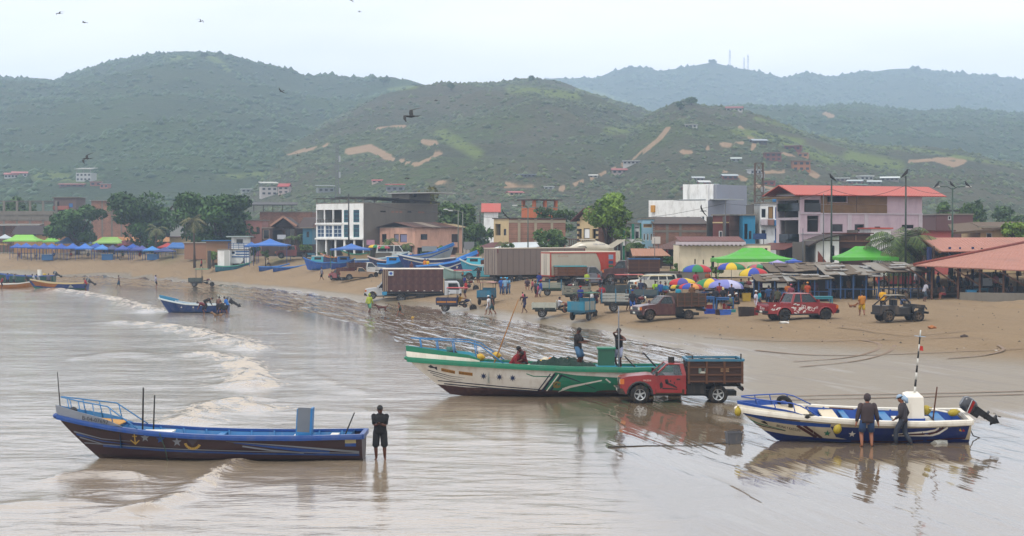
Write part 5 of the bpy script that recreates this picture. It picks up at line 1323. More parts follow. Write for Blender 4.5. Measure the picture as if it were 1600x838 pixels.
  l=MB(LAMP);l.box(c1-0.03,c1+0.03,sd*(cw/2-0.4),sd*(cw/2-0.05),cz+0.12,cz+0.28);l.build('headlight',T)
 b=MB(DARK);b.box(c1-0.1,c1+0.09,-cw/2,cw/2,cz-0.18,cz+0.08);b.build('bumper',T)
 for sd in(1,-1):
  wheel(T,c0+0.85,sd*(cw/2-0.10),r,0.26,RIMM,sd)
  wheel(T,bl*0.30,sd*(w/2-0.18),r,0.42,RIMM,sd)
  b=MB(REDL);b.box(-0.02,0.02,sd*(w/2-0.3),sd*(w/2-0.08),bedz-0.2,bedz-0.06);b.build('tail_light',T)
 return T
def trike(label,loc,rz,side='#b7b5a8',frame='#24433a',canopy=None,canopy_h=2.0,group='cargo tricycles on the beach',bl=1.75,bh=0.45,w=1.25,tail='#b7b5a8',scale=1.0,load=None,stripe=None,slat=False,canl=None):
 T=thing('cargo_tricycle',label,'tricycle',loc,rz,group,scale)
 fm=mat(frame,0.55,0.15,4,dirt='#5a4a38',dirt_amt=0.25);sm=mat(side,0.55,0.12,3,dirt='#6b5a44',dirt_amt=0.25);tm=mat(tail,0.55,0.12,3,dirt='#6b5a44',dirt_amt=0.2)
 zb=0.72
 b=MB(fm);b.box(0,bl,-w/2,w/2,zb-0.14,zb);b.bar((bl,-0.2,zb-0.15),(bl+0.9,-0.1,zb-0.05),0.06);b.bar((bl,0.2,zb-0.15),(bl+0.9,0.1,zb-0.05),0.06);b.box(0.2,bl,-0.3,0.3,0.42,zb-0.14);b.build('frame',T)
 n=3 if slat else 1
 for sd in(1,-1):
  for k in range(n):
   q=MB(sm);z0=zb+bh*k/n;z1=zb+bh*(k+(0.7 if slat else 1))/n;q.box(0.02,bl-0.02,sd*(w/2-0.03),sd*(w/2+0.01),z0+0.01,z1);q.build('side_panel',T)
  if stripe:
   q=MB(mat(stripe,0.5,0.1,4));q.box(0.02,bl-0.02,sd*(w/2+0.012),sd*(w/2+0.02),zb+bh*0.1,zb+bh*0.4);q.build('stripe',T)
  for x in(0.02,bl*0.5,bl-0.02):q=MB(tm);q.box(x-0.03,x+0.03,sd*(w/2+0.01),sd*(w/2+0.04),zb-0.1,zb+bh+(0.25 if slat else 0.02));q.build('stake',T)
 q=MB(tm);q.box(-0.03,0.01,-w/2,w/2,zb,zb+bh);q.build('tailboard',T)
 q=MB(tm);q.box(bl-0.01,bl+0.03,-w/2,w/2,zb,zb+bh+0.2);q.build('front_board',T)
 for sd in(1,-1):wheel(T,bl*0.42,sd*(w/2+0.0),0.31,0.17,RIMM,sd)
 m=MB(DARK)
 m.tube([(bl+0.1,0,0.62),(bl+0.5,0,0.55),(bl+0.75,0,0.48)],[0.08,0.10,0.07],6)
 m.sph((bl+0.62,0,0.50),(0.22,0.14,0.17),8,6);m.box(bl+0.15,bl+0.65,-0.14,0.14,0.78,0.88)
 m.bar((bl+0.6,0,0.7),(bl+1.0,0,0.98),0.07);m.build('engine',T)
 m=MB(mat('#7a2420' if not stripe else '#2b3a6a',0.35,0.15,4));m.sph((bl+0.80,0,0.93),(0.24,0.14,0.13),8,6);m.build('fuel_tank',T)
 m=MB(RIMM)
 for sd in(1,-1):m.tube([(bl+1.0,0.09*sd,1.05),(bl+1.32,0.09*sd,0.33)],0.025,6)
 m.tube([(bl+0.80,0.36,1.08),(bl+0.95,0.15,1.14),(bl+0.95,-0.15,1.14),(bl+0.80,-0.36,1.08)],0.02,6);m.build('handlebar_fork',T)
 m=MB(LAMP);m.sph((bl+1.08,0,0.98),(0.08,0.1,0.1),8,6);m.build('headlight',T)
 m=MB(DARK);m.loft([[(bl+1.32+q*math.cos(a),y,0.31+q*math.sin(a))for q,y in((0.36,-0.07),(0.38,0),(0.36,0.07))]for a in[R(20)+R(140)*i/7 for i in range(8)]],False,False,True);m.build('mudguard',T)
 wheel(T,bl+1.32,0,0.31,0.11,RIMM,1)
 if canopy:
  cl=canl or bl+0.9
  c0=bl*0.5
  c=MB(mat(canopy,0.7,0.15,3,dirt='#8a8478',dirt_amt=0.2))
  zc=canopy_h;N=6
  c.loft([[(c0+x,-w/2-0.02+(w+0.04)*k/N,zc+0.06*math.sin(PI*k/N)+dz)for k in range(N+1)]for x,dz in((0,0),(cl-c0,0),(cl-c0,-0.04),(0,-0.04),(0,0))],False,False,False);c.build('canopy',T)
  for x in(c0+0.05,cl-0.05 if cl<bl+0.2 else bl+0.0):
   for sd in(1,-1):p=MB(DARK);p.bar((x,sd*(w/2-0.03),zb),(x,sd*(w/2-0.03),zc-0.02),0.035);p.build('canopy_post',T)
 return T
VP={}
def paintm(h,dirt=0.12):return mat(h,0.32,0.08,2.0,dirt='#6b5a44',dirt_amt=dirt,coat=0.3)
MUD=mat('#5a4634',0.95,0.3,6)
RIM2=mat('#b9bcbd',0.3,0.1,6,metal=0.7)
# ---- red pickup with a planked box, by the green boat
g=water(1067,631)
DW=wood('#4b2f1e',0.35)
red1=truck('pickup_truck','red pickup with a high dark wooden cargo box, by the green boat','pickup',(g.x-0.05,g.y+0.75,-0.01),PI,paintm('#9a101c',0.08),L=5.15,w=1.72,r=0.40,wb=3.27,hood=1.42,cab=1.28,roof=1.70,belt=1.20,hoodz=1.18,bed='box',bedz=0.93,boxh=0.86,boxm=DW,boxrim=mat('#3c7f96',0.5,0.15,4,dirt='#6b6a60',dirt_amt=0.2),rimm=RIM2,frontoh=0.82,bumper=mat('#3a3a3b',0.4,0.15,5,metal=0.3,dirt='#6b5a44',dirt_amt=0.3),planks=4,posts=4,dirtm=MUD,lift=0.08,gls=glass('#9fb0b6',0.72),boxx=-2.55,boxw=2.0)
W_=1.0
def sideplate(T,name,x0,x1,z0,z1,y,m,th=0.01):
 b=MB(m);b.box(x0,x1,y,y+math.copysign(th,y),z0,z1);return b.build(name,T)
yb=2.0/2+0.0
pc=sideplate(red1,'portrait_picture',-1.05,-0.68,1.30,1.58,yb-0.002,mat('#7d8a84',0.6,0.2,6),0.012)
pm_=MB(mat('#4c342a',0.6,0.2,8));pm_.prism([(-0.86+0.07*math.cos(a),1.46+0.09*math.sin(a))for a in[2*PI*i/12 for i in range(12)]],yb+0.011,yb+0.016);pm_.mat(mat('#1c1613',0.7,0.1,8));pm_.prism([(-0.86+0.075*math.cos(a),1.49+0.075*math.sin(a))for a in[PI*i/8 for i in range(9)]],yb+0.017,yb+0.02);pm_.mat(mat('#b9b7ae',0.7,0.1,8));pm_.prism([(-1.0,1.302),(-0.72,1.302),(-0.80,1.385),(-0.92,1.385)],yb+0.011,yb+0.018);pm_.build('portrait_print',pc)
sg=sideplate(red1,'name_board',-1.95,-1.60,1.36,1.54,yb-0.002,mat('#9a7f60',0.6,0.2,6),0.012)
def flat_text(T,txt,x,z,hgt,y,m,wide=1.0,name='lettering',flip=True,rot=0.0):
 v,f,wd_=text_mesh(txt);b=MB(m);k=-1 if flip else 1
 pts=[]
 for a,c in v:
  a,c=a*wide,c
  a,c=a*math.cos(rot)-c*math.sin(rot),a*math.sin(rot)+c*math.cos(rot)
  pts.append((x+k*a*hgt,y,z+c*hgt))
 b.add(pts,f,False);return b.build(name,T)
flat_text(sg,'LEY 1040',-1.62,1.40,0.08,yb+0.012,INK,0.85)
flat_text(red1,'MAZDA',1.62,0.96,0.07,1.72/2+0.004,mat('#c9c4bb',0.4,0.1,5))
sc_=MB(mat('#2a0f12',0.6,0.1,6));cx_,cz_=0.72,0.83
yy=1.72/2+0.014
for po in([(0.0,0.2),(-0.12,0.22),(-0.17,0.1),(-0.1,0.02),(-0.02,0.06)],[(0.18,-0.2),(0.22,0.0),(0.15,0.12),(0.08,0.02),(0.08,-0.12)],[(-0.05,0.12),(-0.35,0.0),(-0.52,-0.12),(-0.5,-0.17),(-0.3,-0.08),(-0.03,0.03)],[(-0.2,0.13),(-0.26,0.2),(-0.28,0.08)],[(-0.36,0.06),(-0.42,0.12),(-0.43,0.0)],[(0.1,-0.2),(-0.5,-0.22),(-0.6,-0.2),(-0.3,-0.16),(0.1,-0.14)]):
 sc_.add([(cx_+a,yy,cz_+c)for a,c in po],[tuple(range(len(po)))],False)
sc_.build('door_emblem',red1)
b=MB(DARK);b.box(0.28,0.52,0.1,0.4,1.70,1.94);b.box(-0.2,0.3,0.15,0.2,1.70,1.74);b.build('roof_lamp',red1)
b=MB(DARK);b.bar((-0.42,0.95,1.85),(-0.42,0.95,2.05),0.05);b.bar((-2.45,0.95,1.85),(-2.45,0.95,2.12),0.05);b.build('stake',red1)
# ---- red crew-cab pickup with white graffiti lettering, on the sand
g=ground(1246,501)
REDP=paintm('#98101e',0.07)
TW=math.atan2(5.5,28)
red2=truck('pickup_truck','red double cab pickup with white graffiti lettering on its doors','pickup',(g.x,g.y,g.z),R(17),REDP,L=5.25,w=1.86,r=0.42,wb=3.1,hood=1.5,cab=1.05,roof=1.90,belt=1.28,hoodz=1.2,bed='open',bedz=1.10,double=True,rimm=DARK,bumper=DARK,lift=0.18,frontoh=0.92,scale=1.02,rake_rear=0.25)
yy=-(1.86/2+0.016);WL=mat('#d6d4d0',0.5,0.08,5)
flat_text(red2,'ISUZU',-0.18,0.88,0.27,yy,WL,1.0,flip=False,rot=R(-14))
gm=MB(WL)
rg=random.Random(4)
for k in range(16):
 x=-0.85+rg.random()*1.75;z=0.52+rg.random()*0.34;a=rg.uniform(-0.5,1.0);l=rg.uniform(0.1,0.24);h=rg.uniform(0.04,0.08)
 gm.add([(x,yy,z),(x+l*math.cos(a),yy,z+l*math.sin(a)*0.6),(x+l*math.cos(a)*0.9-h,yy,z+h+l*math.sin(a)*0.6),(x-h*0.7,yy,z+h*1.3)],[(0,1,2,3)],False)
for k in range(6):
 x=-0.95+rg.random()*0.45;z=0.8+rg.random()*0.35;gm.add([(x,yy,z),(x+0.2,yy,z+0.02),(x+0.22,yy,z+0.09),(x+0.04,yy,z+0.07)],[(0,1,2,3)],False)
o=gm.build('graffiti_print',red2);o['kind']='stuff'
gm=MB(WL)
for k in range(9):
 x=-2.45+rg.random()*0.6;z=0.72+rg.random()*0.32;gm.add([(x,yy-0.001+0.014,z),(x+0.14,yy+0.013,z+0.05),(x+0.12,yy+0.013,z+0.13),(x-0.03,yy+0.013,z+0.06)],[(0,1,2,3)],False)
o=gm.build('graffiti_print',red2);o['kind']='stuff'
v,f,wd_=text_mesh('Rey');tb=MB(WL);tb.add([(-2.645,0.35-a*0.36,0.78+c*0.24)for a,c in v],f,False);tb.build('lettering',red2)
em=MB(mat('#b9a0a0',0.5,0.1,5));em.prism([(1.0+0.12*math.cos(a)*(1 if i%2 else 0.6),0.92+0.12*math.sin(a)*(1 if i%2 else 0.6))for i,a in[(i,2*PI*i/12)for i in range(12)]],yy,yy-0.004);em.build('wing_emblem',red2)
b=MB(DARK);b.box(-1.1,1.1,-1.0,-0.9,0.42,0.5);b.build('side_step',red2)
# ---- dark red pickup with a worn wooden box, nose left
g=ground(1043,500)
mar=truck('pickup_truck','dark red pickup with a worn plank cargo box, nose towards the water','pickup',(g.x,g.y,g.z),R(197),paintm('#5d1c22',0.25),L=4.95,w=1.74,r=0.38,wb=3.0,hood=1.38,cab=1.30,roof=1.74,belt=1.20,hoodz=1.10,bed='box',bedz=1.0,boxh=0.92,boxm=wood('#5a4a3a',0.3),rimm=mat('#6f6257',0.7,0.2,6),planks=5,posts=5,bumper=DARK,lift=0.08,scale=1.0,boxw=2.0)
# ---- dark open-top jeep
g=ground(1405,503)
J=thing('jeep','dark grey open-backed jeep with big muddy tyres, on the dry sand at right','jeep',(g.x,g.y+0.3,g.z),R(10),None,1.0)
JP=mat('#2a2a30',0.5,0.12,3,dirt='#6b5a44',dirt_amt=0.3);MT=mat('#5a4a3a',0.9,0.25,8)
b=MB(JP);b.prism([(-1.62,0.55),(-1.35,0.55)]+[(-1.0+0.46*math.cos(PI-PI*i/8),0.42+0.46*math.sin(PI*i/8))for i in range(1,8)]+[(-0.5,0.52),(0.55,0.52),(0.62,0.8),(0.8,1.05),(1.6,1.03),(1.68,0.98),(1.68,1.1),(1.60,1.16),(0.62,1.24),(0.62,1.02),(0.3,0.98),(-0.1,0.92),(-0.3,1.12),(-1.62,1.12)],-0.72,0.72,'xz');b.build('body',J)
for sd in(1,-1):
 b=MB(JP);b.prism([(0.62,0.98),(0.75,1.03),(1.65,1.02),(1.72,0.85),(1.62,0.98),(0.85,0.95),(0.68,0.7)],sd*0.70,sd*0.93)if sd>0 else b.prism([(0.62,0.98),(0.75,1.03),(1.65,1.02),(1.72,0.85),(1.62,0.98),(0.85,0.95),(0.68,0.7)],-0.93,-0.70);b.build('fender',J)
 for x in(-1.0,1.15):
  wheel(J,x,sd*0.74,0.40,0.26,mat('#7a6a58',0.8,0.2,6),sd)
 b=MB(LAMP);b.cyl((1.68,sd*0.45,0.98),(1.72,sd*0.45,0.98),0.1,n=10);b.build('headlight',J)
b=MB(JP)
for sd in(1,-1):b.tube([(-1.55,sd*0.62,1.1),(-0.75,sd*0.6,1.78),(0.15,sd*0.58,1.80),(0.62,sd*0.66,1.22)],0.05,6)
b.tube([(-0.75,-0.6,1.78),(-0.75,0.6,1.78)],0.045,6);b.tube([(0.15,-0.58,1.8),(0.15,0.58,1.8)],0.045,6);b.build('roll_bar',J)
b=MB(mat('#a8a294',0.8,0.15,5));b.slab((-0.85,-0.62,1.84),(0.2,-0.62,1.84),(0.2,0.62,1.84),(-0.85,0.62,1.84),0.05);b.build('soft_top',J)
b=MB(glass('#9fb0b6',0.7));b.quad((0.6,-0.6,1.26),(0.6,0.6,1.26),(0.18,0.54,1.76),(0.18,-0.54,1.76));b.build('windscreen',J)
b=MB(mat('#2f2f31',0.8,0.2,5))
for sy in(-0.34,0.34):b.box(-0.35,0.15,sy-0.22,sy+0.22,0.75,0.98);b.box(-0.45,-0.3,sy-0.22,sy+0.22,0.95,1.5)
b.build('seat',J)
b=MB(DARK);b.box(1.78,1.9,-0.75,0.75,0.55,0.7);b.box(1.6,1.8,-0.4,-0.3,0.55,0.66);b.box(1.6,1.8,0.3,0.4,0.55,0.66);b.box(-1.72,-1.60,-0.72,0.72,0.5,0.64);b.build('bumper',J)
b=MB(DARK);b.box(-1.3,1.5,-0.35,0.35,0.36,0.55);b.cyl((-1.0,-0.7,0.4),(-1.0,0.7,0.4),0.06,n=8);b.cyl((1.15,-0.7,0.4),(1.15,0.7,0.4),0.06,n=8);b.build('chassis',J)
b=MB(RIMM);b.tube([(0.52,-0.72,1.2),(0.5,-0.9,1.3)],0.02,5);b.box(0.46,0.5,-1.0,-0.86,1.25,1.42);b.build('mirror',J)
b=MB(mat('#8f8f90',0.4,0.1,5));b.prism([(1.66,0.72),(1.70,0.72),(1.70,1.08),(1.66,1.08)],-0.5,0.5);b.build('grille',J)
# ---- box lorries
def onsand(px,py):return ground(px,py)
g=onsand(592,473.5);BR=mat('#4e2220',0.55,0.14,2,dirt='#6b5240',dirt_amt=0.2)
bt1=boxtruck('box_truck','lorry with a panelled dark red box and a white cab, parked at the water edge',(g.x+0.35,g.y+1.0,g.z),R(3),paintm('#c4c8cc',0.12),BR,bl=6.0,bh=2.25,w=2.3,bedz=1.1,roofm=mat('#c9c2b8',0.6,0.1,3),panels=mat('#5b2a25',0.5,0.14,2,dirt='#6b5240',dirt_amt=0.25),pan_cols=8,pan_rows=3)
b=MB(mat('#c9d2d6',0.5,0.08,6));b.box(0.55,1.05,-1.182,-1.175,2.72,3.15);lg=b.build('badge',bt1)
b=MB(RBLUE);b.prism([(0.80+0.17*math.cos(2*PI*i/12),2.93+0.14*math.sin(2*PI*i/12))for i in range(12)],-1.19,-1.183);b.build('badge_mark',lg)
for k in range(7):
 b=MB(mat('#b9b7b0',0.4,0.1,6));x=0.75+k*0.82;b.box(x,x+0.17,-1.183,-1.176,1.17,1.25);b.build('reflector',bt1)
b=MB(mat('#3c93b4',0.7,0.15,5));b.prism([(-0.1,1.12),(0.42,1.12),(0.38,0.82),(0.15,0.74),(-0.08,0.82)],-1.22,-1.19);b.build('tarp_flap',bt1)
b=MB(mat('#a89a86',0.6,0.15,5))
for x in(0.08,0.25,0.42):b.box(x-0.03,x+0.03,-1.21,-1.178,1.15,3.3)
b.build('door_bar',bt1)
ORG=mat('#b5482a',0.5,0.12,3,dirt='#7a6a58',dirt_amt=0.2);CRM=mat('#b7b1a3',0.55,0.07,1.2,dirt='#857a68',dirt_amt=0.25)
g=onsand(866,450)
bt2=boxtruck('box_truck','lorry with a cream and orange box and a white cab, behind the tricycles',(g.x-0.8,g.y+1.5,g.z),R(22),paintm('#c8c4b8',0.2),CRM,bl=7.0,bh=2.35,w=2.3,bedz=1.1,roofm=mat('#b9b0a0',0.6,0.1,3),trimm=ORG,doorm=mat('#c4beb2',0.5,0.1,3))
cur=[(5.3,1.11)]+[(5.3+0.5*math.sin(k)-1.1*(1-math.cos(k)),1.2+2.25*k/1.45)for k in[1.45*i/8 for i in range(9)]]+[(6.98,3.44),(6.98,1.11)]
b=MB(ORG);b.prism(cur,-1.176,-1.152);b.build('orange_panel',bt2)
for z0,z1,m_ in((2.75,3.2,'#8fa3b5'),(2.3,2.6,'#3f5f80'),(1.95,2.2,'#5f7a58')):
 b=MB(mat(m_,0.5,0.15,6));b.box(6.25,6.75,-1.185,-1.178,z0,z1);b.build('badge',bt2)
flat_text(bt2,'LOGISTICA',0.8,3.0,0.16,-1.155,mat('#b08a70',0.5,0.1,5),flip=False);
g=onsand(775,450)
TR=thing('box_trailer','long grey curtain sided trailer parked behind the blue boats, its tail towards us','trailer',(g.x-0.6,g.y+6,g.z+0.1),R(36))
GC=mat('#8b7f78',0.7,0.10,1.2,dirt='#6a5f55',dirt_amt=0.3);Lt,wt_,ht=11.5,2.45,2.75
b=MB(GC);b.box(0.0,Lt,-wt_/2,wt_/2,1.05,1.05+ht);b.build('box',TR)
b=MB(mat('#cfc6b8',0.6,0.1,2));b.box(-0.05,Lt+0.05,-wt_/2-0.03,wt_/2+0.03,1.05+ht+0.002,1.05+ht+0.08);b.build('box_roof',TR)
for k in range(15):
 b=MB(mat('#7d726b',0.7,0.12,2));x=0.5+k*(Lt-1)/14;b.box(x-0.03,x+0.03,-wt_/2-0.02,-wt_/2-0.002,1.12,1.0+ht);b.build('rib',TR)
for sd in(1,-1):
 b=MB(mat('#9a8f86',0.6,0.1,2,dirt='#6a5f55',dirt_amt=0.35));b.box(-0.05,-0.005,sd*0.03,sd*(wt_/2-0.05),1.1,1.0+ht);d=b.build('rear_door',TR)
 for yy in(0.35,0.8):
  b=MB(mat('#4d4744',0.5,0.1,4));b.cyl((-0.07,sd*yy,1.15),(-0.07,sd*yy,0.95+ht),0.025,n=6);b.build('lock_bar',d)
b=MB(DARK);b.box(0.2,Lt-0.5,-0.5,0.5,0.8,1.04);b.box(0.0,0.1,-wt_/2+0.1,wt_/2-0.1,0.5,0.7);b.box(Lt*0.72,Lt*0.72+0.15,-0.9,-0.75,0.1,0.9);b.box(Lt*0.72,Lt*0.72+0.15,0.75,0.9,0.1,0.9);b.build('chassis',TR)
for sd in(1,-1):
 for x in(1.7,2.9):wheel(TR,x,sd*(wt_/2-0.2),0.5,0.4,RIMM,sd)
for x in(0.02,Lt-0.02):
 b=MB(mat('#7d2328',0.5,0.1,4));b.box(x-0.06,x+0.06,-wt_/2-0.025,-wt_/2-0.003,0.6+ht,1.04+ht);b.build('corner_post',TR)
# ---- tricycles
def tri(label,px,py,rz,bl=1.75,**k):
 g=onsand(px,py);c=Vector((math.cos(rz),math.sin(rz),0))*(bl+1.6)/2
 return trike(label,(g.x-c.x,g.y-c.y,g.z),rz,bl=bl,**k)
tri('tricycle at the far left water edge with a pale green canopy',315,448,R(2),canopy='#5f9a7c',side='#54615c',frame='#26332e',tail='#2b3a34',canopy_h=2.35)
t2=tri('tricycle with a blue and yellow bed and a red canopy, nearest the dark red lorry',712,487,R(-3),canopy='#b4474c',side='#2b3560',stripe='#b8862f',frame='#3a3a52',tail='#2b3560',canopy_h=2.0,scale=1.05)
t3=tri('tricycle with a white sided green framed open bed, beside the woman in blue',865,496,R(-4),side='#b9bbb2',frame='#1f3b30',tail='#b9bbb2',scale=1.08,bh=0.34)
tri('turquoise tailed tricycle seen from behind among the tricycles',915,500,R(62),side='#9fa39c',frame='#2c6f85',tail='#2f8aa0',canopy='#1f6f52',canopy_h=1.9,scale=1.08,bh=0.62)
tri('tricycle with high white side boards, behind the turquoise tailed one',976,487,R(-2),side='#aeb0ab',frame='#2d3a3e',tail='#2f7f98',bh=0.62,scale=1.1,slat=True,bl=2.0)
tri('blue tailed tricycle with a pink canopy seen from behind near the walking couple',764,476,R(75),side='#2c6f85',frame='#2f3a40',tail='#2f7f98',canopy='#b58f88',canopy_h=2.0,bh=0.6)
tri('tricycle with a green rail and wooden sides under the cream lorry',872,462,R(-2),side='#9aa096',frame='#3a5a4a',tail='#2f7f98',bh=0.5,bl=2.2,slat=True)
tri('tricycle with grey slatted sides and a grey canopy in the middle of the pack',915,472,R(4),side='#87897f',frame='#3a4a44',tail='#87897f',canopy='#7a7f82',bh=0.7,bl=2.3,slat=True,canopy_h=2.0)
tri('tricycle with a long red canopy behind the white boarded one',975,468,R(4),side='#3a4a4e',frame='#2a3a34',tail='#2f5f70',canopy='#b0584f',bh=0.5,bl=2.4,canopy_h=2.1,canl=3.6)
tri('tricycle with a cream canopy at the right end of the pack',1018,474,R(8),side='#5a6a6e',frame='#2a4a5a',tail='#2f6f88',canopy='#c4bb9c',bh=0.4,bl=2.4,canopy_h=2.25,canl=3.6)
tri('tricycle with a rider in blue parked behind the dark red lorry',722,455,R(-4),side='#3f4a48',frame='#22302c',tail='#3f4a48',canopy='#b9585a',canopy_h=2.1)
# ---- pickups further up the beach
def veh(label,px,py,rz,col,**k):
 g=onsand(px,py);return truck(k.pop('name','pickup_truck'),label,k.pop('cat','pickup'),(g.x,g.y,g.z),rz,paintm(col,k.pop('dirt',0.15)),**k)
veh('white single cab pickup with a wooden bed, facing right below the beached boats',574,431,R(12),'#c9cac8',L=5.1,hood=1.45,cab=1.3,roof=1.75,belt=1.15,hoodz=1.12,bed='box',bedz=0.95,boxh=0.8,boxm=wood('#5b3326'),scale=0.93)
veh('beige pickup just below the white one',560,437,R(6),'#a58e72',L=5.0,hood=1.4,cab=1.3,roof=1.62,belt=1.08,hoodz=1.0,bed='open',scale=0.9)
tk=veh('small red truck with a load of planks seen from behind',533,438,R(128),'#8f2a24',L=4.4,hood=1.1,cab=1.2,roof=1.65,bed='box',bedz=0.95,boxh=0.95,boxm=wood('#6b3020'),scale=0.82)
veh('red pickup with a dark tarpaulin load parked by the blue tent',461,404,R(183),'#8c2a2c',L=5.0,hood=1.4,cab=1.3,roof=1.65,bed='box',bedz=0.9,boxh=0.9,boxm=wood('#4a3a30'),scale=1.15)
veh('white van parked behind the beached boats below the pink wooden house',617,408,R(-8),'#c4c8c6',name='van',cat='van',bed='suv',L=4.4,hood=1.0,cab=1.0,roof=1.9,belt=1.15,hoodz=1.05,gls=GLB,scale=1.1)
veh('white off-road car nosing out from behind the tail of the dark red lorry',604,467,R(186),'#c9ccce',name='parked_car',cat='car',bed='suv',L=4.4,hood=1.25,cab=1.0,roof=1.75,belt=1.12,hoodz=1.08,gls=GLB)
veh('silver pickup with brown plank sides parked in front of the cream lorry',915,447,R(8),'#7d8088',L=5.2,hood=1.3,cab=1.3,roof=1.72,belt=1.15,hoodz=1.08,bed='box',bedz=0.95,boxh=0.75,boxm=wood('#7a5638'),boxrim=mat('#5fa0a8',0.6,0.15,4),scale=1.1)
veh('maroon pickup with a blue topped wooden box behind the motorcycle',985,441,R(176),'#561d22',L=5.2,hood=1.0,cab=1.3,roof=2.0,belt=1.3,hoodz=1.25,bed='box',bedz=1.0,boxh=1.1,boxm=wood('#5a3a2c'),boxrim=mat('#3a6f9a',0.6,0.15,4),scale=1.05)
veh('white car with its tailgate up near the market umbrellas',1020,455,R(200),'#c4c4bd',name='parked_car',cat='car',bed='suv',L=4.3,hood=1.2,cab=1.0,roof=1.55,belt=1.05,hoodz=1.0,gls=GLB)
veh('pale turquoise small car between the boats and the grey trailer',752,437,R(170),'#5fa3ad',name='parked_car',cat='car',bed='suv',L=3.9,hood=1.1,cab=0.9,roof=1.42,belt=0.95,hoodz=0.9,gls=GLB)
veh('bright red car parked behind the dark stalls left of the tiled hall',1404,449,R(175),'#a02a30',name='parked_car',cat='car',bed='suv',L=4.6,hood=1.3,cab=1.0,roof=1.7,belt=1.1,hoodz=1.05,gls=GLB)
veh('white car parked beyond the posts of the tiled hall',1530,452,R(178),'#c2c6c8',name='parked_car',cat='car',bed='suv',L=4.6,hood=1.3,cab=1.0,roof=1.6,belt=1.05,hoodz=1.0,gls=GLB)
# ---- motorcycle by the lorry cab
def motorcycle(label,px,py,rz,col):
 g=onsand(px,py);T=thing('motorcycle',label,'motorcycle',(g.x,g.y,g.z),rz,'parked motorcycles')
 for x in(-0.62,0.68):wheel(T,x,0,0.31,0.11,RIMM,1)
 b=MB(DARK);b.sph((0,0,0.48),(0.25,0.13,0.2),8,6);b.tube([(-0.62,0.06,0.31),(-0.2,0.06,0.5),(0.4,0,0.95)],0.035,6);b.build('frame',T)
 b=MB(mat(col,0.35,0.1,5));b.sph((0.15,0,0.82),(0.28,0.14,0.14),8,6);b.build('fuel_tank',T)
 b=MB(DARK);b.box(-0.65,-0.08,-0.13,0.13,0.76,0.86);b.build('seat',T)
 b=MB(RIMM);b.tube([(0.40,0.08,1.0),(0.68,0.08,0.31)],0.025,6);b.tube([(0.40,-0.08,1.0),(0.68,-0.08,0.31)],0.025,6);b.tube([(0.3,0.36,1.05),(0.42,0,1.08),(0.3,-0.36,1.05)],0.02,6);b.build('handlebar_fork',T)
 b=MB(LAMP);b.sph((0.52,0,0.92),(0.08,0.09,0.09),8,6);b.build('headlight',T)
motorcycle('motorcycle parked in front of the cream lorry cab',977,444,R(-60),'#6a2a28')
motorcycle('blue motorcycle standing left of the dark red lorry',594,433,R(40),'#2a3a7a')
motorcycle('motorcycle propped by the plank hut behind the blue canopies',318,404,R(-70),'#2a2a2e')
# ---------------------------------------------------------------- town
WINF=mat('#cfd3d2',0.5,0.08,5);WIND=mat('#3a2c22',0.6,0.15,5)
def wall_holes(b,L,H,rects,t=0.22):
 xs=sorted(set([0,L]+[min(max(r[0],0),L)for r in rects]+[min(max(r[1],0),L)for r in rects]));zs=sorted(set([0,H]+[min(max(r[2],0),H)for r in rects]+[min(max(r[3],0),H)for r in rects]))
 def hole(x,z):return any(r[0]<x<r[1]and r[2]<z<r[3]for r in rects)
 for i in range(len(xs)-1):
  for j in range(len(zs)-1):
   x0,x1,z0,z1=xs[i],xs[i+1],zs[j],zs[j+1]
   if hole((x0+x1)/2,(z0+z1)/2):continue
   b.add([(x0,0,z0),(x1,0,z0),(x1,0,z1),(x0,0,z1)],[(0,1,2,3)],False)
   b.add([(x0,t,z0),(x1,t,z0),(x1,t,z1),(x0,t,z1)],[(3,2,1,0)],False)
 for x0,x1,z0,z1 in rects:
  x0,x1,z0,z1=max(x0,0),min(x1,L),max(z0,0),min(z1,H)
  b.add([(x0,0,z0),(x0,t,z0),(x0,t,z1),(x0,0,z1)],[(3,2,1,0)],False);b.add([(x1,0,z0),(x1,t,z0),(x1,t,z1),(x1,0,z1)],[(0,1,2,3)],False)
  b.add([(x0,0,z0),(x1,0,z0),(x1,t,z0),(x0,t,z0)],[(3,2,1,0)],False);b.add([(x0,0,z1),(x1,0,z1),(x1,t,z1),(x0,t,z1)],[(0,1,2,3)],False)
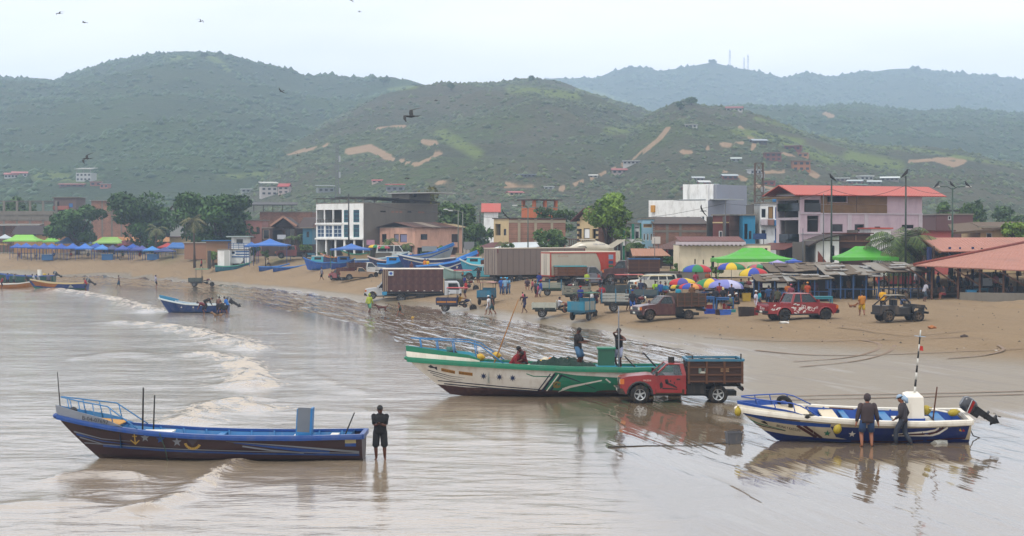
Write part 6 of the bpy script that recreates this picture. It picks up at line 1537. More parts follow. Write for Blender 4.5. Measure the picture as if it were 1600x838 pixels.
class Bld:
 def __init__(s,name,label,L,C,Rr,ytop,Y,wall,depth=8.0,side=None,cat='building',group=None,roof='flat',roofm=None,base=None,yaw=None,over=0.4,parapet=0.0):
  s.s=Y/F;s.L,s.C,s.R,s.Y=L,C,Rr,Y
  wf=(C-L)*s.s;ws=max(0.0,(Rr-C))*s.s
  if ws>0.3:
   a=yaw if yaw is not None else R(40);s.Lf=wf/math.cos(a);s.D=ws/math.sin(a)
  else:
   a=0.0;s.Lf=wf;s.D=depth
  p=gd(C,Y);s.z0=(base if base is not None else p.z)
  s.a=a;s.H=at(C,ytop,Y).z-s.z0;s.ytop=ytop
  s.root=thing(name,label,cat,(p.x-s.Lf*math.cos(a),p.y+s.Lf*math.sin(a),s.z0),-a,group)
  s.fr,s.sr=[],[];s.wall,s.side=wall,side or wall;s.roof,s.roofm,s.over,s.par=roof,roofm,over,parapet
  s.items=[]
 def fx(s,px):return(px-s.L)/(s.C-s.L)*s.Lf
 def sx(s,px):return(px-s.C)/max(s.R-s.C,1e-6)*s.D
 def fz(s,py):return at(s.C,py,s.Y).z-s.z0
 def win(s,face,x0,y0,x1,y1,kind='pane',frame=None,gl=None,cols=1,rows=1,name='window'):
  f=s.fx if face=='f' else s.sx
  r=(f(x0),f(x1),s.fz(y1),s.fz(y0));(s.fr if face=='f' else s.sr).append(r)
  s.items.append((face,r,kind,frame or WINF,gl or GLB,cols,rows,name));return s
 def done(s):
  b=MB(s.wall);wall_holes(b,s.Lf,s.H+s.par,s.fr)
  b.add([(0,0.22,0),(0,s.D,0),(0,s.D,s.H+s.par),(0,0.22,s.H+s.par)],[(0,1,2,3)],False)
  b.add([(0,s.D,0),(s.Lf,s.D,0),(s.Lf,s.D,s.H+s.par),(0,s.D,s.H+s.par)],[(3,2,1,0)],False)
  if s.par:b.box(0,s.Lf,0.001,0.2,s.H+s.par-0.02,s.H+s.par+0.03)
  b.build('wall',s.root)
  b=MB(s.side);T=Matrix.Translation((s.Lf,0,0))@Matrix.Rotation(PI/2,4,'Z');b.T=T
  wall_holes(b,s.D,s.H+s.par,s.sr);b.build('side_wall',s.root)
  fm=mat('#6f6a62',0.9,0.15,2)
  b=MB(fm);b.box(0.03,s.Lf-0.03,0.23,s.D-0.03,0.0,0.08);b.build('floor_slab',s.root)
  n=max(1,int(round(s.H/3.0)))
  for k in range(1,n):b=MB(fm);b.box(0.03,s.Lf-0.24,0.23,s.D-0.03,s.H*k/n-0.1,s.H*k/n);b.build('floor_slab',s.root)
  b=MB(fm);b.box(0.03,s.Lf-0.24,3.2,3.3,0.06,s.H-0.1);b.build('inner_wall',s.root);b=MB(fm);b.box(s.Lf-3.4,s.Lf-3.3,0.3,s.D-0.1,0.1,s.H-0.1);b.build('inner_wall',s.root)
  rm=s.roofm or mat('#8f8a80',0.8,0.15,2);o=s.over
  if s.roof=='flat':
   b=MB(rm);b.box(0.02,s.Lf-0.02,0.02,s.D-0.02,s.H-0.08,s.H+0.001)if s.par else b.box(-o,s.Lf+o,-o,s.D+o,s.H+0.002,s.H+0.14);b.build('roof',s.root)
  elif s.roof=='shed':
   b=MB(rm);b.slab((-o,-o,s.H+0.02),(s.Lf+o,-o,s.H+0.02),(s.Lf+o,s.D+o,s.H+0.9),(-o,s.D+o,s.H+0.9),0.06);b.build('roof',s.root)
  elif s.roof in('gablex','gabley'):
   h=s.par2 if hasattr(s,'par2')else 1.6
   for k in(0,1):
    b=MB(rm)
    if s.roof=='gablex':
     m_=s.D/2
     if k==0:b.slab((-o,-o,s.H-0.05),(s.Lf+o,-o,s.H-0.05),(s.Lf+o,m_,s.H+h),(-o,m_,s.H+h),0.08)
     else:b.slab((-o,m_,s.H+h),(s.Lf+o,m_,s.H+h),(s.Lf+o,s.D+o,s.H-0.05),(-o,s.D+o,s.H-0.05),0.08)
    else:
     m_=s.Lf/2
     if k==0:b.slab((-o,-o,s.H-0.05),(m_,-o,s.H+h),(m_,s.D+o,s.H+h),(-o,s.D+o,s.H-0.05),0.08)
     else:b.slab((m_,-o,s.H+h),(s.Lf+o,-o,s.H-0.05),(s.Lf+o,s.D+o,s.H-0.05),(m_,s.D+o,s.H+h),0.08)
    b.build('roof_slope',s.root)
   b=MB(s.wall)
   if s.roof=='gablex':
    for x in(0.0,s.Lf):b.prism([(0,s.H),(s.D,s.H),(s.D/2,s.H+h-0.1)],x-0.05,x+0.05,'yz')
   else:
    for y in(0.08,s.D-0.08):b.prism([(0,s.H),(s.Lf,s.H),(s.Lf/2,s.H+h-0.1)],y-0.05,y+0.05,'xz')
   b.build('gable',s.root)
  for face,r,kind,fm,gm,cols,rows,name in s.items:
   T=Matrix.Identity(4)if face=='f' else Matrix.Translation((s.Lf,0,0))@Matrix.Rotation(PI/2,4,'Z')
   x0,x1,z0,z1=r
   if kind=='hole':continue
   w_=0.07
   b=MB(fm);b.T=T
   b.box(x0,x0+w_,0.03,0.14,z0,z1);b.box(x1-w_,x1,0.03,0.14,z0,z1);b.box(x0+w_,x1-w_,0.03,0.14,z0,z0+w_);b.box(x0+w_,x1-w_,0.03,0.14,z1-w_,z1)
   for k in range(1,cols):x=x0+(x1-x0)*k/cols;b.box(x-0.03,x+0.03,0.04,0.13,z0+w_,z1-w_)
   for k in range(1,rows):z=z0+(z1-z0)*k/rows;b.box(x0+w_,x1-w_,0.05,0.12,z-0.03,z+0.03)
   o_=b.build(name,s.root)
   if kind=='shutter':
    b=MB(gm);b.T=T;b.box(x0+w_,x1-w_,0.08,0.11,z0+w_,z1-w_);b.build('shutter',o_)
   else:
    b=MB(gm);b.T=T;b.add([(x0+w_,0.09,z0+w_),(x1-w_,0.09,z0+w_),(x1-w_,0.09,z1-w_),(x0+w_,0.09,z1-w_)],[(0,1,2,3)],False);b.build('pane',o_)
  return s
 def part(s,name,m,fn,side=False):
  b=MB(m)
  if side:b.T=Matrix.Translation((s.Lf,0,0))@Matrix.Rotation(PI/2,4,'Z')
  fn(b);return b.build(name,s.root)
BR1=brickm('#8c5f4a');BR2=brickm('#7a5240','#7d7066',2.0);CONC=mat('#8a857c',0.9,0.14,1.2,0.2,dirt='#5a544c',dirt_amt=0.3)
PLW=mat('#e2e3e1',0.7,0.05,1.5,dirt='#8f8b82',dirt_amt=0.28);CREAM=mat('#c6b592',0.7,0.08,1.5,dirt='#8a7a5f',dirt_amt=0.25)
RUST=corrugated('#7a4434',0.7,0,0.3,0.25,dirt='#4a342a');DKR=corrugated('#3c3a3a',0.6,0,0.3,0.2);TIN=corrugated('#9a9a96',0.5,0,0.3,0.15,dirt='#6a5646')
DKW=wood('#4a3428',0.3,2);TEAL=mat('#2f8a8a',0.5,0.12,3)
# ---- white hotel with a bare concrete flank
h=Bld('hotel','white hotel with blue glazing and a long bare concrete flank, left of centre',487,568,678,318,256,PLW,side=mat('#857f76',0.9,0.16,0.7,0.25,dirt='#56504a',dirt_amt=0.4),cat='hotel',yaw=R(38),over=0.0)
for x0,x1 in((488,500.5),(502,515.5),(517,531.5)):h.win('f',x0,327.5,x1,348,'hole')
for x0,x1 in((489,501),(503,515),(517,531)):h.win('f',x0,352,x1,371,gl=glass('#2f5f90',0.25),cols=2,rows=3)
for x0,x1 in((535,544),(551,561)):
 for y0,y1 in((328,347.5),(351,371)):h.win('f',x0,y0,x1,y1,frame=TEAL,gl=glass('#2d5a72',0.25),cols=1,rows=3)
for x0,x1 in((488.5,503),(505,519),(521,534),(537,551),(553,567)):h.win('f',x0,374.8,x1,402,'hole')
for x0,x1 in((592,600),(632,638)):h.win('s',x0,329,x1,331.5,frame=WIND)
h.done()
h.part('facade_band',PLW,lambda b:(b.box(-0.05,h.Lf+0.02,-0.25,-0.003,h.fz(374.5),h.fz(372)),b.box(-0.05,h.fx(533),-0.2,-0.003,h.fz(351),h.fz(348.5))))
for x0,x1 in((489,501),(503,515),(517,531)):
 h.part('balcony_rail',mat('#6a625a',0.6,0.1,4),lambda b:[b.bar((h.fx(x),-0.03,h.fz(348)),(h.fx(x),-0.03,h.fz(343)),0.04)for x in(x0,(x0+x1)/2,x1)]and b.bar((h.fx(x0),-0.03,h.fz(343)),(h.fx(x1),-0.03,h.fz(343)),0.05))
for px in(610,616,622,650,655):
 h.part('bare_brick_patch',BR1,lambda b:b.box(h.sx(px)-0.3,h.sx(px)+0.35,-0.012,-0.002,h.fz(332),h.fz(329)),True)
def terr(b):
 b.slab((-0.3,-0.3,h.fz(309)),(h.Lf+0.3,-0.3,h.fz(309)),(h.Lf+0.3,h.D*0.45,h.fz(308)),(-0.3,h.D*0.45,h.fz(308)),0.12)
h.part('terrace_roof',mat('#56504c',0.7,0.2,2),terr)
h.part('terrace_roof',mat('#4a4644',0.7,0.2,2),lambda b:b.slab((h.Lf-7.5,h.D*0.12,h.fz(306.5)),(h.Lf+0.4,h.D*0.12,h.fz(307)),(h.Lf+0.4,h.D,h.fz(313)),(h.Lf-7.5,h.D,h.fz(311)),0.12))
for k in range(7):
 x=0.1+(h.Lf-0.2)*k/6
 h.part('terrace_post',mat('#8a857e',0.6,0.1,4),lambda b:(b.bar((x,0.05,h.H+0.14),(x,0.05,h.fz(309.6)),0.09),b.bar((x,0.05,h.H+0.7),(x+0.5,0.05,h.fz(309.8)),0.06),b.bar((x,0.05,h.H+0.7),(x-0.5,0.05,h.fz(309.8)),0.06)))
for k in range(4):
 y=h.D*(0.15+0.27*k)
 h.part('terrace_post',mat('#5a524c',0.6,0.1,4),lambda b:(b.bar((h.Lf-0.1,y,h.H-1.2),(h.Lf-0.1,y,h.fz(311+1.2*k)),0.1),b.bar((h.Lf-0.1,y,h.H+0.3),(h.Lf-0.1,y+0.8,h.fz(311+k)),0.07),b.bar((h.Lf-0.1,y,h.H+0.3),(h.Lf-0.1,y-0.8,h.fz(311+k)),0.07)))
h.part('upper_roof',mat('#b3b2ae',0.6,0.1,2),lambda b:b.box(h.Lf*0.55,h.Lf+4.2,h.D*0.6,h.D*0.95,h.fz(300.5),h.fz(299)))
h.part('upper_wall',CONC,lambda b:b.box(h.Lf*0.58,h.Lf-0.5,h.D*0.64,h.D*0.93,h.H+0.15,h.fz(300.6)))
h.part('water_tank',mat('#15171a',0.5,0.1,4),lambda b:b.cyl((h.Lf-0.6,h.D*0.72,h.fz(306)),(h.Lf-0.6,h.D*0.72,h.fz(297)),0.32,n=12))
# ---- pink wooden house
PWD=corrugated('#d0ae9c',0.85,0,0.32,0.18,dirt='#7d6256',dirt_amt=0.3,bump=0.35)
PKW=mat('#bb927f',0.85,0.14,1.2,0.2,dirt='#7d6256',dirt_amt=0.4)
p=Bld('wooden_house','faded pink plank house with a patched rusty roof, right of the hotel',588,648,722,356,252,PWD,side=PWD,yaw=R(50),over=0.0,cat='house')
p.win('f',592,366,600,379,frame=WIND).win('f',613,366,621,378,frame=WIND,gl=mat('#8f8a9a',0.8,0.1,4)).win('f',623,366,635,379,frame=WIND,gl=mat('#8f8fa8',0.8,0.1,4)).win('s',657,366,667,375,frame=WIND).win('s',704,366,714,379,frame=WIND,gl=DKW).win('f',590,386,644,399,'hole').win('s',652,387,714,399,'hole')
p.done()
RB=[corrugated('#5a4034',0.8,1,0.3,0.3,dirt='#3f2f28'),corrugated('#6b4a3a',0.8,1,0.3,0.3),corrugated('#8f8578',0.6,1,0.3,0.2,dirt='#5a4636'),corrugated('#a89a7a',0.6,1,0.3,0.2)]
hr=0.75
for k in range(6):
 y0,y1=-0.5+(p.D+1.0)*k/6+0.02,-0.5+(p.D+1.0)*(k+1)/6
 z=p.H+0.05+(k%3)*0.015
 p.part('roof_sheet',RB[(1,0,2,0,1,3)[k]],lambda b:b.slab((p.Lf/2,y0,z+hr),(p.Lf+0.5,y0,z),(p.Lf+0.5,y1,z),(p.Lf/2,y1,z+hr),0.05))
 p.part('roof_sheet',RB[(0,1,1,2,0,3)[k]],lambda b:b.slab((-0.5,y0,z),(p.Lf/2,y0,z+hr),(p.Lf/2,y1,z+hr),(-0.5,y1,z),0.05))
p.part('awning',DKW,lambda b:b.slab((0,-1.6,p.fz(387)),(p.Lf,-1.6,p.fz(387)),(p.Lf,-0.02,p.fz(384)),(0,-0.02,p.fz(384)),0.06))
# ---- pink building with red metal roof
PINKM=mat('#c4b4ba',0.8,0.10,1.2,0.25,bscale=5,dirt='#8a7a84',dirt_amt=0.25);COLW=mat('#c4bcc0',0.75,0.06,2,dirt='#8f8a88',dirt_amt=0.25)
P=Bld('pink_building','large pink three storey building with a long red metal roof and bamboo screens',1222,1250,1462,304,190,COLW,side=PINKM,yaw=R(66),cat='building',over=0.0)
P.win('f',1226,344,1248,369.5,'hole').win('f',1224,313,1248,340.0,'hole').win('f',1226,376,1248,412,'hole')
P.win('s',1257,312,1284,331.5,'hole').win('s',1262,337,1282,362.5,'hole').win('s',1303,350,1323,362.5,frame=mat('#8d7f88',0.6,0.1,4)).win('s',1343,350,1360,362.5,frame=mat('#8d7f88',0.6,0.1,4)).win('s',1378,354,1388,362,frame=WIND).win('s',1426,351,1447,357,frame=WIND).win('s',1257,383,1274,399,frame=mat('#8d7f88',0.6,0.1,4)).win('s',1296,304.5,1330,315.5,'hole')
P.done()
RR=corrugated('#b85840',0.45,1,0.35,0.1,dirt='#8f5a4a',dirt_amt=0.25)
rz_=P.fz(290)-P.fz(304)
for k in(0,1):
 P.part('roof_slope',RR,lambda b:b.slab((P.Lf/2,-1.2,P.H+rz_+0.1),(P.Lf+0.9,-1.2,P.H-0.05),(P.Lf+0.9,P.D+2.6,P.H-0.05),(P.Lf/2,P.D+2.6,P.H+rz_+0.1),0.09)if k else b.slab((-0.9,-1.2,P.H-0.05),(P.Lf/2,-1.2,P.H+rz_+0.1),(P.Lf/2,P.D+2.6,P.H+rz_+0.1),(-0.9,P.D+2.6,P.H-0.05),0.09))
BAMW=corrugated('#8a7254',0.85,0,0.22,0.35,dirt='#5a4a38',dirt_amt=0.35)
for x0,x1,y0,y1 in((1285,1345,319.5,333),(1346,1399,319.5,333),(1331,1345,305,319),(1346,1399,305,319),(1285,1295,305,319),(1296,1330,316,319)):
 P.part('bamboo_screen',BAMW,lambda b:b.box(P.sx(x0),P.sx(x1),-0.09,-0.004,P.fz(y1),P.fz(y0)),True)
GRAILG=glass('#1d2326',0.25)
P.part('balcony_glass',GRAILG,lambda b:b.box(P.fx(1224),P.fx(1249),-0.06,-0.03,P.fz(330),P.fz(317.5)));P.part('balcony_glass',GRAILG,lambda b:b.box(P.sx(1258),P.sx(1284),-0.06,-0.03,P.fz(331),P.fz(317.5)),True);P.part('balcony_glass',GRAILG,lambda b:b.box(P.fx(1226),P.fx(1249),-0.06,-0.03,P.fz(379),P.fz(366)))
P.part('floor_band',COLW,lambda b:(b.box(P.sx(1250),P.sx(1462)+0.05,-0.10,-0.003,P.fz(334.8),P.fz(332.8)),b.box(P.sx(1250),P.sx(1290),-0.10,-0.003,P.fz(366),P.fz(364))),True)
for px in(1287,1334,1363,1459):P.part('pilaster',COLW,lambda b:b.box(P.sx(px)-0.25,P.sx(px)+0.25,-0.06,-0.0025,0.0,P.fz(335)),True)
P.part('thatch_fringe',mat('#7d6a50',0.95,0.3,6,0.8),lambda b:b.slab((-0.8,-1.5,P.fz(309)),(P.Lf+0.6,-1.5,P.fz(309)),(P.Lf+0.5,0.2,P.fz(305)),(-0.5,0.2,P.fz(305)),0.12))
P.part('awning',RUST,lambda b:b.slab((-2.2,-2.4,P.fz(390)),(P.Lf+0.6,-2.4,P.fz(390)),(P.Lf+0.2,0.0,P.fz(380)),(-1.2,0.0,P.fz(380)),0.06))
# ---- white modern block
W=Bld('white_building','white modern block with a grey flank and a taller box on its roof',1019,1106,1178,318,262,PLW,side=mat('#9a9da6',0.75,0.06,1.2,dirt='#7d7d80',dirt_amt=0.2),yaw=R(40),over=0.0,parapet=0.4)
for x0,x1 in((1025,1032),(1034,1041),(1054,1060),(1075,1080),(1097,1101)):W.win('f',x0,338,x1,348 if x0>1090 else 343)
W.done()
W.part('roof_box',PLW,lambda b:b.box(W.Lf-0.4,W.Lf+0.0,0.02,0.4,W.H+0.45,W.fz(289)))
W.part('roof_box',mat('#9a9da6',0.75,0.06,1.2,dirt='#7d7d80',dirt_amt=0.2),lambda b:b.box(W.Lf-5.5,W.Lf-0.001,W.D*0.22,W.D-0.02,W.H+0.02,W.fz(288)))
W.part('roof_box',PLW,lambda b:(b.box(W.Lf-5.6,W.Lf-0.5,W.D*0.20,W.D*0.215,W.H+0.3,W.fz(287)),b.box(W.Lf-5.5,W.Lf-4.7,W.D*0.15,W.D*0.199,W.H+0.3,W.fz(287))))
W.part('roof_box',PLW,lambda b:b.box(-0.05,W.Lf*0.42,0.05,5.5,W.H+0.42,W.fz(312)))
W.part('terrace_roof',mat('#a9adae',0.5,0.1,3),lambda b:b.box(W.Lf*0.45,W.Lf+3.0,1.0,5.0,W.fz(312.5),W.fz(311)))
for k in range(4):W.part('terrace_post',WINF,lambda b:b.bar((W.Lf*(0.48+0.15*k),1.2,W.H),(W.Lf*(0.48+0.15*k),1.2,W.fz(312.5)),0.1))
W.part('yellow_box',mat('#c79a1c',0.5,0.08,3),lambda b:b.box(W.fx(1024),W.fx(1029),-0.35,-0.004,W.fz(331),W.fz(320)))
# ---- row between the tree and the pink building
def simple(name,label,L,C,Rr,yt,Y,wall,wins=(),side=None,holes=(),**k):
 b=Bld(name,label,L,C,Rr,yt,Y,wall,side=side,**k)
 for w_ in wins:b.win(*w_)
 for w_ in holes:b.win(*w_,'hole')
 return b.done()
m=simple('brick_building','narrow tan fronted building with a long bare brick flank and white posts',771,795,885,342,226,CREAM,[('f',787,358,791,368,'pane',WIND)],BR1,[('f',773,350,782,368),('f',773,381,792,399)],yaw=R(62),over=0.15,roofm=mat('#5f574e',0.8,0.2,2))
for px in(811,837,863):m.part('pilaster',mat('#b0a794',0.8,0.1,2),lambda b:b.box(m.sx(px)-0.18,m.sx(px)+0.18,-0.05,-0.002,0,m.H),True)
m.part('floor_band',mat('#b0a794',0.8,0.1,2),lambda b:b.box(0,m.D,-0.05,-0.002,m.H-0.5,m.H-0.15),True)
m.part('awning',corrugated('#6f3a36',0.7,0,0.3),lambda b:b.slab((-0.8,-2.2,m.fz(387)),(m.Lf,-2.2,m.fz(387)),(m.Lf,0,m.fz(379)),(-0.5,0,m.fz(379)),0.05))
m.part('awning',corrugated('#c9cfd2',0.5,0,0.3),lambda b:b.slab((m.Lf+0.3,-2.6,m.fz(388)),(m.Lf+4.8,1.2,m.fz(386)),(m.Lf+5.6,4.6,m.fz(377)),(m.Lf+0.3,0.6,m.fz(379)),0.05))
m.part('shop_sign',mat('#c79a28',0.5,0.1,3),lambda b:b.box(m.sx(836),m.sx(850),-0.35,-0.2,m.fz(374),m.fz(362)),True)
o=simple('orange_house','orange house with an open roofed terrace on square columns',815,834,872,325,262,mat('#c07a4e',0.7,0.08,1.5,dirt='#8f6a4a',dirt_amt=0.2),yaw=R(55),over=0.0,cat='house')
o.part('terrace_roof',mat('#5a3f36',0.7,0.15,2),lambda b:b.box(-0.5,o.Lf+0.5,-0.5,o.D+0.5,o.fz(313),o.fz(311.5)))
for x in(0.2,o.Lf-0.2):
 for y in(0.2,o.D/2,o.D-0.2):o.part('column',mat('#c07a4e',0.7,0.08,1.5),lambda b:b.box(x-0.2,x+0.2,y-0.2,y+0.2,o.H+0.14,o.fz(313)))
q=simple('balcony_house','cream house with dark quoins and a wooden balcony, partly behind the bright green tree',903,935,972,345,219,CREAM,[('f',913,357,922,373,'pane',WIND,PLW)],BR2,[('f',905,388,931,402),('f',905,358,910,373),('f',926,358,931,373)],yaw=R(50),roof='gabley',roofm=corrugated('#7d4744',0.7,1,0.3),cat='house',over=0.6)
for z in range(8):
 for x in(0.0,q.Lf-0.5):q.part('quoin',WIND,lambda b:b.box(x,x+0.5,-0.04,-0.002,1.4+z*0.62,1.4+z*0.62+0.3))
q.part('balcony',wood('#6a4a36'),lambda b:(b.box(-0.3,q.Lf+0.3,-1.3,-0.003,q.fz(385),q.fz(383.5)),[b.bar((x,-1.25,q.fz(383.5)),(x,-1.25,q.fz(374)),0.06)for x in[q.Lf*i/10 for i in range(11)]],b.bar((-0.3,-1.25,q.fz(374)),(q.Lf+0.3,-1.25,q.fz(374)),0.1)))
g_=simple('shop_house','narrow white house with teal columns beside the pale blue front',973,1004,0,350,216,PLW,[('f',980,362,985,373,'pane',WIND),('f',993,362,998,373,'pane',WIND),('f',979,355,986,357,'pane',WIND),('f',992,355,998,357,'pane',WIND)],None,[('f',976,388,1001,402)],cat='house',over=0.3)
for px in(974.5,988.5,1001.5):g_.part('column',mat('#2f8a72',0.6,0.1,3),lambda b:b.box(g_.fx(px)-0.16,g_.fx(px)+0.16,-0.5,-0.2,0,g_.H))
g_.part('balcony',PLW,lambda b:b.box(0,g_.Lf,-0.9,-0.51,g_.fz(384),g_.fz(374)))
simple('blue_house','pale blue two storey front with tall dark windows, left of the bare brick gable',1003.5,1022,0,343,214,mat('#9fbfce',0.7,0.06,2,dirt='#7d8a90',dirt_amt=0.2),[('f',1005,365,1008.5,376,'pane',WINF),('f',1010.5,365,1014,376,'pane',WINF),('f',1016,365,1019.5,376,'pane',WINF),('f',1005,350,1019,356,'pane',mat('#b8ab88',0.7,0.1,3),BAMW)],cat='house',over=0.1)
bk=simple('brick_gable','bare brick flank with concrete bands between the pale blue front and the maroon house',1023,1105,0,350,211,BR2,depth=9,roof='shed',roofm=mat('#5a4e46',0.8,0.2,2),over=0.2)
for px in(1042.5,1063):bk.part('concrete_band',CONC,lambda b:b.box(bk.fx(px)-0.15,bk.fx(px)+0.15,-0.04,-0.002,0,bk.H))
bk.part('concrete_band',CONC,lambda b:b.box(0,bk.Lf,-0.05,-0.003,bk.H-1.0,bk.H-0.75))
sh=simple('shop','low shop with a wide brown sloping roof below the bare brick flank',1022,1100,0,388,200,wood('#5a4030',0.25,2),(),None,[('f',1024,391,1058,408),('f',1064,391,1096,408)],cat='shop',depth=6,over=0.2)
sh.part('roof_slope',corrugated('#6d4a3c',0.75,0,0.3,0.2,dirt='#4f3a30'),lambda b:b.slab((-0.5,-1.6,sh.fz(389)),(sh.Lf*0.62,-1.6,sh.fz(389)),(sh.Lf*1.02,5.0,sh.fz(370)),(sh.Lf*0.72,5.0,sh.fz(370)),0.08))
sh.part('roof_slope',corrugated('#6d4a3c',0.75,0,0.3,0.2,dirt='#4f3a30'),lambda b:b.slab((sh.Lf*0.63,-1.6,sh.fz(388)),(sh.Lf+0.4,-1.6,sh.fz(388)),(sh.Lf+0.4,5.0,sh.fz(376)),(sh.Lf*0.63,5.0,sh.fz(376)),0.08))
for k,px in enumerate((1041,1061)):sh.part('red_lantern',mat('#9a2a2e',0.6,0.1,4),lambda b:b.sph((sh.fx(px),-1.2,sh.fz(393)),(0.14,0.14,0.2),8,6))
mr=simple('maroon_house','small maroon fronted house with a brick flank and a dark arched window',1116,1139,1160,337,206,mat('#7a4a44',0.75,0.1,1.5,dirt='#5a3a34',dirt_amt=0.2),[('f',1124.5,361,1129.5,374,'pane',PLW)],BR2,yaw=R(42),cat='house',over=0.15)
mr.part('floor_band',CREAM,lambda b:b.box(0,mr.Lf,-0.06,-0.002,mr.fz(349),mr.fz(347)))
simple('blue_shop','turquoise shop front with a deep recess right of the maroon house',1161,1180,0,337,204,mat('#2f8fae',0.6,0.08,2),[('f',1170,361,1174,374,'pane',WIND)],None,[('f',1163,350,1168,374)],cat='shop',over=0.2,depth=6)
nb=simple('balcony_building','narrow three storey building with white and bright blue balconies, left of the pink building',1188,1222,0,318,213,PLW,[('f',1189,326,1197,341,'pane',WINF),('f',1189,359,1197,366,'pane',WINF),('f',1211,324,1217,342,'pane',RBLUE),('f',1211,357,1217,376,'pane',RBLUE),('f',1200,323,1208,342,'shutter',WIND,mat('#a08248',0.7,0.1,3))],None,cat='building',over=0.2,depth=7)
for x0,x1,y,m_ in((1188,1198,343,COLW),(1199,1208,343,mat('#9a7a72',0.7,0.1,3)),(1209,1222,344,LBLUE),(1209,1222,376,LBLUE)):nb.part('balcony',m_,lambda b:b.box(nb.fx(x0),nb.fx(x1),-0.7,-0.005,nb.fz(y+9),nb.fz(y)))
nb.part('water_tank',LBLUE,lambda b:b.cyl((nb.fx(1215),2,nb.H+0.1),(nb.fx(1215),2,nb.H+0.8),0.35,n=10))
cw=simple('curved_wall_hall','long low cream walled hall with a beamed eave behind the big green canopy',1062,1204,0,384,178,mat('#d8cfba',0.75,0.05,1.2,dirt='#8f8672',dirt_amt=0.25),[('f',1085,405,1087,413,'pane',WIND),('f',1098,406,1100,413,'pane',WIND),('f',1195,388,1199,391,'pane',WIND),('f',1112,400,1116,418,'pane',WIND)],None,depth=7,over=0.0,cat='hall')
cw.part('eave_board',COLW,lambda b:b.box(-0.4,cw.Lf*0.72,-0.6,-0.02,cw.fz(382.5),cw.fz(378)))
for k in range(15):cw.part('beam_end',COLW,lambda b:b.box(0.2+k*0.42,0.36+k*0.42,-0.7,-0.02,cw.fz(384.5),cw.fz(382.6)))
cw.part('roof_sheet',RUST,lambda b:b.slab((0,0.1,cw.H+0.45),(cw.Lf*0.72,0.1,cw.H+0.45),(cw.Lf*0.72,5,cw.H+0.9),(0,5,cw.H+0.9),0.06))
hu=simple('hut','brown plank hut with a pale tan roof right of the yacht',992,1034,0,402,190,wood('#4f3a2e',0.25,2),(),None,cat='hut',depth=5,roof='flat',over=0.0)
hu.part('roof_slope',corrugated('#a8826a',0.7,0,0.3,0.1),lambda b:b.slab((-0.3,-0.5,hu.H+0.15),(hu.Lf+0.9,-0.5,hu.H+0.15),(hu.Lf+0.2,2.6,hu.H+0.9),(-0.3,2.6,hu.H+0.9),0.06))
# ---- right hand side
wh=simple('white_house','white gabled house front with a dark curved verge, below the pink building',1275,1311,0,377,178,PLW,(),None,[('f',1300,384,1304,410)],cat='house',depth=8,over=0.0)
wh.part('curved_roof',mat('#4a3a30',0.8,0.2,3),lambda b:b.loft([[(x0,y,wh.fz(383-17*math.sin(k*PI/16)))for y in(-0.7,8)]+[(x0,y,wh.fz(385.5-17*math.sin(k*PI/16)))for y in(8,-0.7)]for k,x0 in[(k,-0.8+(wh.Lf+1.2)*k/8)for k in range(9)]],True,True,False))
wh.part('gable',PLW,lambda b:b.prism([(0,wh.H-0.01),(wh.Lf,wh.H-0.01),(wh.Lf,wh.fz(369)),(wh.Lf*0.6,wh.fz(370)),(wh.Lf*0.25,wh.fz(374))],0.01,0.2))
wh.part('sail_panel',mat('#8a4a30',0.7,0.1,3),lambda b:b.prism([(0.1,0.4),(2.0,0.4),(0.2,2.8)],-0.12,-0.02))
lw=simple('wooden_building','brown timber building with a lattice band between the white house and the palm',1311,1360,0,366,180,wood('#5a3a28',0.25,0),(),None,[('f',1314,388,1334,399)],cat='building',depth=8,over=0.3,roofm=mat('#6a4038',0.8,0.15,2))
for k in range(2):
 lt=lw.part('lattice_panel',mat('#7a5a44',0.8,0.2,4),lambda b:[b.box(lw.fx(1313+25*k)+i*0.13,lw.fx(1313+25*k)+i*0.13+0.06,-0.05,-0.004,lw.fz(376),lw.fz(369))for i in range(11)]and[b.box(lw.fx(1313+25*k),lw.fx(1335+25*k),-0.07,-0.051,lw.fz(376)+i*0.13,lw.fz(376)+i*0.13+0.05)for i in range(4)])
lw.part('beam',mat('#8a6a52',0.8,0.15,3),lambda b:(b.box(0,lw.Lf,-0.12,-0.003,lw.fz(378),lw.fz(376.4)),b.box(lw.fx(1336),lw.fx(1338),-0.1,-0.003,lw.fz(376),lw.fz(368))))
simple('white_house','plain white house with a red verge half hidden by the palm fronds',1361,1392,0,358,183,PLW,(),None,cat='house',depth=6,roofm=RR,over=0.2)
simple('brown_house','mauve brown house with a pierced parapet right of the pink building',1463,1520,0,336,205,mat('#7a5f60',0.8,0.1,1.5,dirt='#5a4644',dirt_amt=0.25),[('f',1481,337.5,1486,344,'pane',WINF),('f',1468,328,1500,331,'pane',WIND)],None,cat='house',depth=10,over=0.1)
simple('pink_wall_house','low salmon pink house under a dark eave beside the palm',1440,1486,0,362,186,mat('#b8706c',0.75,0.08,2,dirt='#8a5a55',dirt_amt=0.2),(),None,cat='house',depth=6,over=0.4,roofm=mat('#6a4038',0.8,0.15,2))
th=simple('thatched_house','cream house with a drooping thatched roof at the right edge',1532,1600,0,356,188,CREAM,[('f',1541,364,1550,372,'pane',WINF)],None,cat='house',depth=8,over=0.0)
